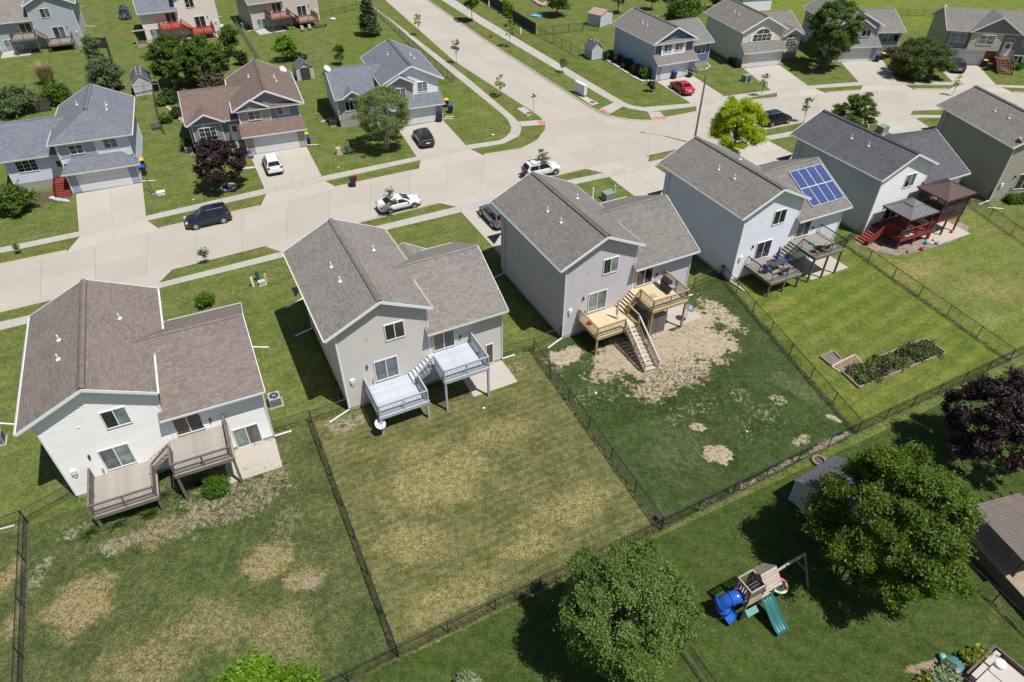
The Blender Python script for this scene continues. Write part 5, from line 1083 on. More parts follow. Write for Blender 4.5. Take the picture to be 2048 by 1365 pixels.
# ------------------------------------------------------------ fences
WIRE = plain('black_wire', (.02, .022, .022), .5, .1)
def wire_panel(L, h):
    mb = MB(); s = .075; n = int((L+h)/s); w = .002
    for i in range(n):
        for sg in (1, -1):
            a = i*s-h if sg > 0 else i*s; x0, x1 = (a, a+h) if sg > 0 else (a, a-h); z0, z1 = .04, h-.02
            def cl(x, za, zb, xa, xb): return za+(zb-za)*(x-xa)/(xb-xa)
            lo, hi = max(0, min(x0, x1)), min(L, max(x0, x1))
            if hi-lo < .02: continue
            p, q = Vector((lo, 0, cl(lo, z0, z1, x0, x1))), Vector((hi, 0, cl(hi, z0, z1, x0, x1)))
            d = (q-p).normalized(); r = Vector((-d.z, 0, d.x))*w
            mb.poly([p-r, q-r, q+r, p+r]); mb.poly([p+Vector((0, w, 0)), q+Vector((0, w, 0)), q-Vector((0, w, 0)), p-Vector((0, w, 0))])
    return mb
def chain_fence(label, line, h=1.2, step=2.9, mat=None, rail_=True, dirt=True, group='chain-link fences'):
    pts = P2(line); mat = mat or BLACK; L = plen(pts); root = thing('chain_link_fence', label, 'fence', pts[0], 0, group); off = pts[0]
    for a, b in zip(pts, pts[1:]):
        n = max(1, round((b-a).length/step)); sp = (b-a).length/n; me = None; ang = heading(a, b); post = None
        for i in range(n+1):
            p = a.lerp(b, i/n)-off
            if post is None: post = MB().path([(0, 0, 0), (0, 0, h+.05)], .035, 6).build('post', mat, root)
            else: o = bpy.data.objects.new('post', post.data); COL.objects.link(o); o.parent = root; post = o
            post.location = p
            if i < n:
                if me is None: o = stuff(wire_panel(sp, h).build('wire_mesh', WIRE, root)); me = o.data
                else: o = stuff(bpy.data.objects.new('wire_mesh', me)); COL.objects.link(o); o.parent = root
                o.location = p; o.rotation_euler.z = ang
        MB().path([a-off+Vector((0, 0, h)), b-off+Vector((0, 0, h))], .028, 6).build('top_rail', mat, root)
        if dirt:
            d = (b-a).normalized(); s = Vector((-d.y, d.x, 0))*.10; mb = MB(); nn = max(2, int((b-a).length/.5)); rng = random.Random(int(a.x*100))
            L_ = [(a.lerp(b, i/nn)+s*rng.uniform(.3, 1.5), a.lerp(b, i/nn)-s*rng.uniform(.3, 1.5)) for i in range(nn+1)]
            for i in range(nn): mb.poly([(v.x, v.y, .009) for v in (L_[i][0], L_[i][1], L_[i+1][1], L_[i+1][0])])
            struct(mb.build('fence_strip', FSOIL))
    return root
FSOIL = plain('fence_soil', (.085, .080, .042), .95, .4, 7, bmp=.5)
chain_fence('black chain-link fence along the left of the ivory house yard', [(56, 1046), (40, 1560)])
chain_fence('black chain-link fence between the patchy and dry lawns', [(624, 846), (797, 1314)])
chain_fence('black chain-link fence between the dry and bare lawns', [(1067, 704), (1322, 1060)])
chain_fence('black chain-link fence between bare and mown lawns', [(1441, 552), (1714, 866)])
chain_fence('black chain-link fence right of the garden bed', [(1691, 491), (2018, 722)])
chain_fence('black chain-link fence right of the gazebo yard', [(1936, 409), (2120, 540)])
chain_fence('long black rear fence running across the backs of the yards', [(480, 1472), (797, 1314), (1322, 1060), (1714, 866), (2018, 722), (2200, 640)])
for lab, ln in (('short fence left of the ivory house', [(-40, 1078), (56, 1046), (156, 990)]), ('short fence between ivory and tan houses', [(548, 868), (624, 846), (697, 822)]), ('short fence between tan and lilac houses', [(1003, 716), (1067, 700), (1121, 677)]), ('short fence between lilac and solar-panel houses', [(1386, 578), (1441, 552), (1461, 563)]), ('short fence between solar-panel and white houses', [(1660, 500), (1691, 491), (1720, 468)]), ('short fence right of the white house', [(1893, 418), (1936, 409), (1974, 402)])):
    chain_fence('black chain-link '+lab, ln, dirt=False)
chain_fence('chain-link fence in the lower right yard behind the maple', [(1862, 1090), (1985, 1205), (2120, 1335)], 1.1)
chain_fence('chain-link fence at the bottom right of the playset lawn', [(1365, 1300), (1450, 1420)], 1.1)
GFW = plain('grey_fence_metal', (.10, .085, .07), .5, .2)
chain_fence('bronze chain-link fence along the side-street footway', [(727, 5), (762, 35), (800, 70), (838, 107), (908, 166)], 1.1, 2.6, GFW, dirt=False)
chain_fence('chain-link fence behind the grey-roofed corner house', [(908, 166), (880, 170)], 1.1, 2.6, GFW, dirt=False)
chain_fence('chain-link fence across the lawn top near the conifer', [(640, 36), (715, 20)], 1.1, 2.6, BLACK, dirt=False)
chain_fence('black chain-link fence along the sky-blue house yard', [(1076.5, 73), (1106, 88), (1141, 106), (1157, 118), (1178, 122)], 1.5, 2.6, BLACK, dirt=False)
chain_fence('chain-link fence across the yard behind the sky-blue house', [(1076.5, 72), (1195, 60)], 1.5, 2.6, BLACK, dirt=False)
chain_fence('chain-link fence in the far field at the top right', [(1780, 32), (1880, 34)], 1.3, 3.5, BLACK, dirt=False)
chain_fence('chain-link fence between the blue and brown-roofed houses', [(308, 178), (316, 225), (330, 270)], 1.2, 3, BLACK, dirt=False)
chain_fence('long weathered fence line beside the two maples', [(470, 45), (520, 125)], 1.0, 2.8, GFW, dirt=False)
# solid screen fence with slats
def board_fence(label, line, h, mat, step=2.4, bw=.3):
    pts = P2(line); root = thing('board_fence', label, 'fence', pts[0]); off = pts[0]
    for a, b in zip(pts, pts[1:]):
        n = max(1, round((b-a).length/bw)); ang = heading(a, b); me = None
        for i in range(n):
            if me is None: o = MB().box((.01, -.02, .05), ((b-a).length/n-.01, .02, h)).build('fence_board', mat, root); me = o.data
            else: o = bpy.data.objects.new('fence_board', me); COL.objects.link(o); o.parent = root
            o.location = a.lerp(b, i/n)-off; o.rotation_euler.z = ang
        k = max(1, round((b-a).length/step))
        for i in range(k+1): p = a.lerp(b, i/k)-off; MB().box((p.x-.05, p.y-.05, 0), (p.x+.05, p.y+.05, h+.08)).build('post', mat, root)
        for z in (.3, h-.2): MB().beam(a-off+Vector((0, 0, z)), b-off+Vector((0, 0, z)), .09, .07).build('rail', mat, root)
    return root
SLAT = plain('screen_navy', (.022, .026, .042), .7, .15); DKW = wood('fence_dark_wood', (.075, .062, .055))
board_fence('tall navy screen fence near the top edge, farther part', [(962, 0), (1006, 27)], 1.9, SLAT); board_fence('tall navy screen fence near the top edge, nearer part', [(1026, 42), (1071, 70)], 1.9, SLAT)
board_fence('dark wooden fence panel beside the steel-grey house', [(172, 96), (218, 97)], 1.7, DKW, 2.0); board_fence('dark wooden fence run beside the willowy bush', [(218, 97), (240, 178)], 1.5, DKW, 2.4, .5)
board_fence('dark wooden fence above the hipped blue roof', [(20, 232), (60, 228), (104, 222)], 1.7, DKW, 2.2)

# ------------------------------------------------------------ ragged growth: tufts along fences and bare patches, clods on the soil
rng = random.Random(4242); tm = MB()
def tuft(p, h, n=5):
    for _ in range(n):
        th = rng.uniform(0, 2*pi); d = Vector((cos(th), sin(th), 0)); s = Vector((-sin(th), cos(th), 0))*.018; a = p+d*rng.uniform(0, .06); hh = h*rng.uniform(.6, 1.2)
        tm.poly([a-s, a+s, a+d*hh*rng.uniform(.3, .9)+Vector((0, 0, hh))])
for ln in ([(56, 1046), (40, 1560)], [(624, 846), (797, 1314)], [(1067, 704), (1322, 1060)], [(1441, 552), (1714, 866)], [(1691, 491), (2018, 722)], [(480, 1472), (797, 1314), (1322, 1060), (1714, 866), (2018, 722)], [(548, 868), (624, 846), (697, 822)], [(1003, 716), (1067, 700), (1121, 677)], [(1862, 1090), (1985, 1205), (2120, 1335)]):
    pp = resample(P2(ln), int(plen(P2(ln))/.11))
    for p in pp:
        if rng.random() < .75: tuft(p+Vector((rng.gauss(0, .11), rng.gauss(0, .11), .005)), rng.uniform(.06, .22))
for k in 'ABCDE':
    for i in range(240):
        u = rng.uniform(-.3, 12.8); side_ = rng.random() < .5; q = to_world(NP[k], u, -.12-abs(rng.gauss(0, .08))) if side_ else to_world(NP[k], -.15-abs(rng.gauss(0, .1)), rng.uniform(0, 11)); tuft(q, rng.uniform(.05, .16), 4)
def scatter(cx, cy, rx, ry, n, h):
    c = at(cx, cy)
    for i in range(n):
        a, r = rng.uniform(0, 2*pi), sqrt(rng.random()); q = c+Vector((cos(ROWD), sin(ROWD), 0))*rx*r*cos(a)+Vector((-sin(ROWD), cos(ROWD), 0))*ry*r*sin(a); tuft(q, h*rng.uniform(.5, 1.3), 4)
scatter(1300, 790, 5.5, 2.2, 1300, .11); scatter(1400, 760, 4, 3, 900, .11); scatter(1480, 860, 5, 5, 1200, .1); scatter(420, 1030, 5, 2.2, 900, .1); scatter(520, 1000, 3, 3.5, 700, .1); scatter(250, 1180, 5, 4, 700, .09); scatter(960, 1020, 7, 6, 900, .08)
o = tag(tm.build('grass_tufts', leafmat('blade_green', (.045, .085, .016), (.11, .15, .035), (.10, .10, .04), .3)), 'ragged grass tufts along fences, walls and bare patches', 'grass', None, 'stuff')
cm = MB()
for cx, cy, rx, ry, n in ((1290, 700, 6, 2.8, 900), (1390, 650, 2, 2.4, 260), (1432, 908, 1.0, .8, 90), (1130, 712, 1.6, 1.0, 120), (390, 1035, 3.8, 1.3, 300)):
    c = at(cx, cy)
    for i in range(n):
        a, r = rng.uniform(0, 2*pi), sqrt(rng.random()); q = c+Vector((cos(ROWD), sin(ROWD), 0))*rx*r*cos(a)+Vector((-sin(ROWD), cos(ROWD), 0))*ry*r*sin(a); k = rng.uniform(.012, .045)*(2 if rng.random() < .05 else 1); cm.ell((q.x, q.y, k*.3), (k, k*rng.uniform(.6, 1), k*.6), 5, 3)
tag(cm.build('soil_clods', plain('clod', (.27, .215, .155), .95, .3, 5)), 'small clods and stones scattered on the bare soil', 'stones', None, 'stuff')
# ------------------------------------------------------------ vehicles (x forward, y left, z up)
TYRE = plain('tyre', (.018, .018, .019), .85, .2); RIM = plain('alloy_rim', (.45, .46, .48), .3, .08, metal=.6); CARG = glassmat('car_glass', (.010, .012, .016), .05); LAMPR = plain('tail_lamp', (.30, .012, .018), .3, .1, coat=.5); LAMPW = plain('head_lamp', (.60, .60, .58), .2, .05, coat=.5); TRIMK = plain('car_trim', (.025, .025, .027), .6, .1)
def paint(name, col, metal=.2): return plain(name, col, .28, .03, 2, metal=metal, spec=.5, coat=.8)
def loft(mb, sections, m=0):
    i0 = len(mb.v); n = len(sections[0])
    for s in sections: mb.v += [tuple(p) for p in s]
    for k in range(len(sections)-1):
        for j in range(n-1): mb.f.append((i0+k*n+j, i0+k*n+j+1, i0+(k+1)*n+j+1, i0+(k+1)*n+j)); mb.m.append(m)
    mb.f.append(tuple(i0+j for j in range(n))[::-1]); mb.m.append(m); e = i0+(len(sections)-1)*n; mb.f.append(tuple(e+j for j in range(n))); mb.m.append(m)
def car(name, label, kind, mat, p, ang, z=0, spare=False, rack=False, wheelbase=2.7):
    root = thing(name, label, 'car', (p.x, p.y, z), ang, 'cars parked on the street and drives')
    if kind == 'sedan':
        L, hw = 4.8, .92; top = [(2.38, .50, .62), (2.3, .62, .74), (2.05, .74, .84), (1.5, .86, .89), (.95, .965, .9), (.3, .99, .92), (-.6, 1.0, .92), (-1.3, 1.03, .91), (-1.75, 1.07, .88), (-2.2, 1.04, .82), (-2.36, .92, .74), (-2.4, .6, .7)]
        cab = dict(b0=1.12, b1=-1.82, r0=.12, r1=-1.02, zb=.96, zr=1.44, wb=.84, wr=.60, zb1=1.04)
    else:
        L, hw = 4.6, .93; top = [(2.26, .58, .66), (2.2, .72, .78), (2.0, .90, .86), (1.5, 1.02, .9), (1.0, 1.09, .91), (.3, 1.10, .93), (-.6, 1.11, .93), (-1.3, 1.13, .93), (-1.9, 1.15, .92), (-2.15, 1.14, .88), (-2.26, .98, .84), (-2.28, .62, .8)]
        cab = dict(b0=1.1, b1=-2.2, r0=.28, r1=-1.86, zb=1.07, zr=1.68, wb=.86, wr=.66, zb1=1.12)
    secs = []
    for x, zt, w in top:
        zb = .30 if abs(x) < 2.1 else .34
        zm = min(zt-.06, .62 if kind == 'sedan' else .68); h = []
        for sgn in (1, -1):
            pts = [(x, sgn*w*.90, zb), (x, sgn*w*.985, zb+.12), (x, sgn*w, max(zb+.14, zm)), (x, sgn*w*.965, zt-.035), (x, sgn*w*.86, zt), (x, sgn*w*.42, zt+.025)]
            h.append(pts)
        secs.append(h[0]+h[1][::-1])
    mb = MB(); loft(mb, secs); body = mb.build('body', mat, root, True)
    md = body.modifiers.new('sub', 'SUBSURF'); md.levels = 1; md.render_levels = 1
    c = cab; mb = MB(); wm = (c['wb']+c['wr'])/2
    def sec(x, z, w): return [(x, w, z), (x, w*.55, z+.03), (x, -w*.55, z+.03), (x, -w, z)]
    A = sec(c['b0'], c['zb'], c['wb']*.95); B = sec(c['r0'], c['zr']-.02, c['wr']); Cc = sec((c['r0']+c['r1'])/2, c['zr'], c['wr']*1.02); D = sec(c['r1'], c['zr']-.03, c['wr']*.98); E_ = sec(c['b1'], c['zb1'], c['wb']*.93)
    S_ = [A, B, Cc, D, E_]
    for a, b in zip(S_, S_[1:]):
        for j in range(3): mb.poly([a[j], a[j+1], b[j+1], b[j]])
    sb = [(c['b0'], c['wb'], c['zb']), ((c['r0']+c['b0'])/2-.2, c['wb']+.02, c['zb']), (c['r1'], c['wb']+.02, c['zb1']-.02), (c['b1'], c['wb'], c['zb1'])]
    for sg in (1, -1):
        f = lambda q: (q[0], abs(q[1])*sg, q[2]); mb.poly([f(A[0]), f(B[0]), f(Cc[0]), f(D[0]), f(E_[0]), (c['b1'], sg*c['wb']*1.0, c['zb']-.1), (c['b0'], sg*c['wb']*1.0, c['zb']-.1)])
    mb.build('cabin', mat, root)
    def face(pts, name, shrink=.88, lift=.012):
        pts = [Vector(q) for q in pts]; ce = sum(pts, Vector())/len(pts); n = (pts[1]-pts[0]).cross(pts[2]-pts[0]).normalized()
        if n.dot(ce-Vector((-.3, 0, .8))) < 0: n = -n
        MB().poly([ce+(q-ce)*shrink+n*lift for q in pts]).build(name, CARG, root)
    def screen(lo, hi, name, t0, t1, k):
        lo = [Vector(q) for q in lo]; hi = [Vector(q) for q in hi]; n = (lo[2]-lo[1]).cross(hi[1]-lo[1]).normalized()
        if n.z < 0: n = -n
        f = lambda j, t: Vector((1, k, 1))*lo[j].lerp(hi[j], t)+n*.022
        m_ = MB()
        for j in range(3): m_.poly([f(j, t0), f(j+1, t0), f(j+1, t1), f(j, t1)])
        m_.build(name, CARG, root)
    screen(A, B, 'windscreen', .08, .93, .92); screen(E_, D, 'rear_window', .18 if kind == 'sedan' else .12, .9, .88)
    zb = c['zb']+.02; zt = c['zr']-.09
    fw = lambda x, z: None
    def side_pt(x, t, sg): w = c['wb']+(c['wr']-c['wb'])*t*.98; return Vector((x, sg*(w+.016), zb+(zt-zb)*t))
    x0, x1, x2, x3 = c['b0']-.3, c['r0']-.02, c['r1']+.02, c['b1']+.25; m1 = (x1+x2)/2+.05
    for sg in (1, -1):
        MB().poly([side_pt(x0, 0, sg), side_pt(m1+.03, 0, sg), side_pt(m1+.03, .95, sg), side_pt(x1, .95, sg)]).build('side_window', CARG, root)
        x4 = x3 if kind == 'sedan' else (x2+.15)
        MB().poly([side_pt(m1-.05, 0, sg), side_pt(x4 if kind == 'sedan' else x2+.1, 0.04, sg), side_pt(x2, .9, sg), side_pt(m1-.05, .95, sg)]).build('side_window', CARG, root)
        if kind != 'sedan': MB().poly([side_pt(x2+.05, .05, sg), side_pt(x3+.02, .1, sg), side_pt(x2-.06, .88, sg)]).build('side_window', CARG, root)
        mb = MB().box((c['b0']-.42, sg*.93-.09, c['zb']-.02), (c['b0']-.26, sg*.93+.09, c['zb']+.12)); mb.build('mirror', mat, root)
        xf = top[1][0]; MB().box((xf-.22, sg*.66-.16, .64 if kind == 'sedan' else .74), (xf+.012, sg*.66+.13, .74 if kind == 'sedan' else .86)).build('headlight', LAMPW, root)
        xr = top[-2][0]; MB().box((xr-.015, sg*.70-.16, .80 if kind == 'sedan' else .9), (xr+.25, sg*.70+.155, .92 if kind == 'sedan' else 1.06)).build('tail_light', LAMPR, root)
        for x in (wheelbase/2+.02, -wheelbase/2-.02):
            r = .33 if kind == 'sedan' else .36; mb = MB(); mb.path([(x, sg*.70, r), (x, sg*.945, r)], r+.055, 20); mb.build('wheel_arch', TRIMK, root)
            w_ = MB().path([(x, sg*.74, r), (x, sg*.93, r), (x, sg*.962, r)], [r, r, r*.94], 20).build('wheel', TYRE, root)
            MB().path([(x, sg*.95, r), (x, sg*.968, r)], r*.66, 18).build('rim', RIM, w_); mb = MB()
            for k in range(5): a = 2*pi*k/5+.6; mb.path([(x+.15*cos(a), sg*.967, r+.15*sin(a)), (x+.15*cos(a), sg*.972, r+.15*sin(a))], .045, 6)
            mb.build('rim_gap', TRIMK, w_)
        if kind != 'sedan': MB().beam((c['r0']-.25, sg*c['wr']*.93, c['zr']+.045), (c['r1']+.15, sg*c['wr']*.93, c['zr']+.045), .04, .04).build('roof_rail', GREYM if rack in (False, 'silver') else TRIMK, root)
        MB().beam((1.0, sg*.925, .33), (-1.0, sg*.925, .33), .05, .1).build('sill', TRIMK, root)
    xf, xr = top[0][0], top[-1][0]
    MB().box((xf-.1, -.42, .48), (xf+.015, .42, .58)).build('grille', TRIMK, root); MB().box((xr-.012, -.26, .68), (xr+.05, .26, .80)).build('number_plate', PVC, root); MB().box((xr-.02, -.75, .33), (xr+.3, .75, .45)).build('bumper', TRIMK, root)
    if rack:
        for x in (c['r0']-.45, c['r1']+.4): MB().beam((x, -c['wr']*.93, c['zr']+.08), (x, c['wr']*.93, c['zr']+.08), .05, .04).build('crossbar', TRIMK, root)
    if spare:
        w_ = MB().path([(xr-.24, -.1, .92), (xr+.02, -.1, .92)], .36, 20).build('spare_wheel', TYRE, root); MB().path([(xr-.25, -.1, .92), (xr-.23, -.1, .92)], .2, 14).build('rim', RIM, w_)
    return root
def parked(label, kind, mat, a, b, sidegap, z=0, **k):
    """a rear, b front: tyre contact points of the near side; sidegap>0 shifts the centre to the left of travel"""
    A, B = at(*a, z), at(*b, z); ang = heading(A, B); c = (A+B)/2+Vector((-sin(ang), cos(ang), 0))*sidegap
    return car('parked_car', label, kind, mat, c, ang, z, **k)
WPAINT = paint('paint_white', (.72, .73, .745), 0); BLK = paint('paint_black', (.012, .012, .016)); NAVY = paint('paint_navy', (.010, .014, .028)); REDP = paint('paint_red', (.50, .014, .018), .05); SLV = paint('paint_silver', (.16, .18, .22), .5); GRY = paint('paint_dark_grey', (.05, .045, .055), .4)
parked('dark navy estate car with roof rails parked at the kerb', 'suv', NAVY, (449, 447.5), (393.7, 460), -.9, ZS, rack='silver')
parked('white saloon parked at the near kerb beside a thin sapling', 'sedan', WPAINT, (778.3, 429.5), (832.5, 416.5), .9, ZS)
parked('white off-roader with spare wheel parked near the crossing', 'suv', WPAINT, (1063, 361), (1117.3, 348.8), .9, ZS, spare=True, rack=True)
parked('black hatchback-style car parked beyond the yellow-green tree', 'suv', BLK, (1541.6, 255.5), (1576, 248), .9, ZS)
parked('red saloon on the drive of the sky-blue house', 'sedan', REDP, (1363, 191.2), (1340, 175.6), -.9, .02)
H_ = lambda ps, u, v, lab, kind, mat, da=0: car('parked_car', lab, kind, mat, to_world(ps, u, v), ps[2]+pi/2+da, .02)
def onloc(ps, x, y, z=0): return to_local(ps, at(x, y, z))
q = onloc(PH, 552, 354); H_(PH, q.x, q.y+2.4, 'white crossover on the drive of the brown-roofed house', 'suv', WPAINT, .05)
q = onloc(PI_, 858, 299); H_(PI_, q.x, q.y+2.4, 'black crossover on the drive of the corner house', 'suv', BLK, .0)
q = onloc(PM, 1918, 149); H_(PM, q.x-.1, q.y+2.3, 'dark grey car on the drive of the split-level house', 'suv', GRY, 0)
q = onloc(NP['C'], 978, 450); H_(NP['C'], q.x+.9, q.y+.6, 'silver car half hidden by the lilac house', 'suv', SLV)
# ------------------------------------------------------------ bins, hydrants, boxes, sign, lamp, mailbox
BINB = plain('bin_black', (.022, .024, .024), .55, .15); LIDS = dict(yellow=plain('lid_yellow', (.75, .48, .01), .5, .06), blue=plain('lid_blue', (.02, .07, .50), .5, .08), black=BINB, green=plain('lid_green', (.05, .09, .06), .55, .1))
def bin_(label, w, rz, lid, body=None):
    r = thing('wheelie_bin', label, 'bin', (w.x, w.y, .02 if w.z >= 0 else w.z), rz, 'wheeled bins'); mb = MB(); B = [(-.24, -.26), (.24, -.26), (.24, .26), (-.24, .26)]; T = [(-.3, -.36), (.3, -.36), (.3, .34), (-.3, .34)]
    b = [(x, y, .06) for x, y in B]; t = [(x, y, 1.0) for x, y in T]
    for i in range(4): j = (i+1) % 4; mb.poly([b[i], b[j], t[j], t[i]])
    mb.poly(b[::-1]); mb.poly(t); mb.build('bin_body', body or BINB, r)
    MB().prism([(-.32, -.39), (.32, -.39), (.32, .36), (-.32, .36)], 1.0, 1.05).prism([(-.25, -.3), (.25, -.3), (.25, .28), (-.25, .28)], 1.05, 1.1).build('lid', LIDS[lid], r)
    MB().path([(-.26, .42, .98), (.26, .42, .98)], .02, 6).build('handle', BINB, r)
    for s in (-1, 1): MB().path([(s*.25, .28, .13), (s*.31, .28, .13)], .13, 12).build('wheel', TYRE, r)
    return r
def binp(label, x, y, ps, lid, z=0, extra=0, **k): return bin_(label, at(x, y, z), ps[2]+extra, lid, **k)
binp('bin with yellow lid at the corner of the hipped blue house', 287, 336, PG, 'yellow'); binp('bin with blue lid at the corner of the hipped blue house', 289.5, 350, PG, 'blue')
binp('bin with yellow lid beside the brown-roofed house', 614, 283, PH, 'yellow'); binp('blue-lidded bin beside the brown-roofed house', 617, 290, PH, 'blue')
binp('bin with yellow lid right of the corner house', 893, 214, PI_, 'yellow'); binp('bin with blue lid right of the corner house', 901, 226, PI_, 'blue'); binp('black bin before the corner house garage', 879, 244, PI_, 'black')
binp('lone black bin standing in the street by a hydrant', 707, 373, PI_, 'black', ZS); binp('bin with blue lid before the sky-blue house garage', 1347, 158, PJ, 'blue'); binp('dark bin at the right of the sky-blue house garage', 1379, 155, PJ, 'black')
for i, (x, y, l, lab) in enumerate(((1460, 127, 'yellow', 'yellow-lidded bin in shade beside the cream house'), (1467, 131, 'blue', 'blue-lidded bin in shade beside the cream house'), (1473, 136, 'black', 'black bin in shade beside the cream house'))): binp(lab, x, y, PK, l)
binp('bin with blue lid beside the dove-grey house garage', 1753, 124, PL, 'blue'); binp('bin with yellow lid beside the dove-grey house garage', 1763, 120, PL, 'yellow'); binp('yellow-lidded bin beside the wooden stair at the top right', 1966, 134, PM, 'yellow'); binp('green-lidded bin beside the wooden stair at the top right', 1974, 141, PM, 'green')
HYD = plain('hydrant_red', (.50, .05, .03), .5, .12)
for lab, x, y in (('red fire hydrant beside the lone black bin', 713, 361), ('red fire hydrant on the far side-street verge', 982, 76)):
    w = at(x, y); r = thing('fire_hydrant', lab, 'hydrant', w, .5, 'fire hydrants')
    MB().path([(0, 0, 0), (0, 0, .06), (0, 0, .07), (0, 0, .55), (0, 0, .58), (0, 0, .62), (0, 0, .72), (0, 0, .76)], [.2, .2, .13, .13, .18, .17, .11, .03], 12).build('barrel', HYD, r, False)
    for d in ((1, 0), (-1, 0), (0, -1)): MB().path([(d[0]*.1, d[1]*.1, .42), (d[0]*.24, d[1]*.24, .42)], .08, 8).build('outlet', HYD, r)
    MB().path([(0, 0, .75), (0, 0, .82)], .035, 5).build('cap_nut', HYD, r)
UTG = plain('utility_green', (.20, .27, .22), .5, .12); UTD = plain('utility_dark_green', (.03, .11, .085), .5, .15); UTB = plain('utility_beige', (.48, .46, .38), .6, .1)
def ubox(label, x, y, sx, sy, h, mat, rz=ROWD):
    w = at(x, y); r = thing('utility_box', label, 'utility box', w, rz, 'utility boxes'); MB().box((-sx/2-.1, -sy/2-.1, -.02), (sx/2+.1, sy/2+.1, .08)).build('pad', FOUND, r); MB().box((-sx/2, -sy/2, .08), (sx/2, sy/2, h)).build('cabinet', mat, r)
    MB().prism([(-sx/2-.03, -sy/2-.03), (sx/2+.03, -sy/2-.03), (sx/2+.03, sy/2+.03), (-sx/2-.03, sy/2+.03)], h, h+.04).build('lid', mat, r); MB().box((-sx/2+.05, -sy/2-.015, .15), (-.01, -sy/2, h-.08)).box((.01, -sy/2-.015, .15), (sx/2-.05, -sy/2, h-.08)).build('door_panel', mat, r)
def pedestal(label, x, y, r_, h, mat):
    w = at(x, y); r = thing('cable_pedestal', label, 'pedestal', w, ROWD, 'cable pedestals'); MB().box((-r_, -r_*.8, 0), (r_, r_*.8, h)).build('cabinet', mat, r); MB().path([(0, 0, h), (0, 0, h+.06), (0, 0, h+.1)], [r_*1.05, r_*1.05, r_*.4], 8).build('cap', mat, r)
ubox('pale green transformer box before the lilac house', 1216, 399, 1.2, 1.0, .85, UTG); pedestal('white pedestal left of the transformer behind the lilac roof', 1185, 397, .09, 1.2, PVC); pedestal('beige pedestal right of the transformer behind the lilac roof', 1228, 392, .1, 1.2, UTB)
pedestal('dark green pedestal on the lawn left of the tan house', 517, 561, .16, .95, UTD); pedestal('white pedestal on the lawn left of the tan house', 507, 573, .09, .9, PVC); ubox('small beige box on the lawn left of the tan house', 525, 570, .55, .4, .4, UTB); pedestal('short beige pedestal on the lawn left of the tan house', 533, 564, .09, .8, UTB)
ubox('small beige cabinet on the lawn before the birch', 678, 309, .5, .4, .8, UTB); pedestal('dark green pedestal on the lawn before the birch', 695, 309, .17, .95, UTD); pedestal('pale green pedestal on the lawn before the birch', 698, 303, .12, 1.0, UTG)
ubox('green transformer box before the cream house', 1492, 163, 1.2, 1.0, .95, UTG); pedestal('dark green pedestal beside the cream house transformer', 1497, 165, .18, .9, UTD); ubox('green transformer box above the slate roof', 1763, 265, 1.2, 1.0, .85, UTG); pedestal('white pedestal by the crossing fence at the top', 1041, 68, .12, .9, PVC); pedestal('grey post by the screen fence at the top', 978, 14, .1, 1.0, PVC)
w = at(1161, 190); mbx = thing('mailbox_cluster', 'white cluster mailbox bank on the side-street verge', 'mailbox', w, heading(at(1148, 187), at(1184, 206)))
MW = plain('mailbox_white', (.66, .67, .67), .45, .05)
for i in range(2):
    MB().box((-1.15+i*1.15, -.25, .28), (-.02+i*1.15, .25, 1.65)).build('cabinet', MW, mbx); MB().box((-.85+i*1.15, -.15, 0), (-.35+i*1.15, .15, .28)).build('pedestal', GREYM, mbx)
    mb = MB()
    for a in range(2):
        for b in range(6): mb.box((-1.08+i*1.15+a*.5, -.265, .36+b*.2), (-.64+i*1.15+a*.5, -.252, .53+b*.2))
    stuff(mb.build('mailbox_doors', plain('mailbox_door', (.58, .59, .60), .45, .05), mbx))
MB().prism([(-1.2, -.3), (1.15, -.3), (1.15, .3), (-1.2, .3)], 1.65, 1.7).build('roof', MW, mbx)
w = at(1066.5, 234); r = thing('street_sign', 'green street-name sign on a thin pole at the crossing', 'sign', w, ROWD); MB().path([(0, 0, 0), (0, 0, 2.9)], .03, 8).build('pole', GREYM, r)
SGN = plain('sign_green', (.02, .22, .18), .4, .08); MB().box((-.42, -.008, 2.66), (.42, .008, 2.86)).build('sign_blade', SGN, r); MB().box((-.008, -.42, 2.9), (.008, .42, 3.1)).build('sign_blade', SGN, r)
# street lamp
w = at(1388, 286); r = thing('street_lamp', 'tall grey street lamp pole with curved arm', 'street lamp', w, 0); PW = plain('lamp_pole', (.23, .22, .21), .7, .15)
top = 8.3; MB().path([(0, 0, 0), (0, 0, top*.5), (0, 0, top)], [.14, .125, .105], 10).build('pole', PW, r)
hd = Vector((-.92, .38, 0)); arm = [Vector((0, 0, top-.25))+hd*s+Vector((0, 0, .55*(1-(1-s/2.6)**2))) for s in (0, .6, 1.2, 1.9, 2.6)]
MB().path(arm, .04, 8).build('arm', GREYM, r); e = arm[-1]; MB().beam(e-hd*.1, e+hd*.6, .22, .14).build('lamp_head', GREYM, r); MB().path([(0, 0, top), (0, 0, top+.03)], .12, 10).build('cap', DARK, r)
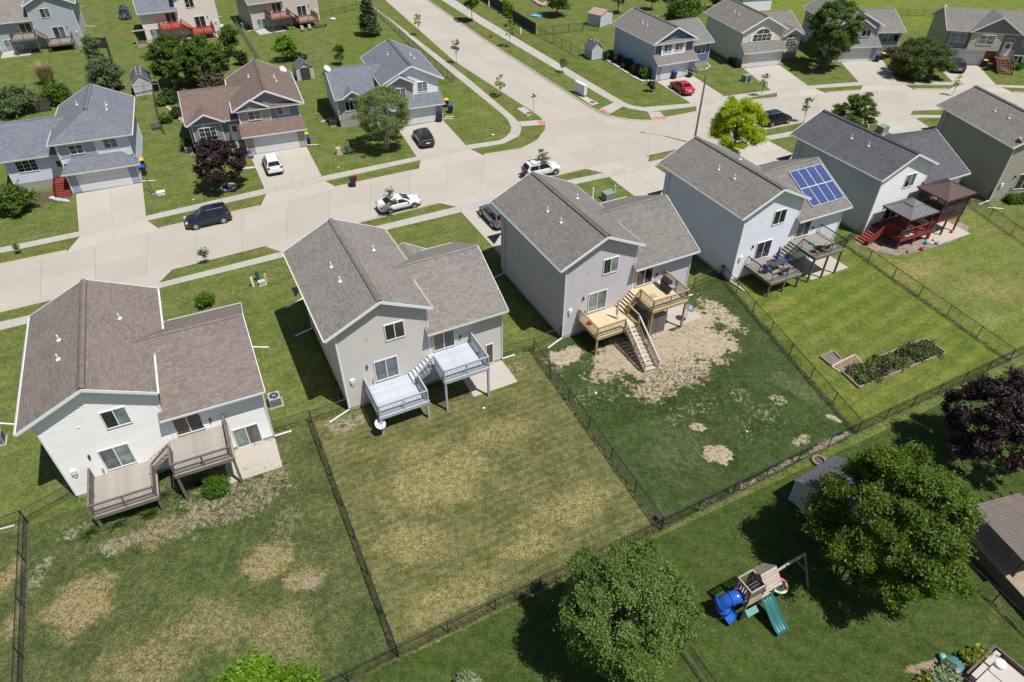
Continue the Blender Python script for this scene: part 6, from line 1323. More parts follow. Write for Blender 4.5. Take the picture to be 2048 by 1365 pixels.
# satellite dishes
DSH = plain('dish_grey', (.55, .56, .58), .4, .08)
def dish(label, p, r_=.42, az=-.6, mast=None, tilt=.75, mat=None):
    o = thing('satellite_dish', label, 'satellite dish', (p.x, p.y, p.z), az, 'satellite dishes'); m = mast or .3; mb = MB(); n = 18; T = Matrix.Rotation(tilt, 4, 'Y')
    C = Vector((.12, 0, m))
    for k in range(4):
        for i in range(n):
            q = []
            for kk, ii in ((k, i), (k, i+1), (k+1, i+1), (k+1, i)): rr = r_*kk/4; q.append(C+T @ Vector((rr*cos(2*pi*ii/n), rr*sin(2*pi*ii/n)*.92, .16*(rr/r_)**2*r_*2)))
            mb.poly(q)
    mb.build('reflector', mat or DSH, o, True); MB().path([(0, 0, 0), (0, 0, m), C], .025, 6).build('mast', GREYM, o); f = C+T @ Vector((0, 0, r_*1.1)); MB().path([C+T @ Vector((r_*.95, 0, .1)), f], .015, 5).build('feed_arm', GREYM, o); MB().ell(f, (.05, .05, .05), 8, 5).build('feed_horn', PVC, o)
dish('white satellite dish on the brown roof of the sage house', to_world(PH, 6.6, 12.2, 5.45), .5); dish('white satellite dish at the left gable of the corner house', to_world(PI_, -6.35, 7.0, 5.9), .5); dish('satellite dish on the khaki house roof corner', to_world(NP['F'], .2, .1, 6.55), .5)
dish('satellite dish on a post before the pale painted deck', at(762, 868), .42, -.9, 1.05, .45); dish('dark satellite dish beside the pine deck patio', to_world(NP['C'], 10.75, -2.55), .42, -.9, 1.25, .5, plain('dish_dark', (.16, .18, .21), .4, .1)); dish('white satellite dish under the deck of the steel-grey house', to_world(NP['N'], -2.6, -1.4), .5, -1.2, .8)
dish('small dish on a post beside the cream house', to_world(NP['O'], 6.6, -2.6), .4, -1.0, 1.6)
dish('small dish at the left gable of the split-level house', to_world(PM, -2.2, 5, 6.9), .4)
# air conditioners
def ac(label, p, rz=ROWD):
    o = thing('air_conditioner', label, 'air conditioner', (p.x, p.y, 0), rz, 'air conditioners'); s = .42; G = plain('ac_grey', (.34, .35, .36), .5, .08)
    MB().box((-s-.1, -s-.1, -.01), (s+.1, s+.1, .06)).build('pad', FOUND, o); mb = MB().box((-s, -s, .06), (s, s, .82)); mb.build('casing', G, o); mb = MB()
    for k in range(9):
        z = .14+k*.07; mb.box((-s-.008, -s+.05, z), (-s-.001, s-.05, z+.03)).box((s+.001, -s+.05, z), (s+.008, s-.05, z+.03)).box((-s+.05, -s-.008, z), (s-.05, -s-.001, z+.03))
    stuff(mb.build('louvres', DARK, o)); MB().path([(0, 0, .80), (0, 0, .825)], .34, 20).build('fan_opening', BLACK, o); mb = MB()
    for k in range(6): a = k*pi/3; mb.beam((0, 0, .835), (.33*cos(a), .33*sin(a), .835), .03, .012)
    mb.path([(0, 0, .83), (0, 0, .85)], .1, 10); mb.build('fan_guard', GREYM, o)
ac('air conditioner at the right wall of the ivory house', to_world(NP['A'], 13.1, 3.4), NP['A'][2]); ac('air conditioner at the left edge beside the ivory house', at(-2, 885)); ac('air conditioner in shade left of the sage house', to_world(PH, -6.7, 3.3), PH[2]); ac('air conditioner in shade left of the corner house', to_world(PI_, -7.0, 3.6), PI_[2]); ac('air conditioner in shade beside the stone-coloured house', to_world(NP['P'], -6.8, 3.0), NP['P'][2])
# ------------------------------------------------------------ sheds
def shed(label, base, rz, w, d, h, rise, sid, rf, doors=True, vents_=0, over=.15, dm=None):
    o = thing('garden_shed', label, 'shed', (base.x, base.y, 0), rz); X, Y = Vector((1, 0, 0)), Vector((0, 1, 0)); g = [(0, .05), (w, .05), (w, h), (w/2, h+rise), (0, h)]
    wall(o, (0, 0, 0), X, -Y, g, sid, .25, .012); wall(o, (0, d, 0), X, Y, g, sid, .25, .012)
    for u, n in ((0, -1), (w, 1)): wall(o, (u, 0, 0), Y, X*n, [(0, .05), (d, .05), (d, h), (0, h)], sid, .25, .012)
    s = rise/(w/2)
    for k in (-1, 1): roof(o, [(w/2+k*(w/2+over), -over, h-s*over+.06), (w/2+k*(w/2+over), d+over, h-s*over+.06), (w/2, d+over, h+rise+.06), (w/2, -over, h+rise+.06)], (0, 1, 0), [rf, sid], .06)
    for u in (0, w):
        for v in (0, d): MB().box((u-.04, v-.04, 0), (u+.04, v+.04, h)).build('corner_trim', WHITE, o)
    if doors:
        for k in (0, 1): MB().box((w*.22+k*w*.29, -.05, .1), (w*.22+(k+1)*w*.29-.02, -.015, h*.97)).build('door', dm or DARK, o)
    for i in range(vents_):
        for k in (-1, 1): q = d*(i+.6)/(vents_+.2); MB().box((w/2+k*.28-.09, q-.09, h+rise-.02), (w/2+k*.28+.09, q+.09, h+rise-.28*s+.16)).build('roof_light', PVC, o)
    return o
VIN = siding('shed_vinyl', (.46, .48, .50)); RSH = shingle('shed_shingle_dark', (.10, .10, .115))
a, b = at(273, 194), at(309, 189); shed('grey vinyl shed with dark roof and little skylights', a, heading(a, b), (b-a).length, 4.2, 2.0, .95, VIN, plain('shed_roof_dark', (.085, .085, .10), .7, .1), False, 4)
a, b = at(597, 163), at(629, 158); shed('small barn-style shed with dark double doors', a, heading(a, b), (b-a).length, 2.4, 1.9, .7, siding('shed_cream', (.42, .42, .36)), RSH, True)
a, b = at(1183.5, 121), at(1206, 118); shed('slim grey shed beside the sky-blue house', a, heading(a, b)+.05, 1.9, 2.4, 1.9, .85, siding('shed_white', (.50, .55, .58)), RSH, False, 2)
a, b = at(1200, 56), at(1223, 47); shed('pale shed with tan roof near the fence crossing', a, heading(a, b), (b-a).length, 2.8, 2.1, .6, siding('shed_pale', (.50, .51, .56)), plain('shed_roof_tan', (.34, .25, .20), .8, .12), False)
a, b = at(1578, 1000), at(1633, 1049); shed('cream garden shed half hidden under the big maple', a, heading(a, b), 3.0, 3.6, 1.95, .75, siding('shed_grey_cream', (.50, .49, .46)), RSH, False)
for lab, q in (('white outbuilding roof edge at the top behind the sky-blue house', [(1315, -8), (1352, 12)]), ('white vinyl outbuilding behind the cream house', [(1482, 24), (1540, 20)])):
    a, b = at(*q[0]), at(*q[1]); o = thing('outbuilding', lab, 'outbuilding', a, heading(a, b)); L = (b-a).length; wall(o, (0, 0, 0), (1, 0, 0), (0, -1, 0), [(0, 0), (L, 0), (L, 2.3), (0, 2.3)], SIw); 
    for u, n in ((0, -1), (L, 1)): wall(o, (u, 0, 0), (0, 1, 0), (n, 0, 0), [(0, 0), (4, 0), (4, 2.3), (0, 2.3)], SIw)
    roof(o, [(-.2, -.2, 2.3), (L+.2, -.2, 2.3), (L+.2, 2.1, 3.0), (-.2, 2.1, 3.0)], (1, 0, 0), [RG, WHITE], .08); roof(o, [(-.2, 4.3, 2.3), (L+.2, 4.3, 2.3), (L+.2, 2.1, 3.0), (-.2, 2.1, 3.0)], (1, 0, 0), [RG, WHITE], .08)
# ------------------------------------------------------------ playset
PWD = wood('playset_wood', (.30, .22, .165)); PWL = wood('playset_wood_light', (.42, .36, .30)); PBL = plain('slide_blue', (.02, .10, .48), .3, .06, coat=.3); PGR = plain('slide_green', (.025, .13, .125), .35, .08, coat=.2); PGA = plain('awning_green', (.10, .25, .21), .6, .1)
pa = at(1481, 1239); ea = Vector((.87, .46, 0)).normalized(); ang = atan2(ea.y, ea.x)
# local: x to the right-away, y to the left-away; origin at the tower's near corner
ps_ = thing('playset', 'wooden playset tower with blue tube slide and green wave slide', 'playset', (pa.x, pa.y, 0), ang)
tw, td, th = 1.0, 1.0, 2.75
for x, y in ((0, 0), (tw, 0), (tw, td), (0, td)): MB().box((x-.045, y-.045, 0), (x+.045, y+.045, th)).build('post', PWD, ps_)
for z in (1.35, 2.72):
    mb = MB()
    for p0, p1 in (((0, 0), (tw, 0)), ((tw, 0), (tw, td)), ((tw, td), (0, td)), ((0, td), (0, 0))): mb.beam((*p0, z), (*p1, z), .06, .1)
    mb.build('rail_frame', PWL, ps_)
for i in range(7): MB().box((0, i*td/7+.006, 1.36), (tw, (i+1)*td/7-.006, 1.40)).build('floor_board', PWL, ps_)
for s in range(4):
    for i in range(6):
        f = (i+.5)/6
        if s == 0: b = ((f*tw-.05, -.03), (f*tw+.05, .0))
        elif s == 1: b = ((tw, f*td-.05), (tw+.03, f*td+.05))
        elif s == 2: b = ((f*tw-.05, td), (f*tw+.05, td+.03))
        else: b = ((-.03, f*td-.05), (0, f*td+.05))
        if s == 1 and f > .3 and f < .7: continue
        MB().box((*b[0], 2.02 if s == 0 else 1.9), (*b[1], 2.68)).build('slat', PWD, ps_)
MB().box((.0, -.05, 1.42), (tw, -.02, 1.98)).build('front_panel', PWL, ps_); MB().poly([(-.02, -.06, 1.0), (tw*.75, -.06, 1.0), (tw*.75, -.38, .82), (-.02, -.38, .82)]).build('awning', PGA, ps_); MB().box((0, -.04, .1), (.62, -.01, .55)).build('lower_panel', PWL, ps_); MB().box((.1, -.055, 1.55), (.42, -.05, 1.75)).build('wheel_plaque', LIDS['yellow'], ps_)
# roofed platform to the right
for x, y in ((1.05+.9, 0), (1.05+.9, td)): MB().box((x-.045, y-.045, 0), (x+.045, y+.045, 2.45)).build('post', PWD, ps_)
for i in range(7): MB().box((1.02, i*td/7+.006, 1.18), (2.0, (i+1)*td/7-.006, 1.22)).build('floor_board', PWL, ps_)
for k in (-1, 1):
    y0 = td/2+k*.72
    for i in range(6): f0, f1 = i/6, (i+1)/6; q = lambda f: (y0+(td/2-y0)*f, 2.3+.75*f); a_, b_ = q(f0), q(f1-.02); MB().poly([(.98, a_[0], a_[1]), (2.12, a_[0], a_[1]), (2.12, b_[0], b_[1]+.02), (.98, b_[0], b_[1]+.02)]).build('roof_plank', PWL, ps_)
for x in (1.0, 2.1): MB().poly([(x, td/2-.66, 2.34), (x, td/2+.66, 2.34), (x, td/2, 3.0)]).build('gable_board', PWD, ps_)
# swing beam with A-frame and saucer swing
B0, B1 = Vector((2.0, td*.5, 2.25)), Vector((4.6, td*.55, 2.3)); MB().beam(B0, B1, .1, .15).build('swing_beam', PWL, ps_)
for dy in (-.9, .9): MB().beam(B1, (4.75, td*.55+dy, 0), .09, .09).build('swing_leg', PWD, ps_)
MB().beam((4.68, td*.55-.45, 1.15), (4.68, td*.55+.45, 1.15), .06, .09).build('leg_brace', PWD, ps_); MB().beam((3.9, td*.55, 2.2), (4.7, td*.55-.4, 1.2), .06, .08).build('leg_brace', PWD, ps_)
sc = Vector((3.0, td*.35, .62)); RC = [plain('ring_'+n, c, .6, .06) for n, c in (('pink', (.70, .12, .25)), ('yellow', (.75, .60, .20)), ('green', (.45, .65, .40)), ('orange', (.75, .35, .15)))]
mb = MB(); n = 28
for i in range(n):
    a_, b_ = 2*pi*i/n, 2*pi*(i+1)/n; P_ = lambda r, t, z: (sc.x+r*cos(t), sc.y+r*sin(t), sc.z+z); mb.poly([P_(.40, a_, .03), P_(.40, b_, .03), P_(.53, b_, .03), P_(.53, a_, .03)], (i*4//n)); mb.poly([P_(.53, a_, .03), P_(.53, b_, .03), P_(.53, b_, -.05), P_(.53, a_, -.05)], (i*4//n))
swr = mb.build('saucer_ring', RC, ps_); MB().prism([(sc.x+.41*cos(2*pi*i/20), sc.y+.41*sin(2*pi*i/20)) for i in range(20)], sc.z-.02, sc.z+.01).build('saucer_mat', DARK, swr)
mb = MB()
for a_ in (.8, 2.3, 4, 5.4): mb.path([(sc.x+.5*cos(a_), sc.y+.5*sin(a_), sc.z), (sc.x+.25*cos(a_), sc.y+.3, 2.2)], .012, 4)
mb.build('ropes', DARK, swr)
# green double wave slide
def lw(px, py, z): w = at(px, py, z); d = w-pa; c_, s_ = cos(ang), sin(ang); return Vector((d.x*c_+d.y*s_, -d.x*s_+d.y*c_, z))
s0, s1 = lw(1531, 1195, 1.22), lw(1566, 1268, .12); dirn = (s1-s0); dirn.z = 0; dl = dirn.length; dirn.normalize(); sr = Vector((dirn.y, -dirn.x, 0)); mb = MB(); pf = [(-.38, .13), (-.34, .0), (-.04, .0), (0, .10), (.04, .0), (.34, .0), (.38, .13)]; secs = []
for i in range(13):
    f = i/12; zz = 1.22*(1-f)+.12*f+.07*sin(f*2*pi+.4); c_ = s0+dirn*dl*f; c_.z = zz+.03; secs.append([c_+sr*a_+Vector((0, 0, b_)) for a_, b_ in pf])
def sheet(mb, rows):
    i0 = len(mb.v); n = len(rows[0])
    for r in rows: mb.v += [tuple(p) for p in r]
    for k in range(len(rows)-1):
        for j in range(n-1): mb.f.append((i0+k*n+j, i0+k*n+j+1, i0+(k+1)*n+j+1, i0+(k+1)*n+j)); mb.m.append(0)
sheet(mb, secs)
so = mb.build('wave_slide', PGR, ps_, True); md = so.modifiers.new('solid', 'SOLIDIFY'); md.thickness = .04
# blue tube slide: out of the tower, round an elbow, down to an open mouth
t0, t1, t2, t3 = lw(1481, 1190, 1.85), lw(1462, 1198, 1.6), lw(1441, 1206, 1.2), lw(1446, 1216, .75)
t0 = Vector((.05, .5, 1.75)); tp = [t0, t0.lerp(t1, .6), t1, t2, t3, lw(1452, 1225, .5)]
mb = MB(); mb.path(tp, [.36, .37, .37, .38, .36, .34], 16, cap=False); tb = mb.build('tube_slide', PBL, ps_, True); md = tb.modifiers.new('solid', 'SOLIDIFY'); md.thickness = .03
for a_, b_ in ((tp[1], tp[2]), (tp[2], tp[3]), (tp[3], tp[4])): d = (b_-a_).normalized(); MB().path([b_-d*.03, b_+d*.03], .42, 16).build('tube_flange', PBL, tb)
m0 = lw(1455, 1228, .42); m1 = lw(1464, 1240, .2); d = (m1-m0).normalized(); r_ = Vector((d.y, -d.x, 0)).normalized(); mb = MB(); K = 9
sheet(mb, [[m0.lerp(m1, ii/3.2)+r_*.40*cos(pi*(1.02+.96*jj/K))+Vector((0, 0, .36*sin(pi*(1.02+.96*jj/K))+.2)) for jj in range(K+1)] for ii in range(5)])
mo = mb.build('slide_mouth', PBL, tb, True); md = mo.modifiers.new('solid', 'SOLIDIFY'); md.thickness = .03
# ------------------------------------------------------------ garden bed of the mown lawn
gb = thing('garden_bed', 'long timber-edged vegetable bed full of green plants', 'garden bed', at(1716, 778), 0); o0 = at(1716, 778)
def edge(parent, pts, mat, w=.1, h=.2):
    pp = P2(pts)
    for a, b in zip(pp, pp[1:]): MB().beam(a-o0+Vector((0, 0, h/2)), b-o0+Vector((0, 0, h/2)), w, h).build('edge_timber', mat, parent)
TIM = wood('bed_timber', (.30, .235, .175)); bedq = [(1682, 745), (1717, 778), (1890, 708), (1850, 680)]
edge(gb, bedq+[bedq[0]], TIM); bq = P2(bedq); MB().poly([(p-o0)+Vector((0, 0, .06)) for p in bq]).build('soil', SOIL, gb)
b2 = [(1640, 716), (1661, 733), (1683, 722), (1666, 705)]; g2 = thing('garden_bed', 'small square bed with bare mulch', 'garden bed', o0, 0); edge(g2, b2+[b2[0]], TIM); MB().poly([(p-o0)+Vector((0, 0, .08)) for p in P2(b2)]).build('soil', plain('grey_mulch', (.16, .14, .12), .95, .35, 10, bmp=.5), g2)
b3 = [(1663, 735), (1680, 746), (1722, 725), (1708, 711)]; g3 = thing('garden_bed', 'middle bed with straw between the other two beds', 'garden bed', o0, 0); edge(g3, b3+[b3[0]], plain('edging_white', (.55, .53, .48), .8, .1), .07, .12); MB().poly([(p-o0)+Vector((0, 0, .07)) for p in P2(b3)]).build('soil', plain('straw_soil', (.22, .17, .10), .95, .4, 8, bmp=.5), g3)
rng = random.Random(77)
for i in range(48):
    u, v = rng.uniform(.06, .94), rng.uniform(.15, .85); p = bq[1].lerp(bq[2], u).lerp(bq[0].lerp(bq[3], u), v); hh = rng.uniform(.22, .6)
    tree('vegetable_plant', ['leafy green vegetable plant in the long garden bed', 'pale green vegetable plant in the long garden bed', 'purplish plant in the long garden bed'][0 if i % 3 else (1 if i % 2 else 2)], (p.x, p.y), hh, rng.uniform(.38, .62), ('crab', 'birch', 'redbud')[0 if i % 3 else (1 if i % 2 else 2)], 200+i, 230, .11, 10, .22, rz=hh*.45, zc=hh*.55, trunk=.012, cat='plant', group='plants in the garden bed')
# low wire netting round the bed
for a, b in zip(bq, bq[1:]+bq[:1]): pass
# ------------------------------------------------------------ things on decks
def chair(label, p, rz, fm, sm, group=None):
    o = thing('patio_chair', label, 'chair', p, rz, group)
    MB().box((-.26, -.26, .40), (.26, .26, .45)).build('seat', sm, o); MB().beam((0, .25, .45), (0, .36, .95), .5, .04, up=(0, 1, 0)).build('backrest', sm, o)
    for x in (-.25, .25):
        for y in (-.24, .24): MB().beam((x, y, 0), (x, y, .42), .035, .035, up=(0, 1, 0)).build('leg', fm, o)
        MB().beam((x, -.24, .62), (x, .3, .64), .045, .03).beam((x, -.24, .42), (x, -.24, .62), .03, .03, up=(0, 1, 0)).build('armrest', fm, o)
    return o
def on(k, u, v, z): return to_world(NP[k], u, v, z)
zD, zDh = 1.54, 2.75; BLUF = plain('cushion_blue', (.035, .09, .32), .8, .1)
tb_ = thing('patio_table', 'dark patio table on the lower grey-brown deck', 'table', on('D', 3.3, -1.7, zD), NP['D'][2]); MB().prism([(-.75, -.5), (.75, -.5), (.75, .5), (-.75, .5)], .68, .72).build('table_top', DARK, tb_)
for x in (-.6, .6):
    for y in (-.4, .4): MB().box((x-.03, y-.03, 0), (x+.03, y+.03, .68)).build('leg', DARK, tb_)
um = thing('closed_umbrella', 'closed blue patio umbrella standing at the deck table', 'umbrella', on('D', 3.35, -1.65, zD), 0); MB().path([(0, 0, 0), (0, 0, 2.3)], .025, 8).build('pole', GREYM, um); MB().path([(0, 0, .95), (0, 0, 1.05), (0, 0, 1.5), (0, 0, 2.2), (0, 0, 2.3)], [.05, .15, .12, .07, .02], 10).build('canopy', BLUF, um)
for lab, u, v, rz in (('blue-cushioned deck chair left of the patio table', 2.2, -1.9, 1.6), ('blue-cushioned deck chair right of the patio table', 4.5, -1.5, -1.6), ('dark deck chair in front of the patio table', 3.3, -2.75, 3.1)): chair(lab, on('D', u, v, zD), NP['D'][2]+rz, DARK, BLUF if 'blue' in lab else DARK)
for lab, u, v, rz in (('dark chair on the upper grey-brown deck, left of two', 7.0, -2.6, 2.6), ('dark chair on the upper grey-brown deck, right of two', 7.8, -2.8, 3.3)): chair(lab, on('D', u, v, zDh), NP['D'][2]+rz, DARK, plain('cushion_brown', (.07, .06, .045), .9, .2))
bw_ = thing('water_bowl', 'small teal bowl on the upper grey-brown deck', 'bowl', on('D', 7.8, -1.3, zDh), 0); MB().path([(0, 0, 0), (0, 0, .1), (0, 0, .12)], [.2, .26, .25], 14).build('bowl', plain('bowl_teal', (.05, .28, .25), .4, .1), bw_)
gr = thing('gas_grill', 'dark gas grill on the upper pine deck', 'grill', on('C', 9.0, -1.35, 3.0), NP['C'][2]+1.57); MB().box((-.5, -.25, .1), (.5, .25, .75)).build('cabinet', BLACK, gr); MB().path([(-.42, 0, .92), (.42, 0, .92)], .24, 12).build('hood', plain('hood_dark', (.06, .06, .065), .35, .1, metal=.4), gr)
for x in (-.75, .75): MB().box((x-.24, -.22, .78), (x+.24, .22, .82)).build('side_shelf', GREYM, gr)
MB().beam((-.3, -.28, .95), (.3, -.28, .95), .03, .03).build('handle', GREYM, gr)
um = thing('closed_umbrella', 'closed white patio umbrella on the lower pine deck', 'umbrella', on('C', 4.15, -1.55, 1.79), 0); MB().path([(0, 0, 0), (0, 0, 2.0)], .02, 8).build('pole', PVC, um); MB().path([(0, 0, .35), (0, 0, .42), (0, 0, 1.3), (0, 0, 1.9), (0, 0, 1.95)], [.04, .12, .10, .06, .02], 10).build('canopy', plain('canvas_grey', (.50, .50, .48), .9, .1), um); MB().path([(0, 0, 0), (0, 0, .06)], .16, 12).build('base', GREYM, um)
c_ = chair('light wooden patio chair on the patio below the pine deck', on('C', 9.0, -1.6, .035), NP['C'][2], DARK, plain('chair_mesh', (.25, .23, .20), .8, .1))
bk = MB().prism([(-.2, -.15), (.2, -.15), (.2, .15), (-.2, .15)], 0, .22).build('storage_bucket', LIDS['blue'] if 0 else plain('bucket_red', (.55, .03, .03), .5, .1), None, loc=on('C', 1.75, -1.2, 1.79)); tag(bk, 'small red bucket at the left rail of the pine deck', 'bucket')
hatch = MB().path([(0, 0, 0), (0, 0, .03)], .28, 18).build('doormat', plain('round_mat', (.40, .31, .19), .9, .1), None, loc=on('C', 7.6, -1.6, 3.0)); tag(hatch, 'round mat on the upper pine deck boards', 'mat')
# enclosed storage under the pine deck
st = thing('storage_enclosure', 'grey screened storage enclosure under the upper pine deck', 'enclosure', on('C', 6.4, -2.9, 0), NP['C'][2]); SCG = plain('enclosure_grey', (.13, .125, .125), .7, .2)
for i in range(2): MB().box((.05+i*.85, -.02, .1), (.86+i*.85, .03, 2.1)).build('panel', SCG, st)
for x in (0, 1.75): MB().box((x-.03, -.03, 0), (x+.03, .05, 2.3)).build('frame', WCf, st)
MB().box((0, 0, 0), (.04, 2.5, 2.1)).build('panel', SCG, st)
# toys under the gazebo deck
for lab, u, v, s, c in (('light blue plastic toy on the gravel under the red deck', 4.4, -4.0, .5, (.10, .32, .55)), ('purple plastic toy on the gravel under the red deck', 5.2, -4.5, .4, (.18, .12, .40)), ('yellow plastic toy beside the purple one', 5.6, -3.9, .35, (.70, .55, .08)), ('red toy tricycle on the gravel under the red deck', 3.0, -4.6, .45, (.42, .03, .04)), ('small red toy near the red deck post', 1.4, -4.3, .3, (.35, .03, .04)), ('orange plastic slide under the brown gazebo', 7.0, -2.4, .8, (.62, .38, .12)), ('red cushion under the brown gazebo', 8.6, -3.6, .4, (.55, .03, .04))):
    o = thing('plastic_toy', lab, 'toy', on('E', u, v, .05), u*3, 'toys under the red deck'); m_ = plain('toy_%d' % int(u*100), c, .45, .1); MB().ell((0, 0, s*.35), (s*.5, s*.4, s*.35), 10, 6).build('toy_body', m_, o, True); MB().box((-s*.35, -s*.3, 0), (s*.35, s*.3, s*.3)).build('toy_base', m_, o); MB().path([(-s*.3, 0, s*.4), (-s*.3, 0, s*.9), (-s*.05, 0, s)], .03, 6).build('toy_handle', m_, o)
o = thing('baby_swing', 'white and dark baby bouncer on the red deck under the gazebo', 'bouncer', on('E', 2.3, -3.0, 1.15), .5); MB().ell((0, 0, .5), (.4, .45, .25), 12, 7).build('seat', DARK, o, True); MB().path([(-.5, 0, .05), (-.42, 0, .75), (0, 0, 1.0), (.42, 0, .75), (.5, 0, .05)], .06, 8).build('frame', PVC, o, True); MB().box((-.5, -.4, 0), (.5, .4, .06)).build('base', PVC, o)
# gravel border round the gazebo patio
gv = P2([(1705, 487), (1745, 501), (1790, 512), (1830, 506), (1900, 486), (1935, 466), (1938, 454), (1925, 446), (1880, 440), (1750, 470)]); struct(MB().poly([(p.x, p.y, .02) for p in gv]).build('gravel_border', plain('gravel_tan', (.27, .22, .18), .95, .5, 9, bmp=1.0)))
# ------------------------------------------------------------ bottom right: brick patio house with pergola, sofa nook, sandbox
BRK, t, b = newmat('brick_wall'); uvn = objco(t); br = t.nodes.new('ShaderNodeTexBrick'); mp = t.nodes.new('ShaderNodeMapping'); mp.inputs['Rotation'].default_value = (pi/2, 0, 0); LK(t, uvn, mp.inputs[0]); LK(t, mp.outputs[0], br.inputs['Vector'])
br.inputs['Scale'].default_value = 1; br.inputs['Brick Width'].default_value = .21; br.inputs['Row Height'].default_value = .075; br.inputs['Mortar Size'].default_value = .008; br.inputs['Color1'].default_value = (.15, .085, .06, 1); br.inputs['Color2'].default_value = (.10, .055, .04, 1); br.inputs['Mortar'].default_value = (.2, .18, .16, 1); LK(t, br.outputs[0], b.inputs['Base Color']); b.inputs['Roughness'].default_value = .9
p0 = at(1925, 1072); p1 = at(2035, 1170); pang = heading(at(1930, 1060, .5), at(2040, 1180, .5))
pg = thing('pergola', 'brown wooden patio pergola with slatted cover over a brick wall', 'pergola', at(1908, 1068), pang); PGW = wood('pergola_brown', (.155, .128, .112)); wallL = 6.5
nb = 22
MB().box((0, -.12, 0), (wallL, .12, .9)).build('brick_wall', BRK, pg); MB().box((0, -.17, .9), (wallL, .17, .97)).build('wall_coping', plain('coping_stone', (.30, .24, .18), .9, .15), pg)
for x in (.3, 3.6): 
    for y in (.35, 3.2): MB().box((x-.07, y-.07, 0), (x+.07, y+.07, 2.45)).build('post', PGW, pg)
for y in (.3, 3.25): MB().beam((-.1, y, 2.5), (4.1, y, 2.5), .08, .2).build('beam', PGW, pg)
for i in range(nb): MB().box((-.15+i*.195, .0, 2.6), (.03+i*.195, 3.6, 2.64)).build('roof_slat', PGW, pg)
for i in range(5): MB().beam((-.45, .3+i*.72, 2.55), (.3, .3+i*.72, 2.55), .05, .12).build('rafter_tail', DARK, pg)
struct(slab([to_world((pg.location.x, pg.location.y, pang), *q) for q in ((-1.2, .1), (0, .1), (0, 2.6), (-1.2, 2.6))], .03, WALKM, None, gap=0, name='patio')); struct(slab([to_world((pg.location.x, pg.location.y, pang), *q) for q in ((0, .15), (7, .15), (7, 6), (0, 6))], .025, plain('stone_paving', (.30, .235, .165), .9, .2, 3), None, gap=0, name='patio'))
MB().box((0, 4.2, 0), (7, 4.45, 2.2)).build('brick_pier', BRK, pg)
sfp = at(1993, 1358, .3); sf = thing('outdoor_sofa', 'cream-cushioned outdoor sofa in a brown wooden frame', 'sofa', (sfp.x, sfp.y, 0), radians(33)); SFW = wood('sofa_wood', (.14, .10, .085)); CUS = plain('cushion_cream', (.44, .405, .375), .9, .05)
MB().box((-1.3, -1.2, 0), (1.3, 1.0, .3)).build('base', SFW, sf); MB().box((-1.35, .9, 0), (1.35, 1.02, .75)).build('back_board', SFW, sf); MB().box((1.24, -1.2, 0), (1.36, .9, .75)).build('side_board', SFW, sf)
for i in range(2): MB().box((-1.25+i*1.22, -1.1, .3), (-.08+i*1.22, .5, .46)).build('seat_cushion', CUS, sf)
for i in range(2): MB().box((-1.2+i*1.22, .55, .32), (-.1+i*1.22, .82, .72)).build('back_cushion', CUS, sf)
MB().ell((.75, .3, .55), (.34, .3, .12), 12, 8).build('pillow', plain('pillow_floral', (.55, .60, .62), .9, .2, 14), sf, True)
w = at(1906, 1338); tt = thing('turtle_sandbox', 'teal plastic lidded sandbox beside the flower bed', 'sandbox', w, .9); TEAL = plain('teal_plastic', (.07, .17, .18), .4, .1)
MB().path([(0, 0, 0), (0, 0, .18), (0, 0, .22)], [.62, .66, .62], 24).build('basin', TEAL, tt, True); MB().ell((0, 0, .2), (.63, .58, .26), 20, 10).build('lid', TEAL, tt, True); MB().ell((.2, .62, .22), (.2, .2, .14), 12, 8).build('head', plain('teal_light', (.16, .40, .36), .4, .1), tt, True)
for i, (x, y, h, r, lf, lab) in enumerate([(1940, 1333, .75, .6, 'gold', 'yellow-green leafy plant right of the teal sandbox'), (1962, 1320, .7, .45, 'gold', 'second yellow-green plant, nearer the sofa'), (1895, 1352, .6, .45, 'hosta', 'variegated hosta in front of the teal sandbox'), (1872, 1362, .5, .4, 'hosta', 'pale hosta at the bottom edge by the sandbox'), (1850, 1375, .5, .5, 'gold', 'yellow plant at the bottom edge of the flower bed'), (2044, 905, .9, .7, 'bright', 'bright green shrub at the right edge below the purple tree'), (935, 1370, .6, .5, 'hosta', 'small pale weed at the bottom edge')]):
    w = at(x, y); tree('garden_plant', lab, (w.x, w.y), h, r, lf, 300+i, 420, .16, 14, .22, rz=h*.45, zc=h*.55, trunk=.015, cat='plant')
fire = at(1637, 924); fp = thing('fire_pit', 'round brick-lined fire ring by the rear fence corner', 'fire pit', fire, 0)
for i in range(16): a_ = 2*pi*i/16; MB().beam((.42*cos(a_), .42*sin(a_), .1), (.42*cos(a_+.33), .42*sin(a_+.33), .1), .16, .2).build('stone', plain('ring_stone', (.22, .17, .15), .9, .25), fp)
MB().path([(0, 0, .0), (0, 0, .05)], .36, 16).build('ash_bed', SOIL, fp)
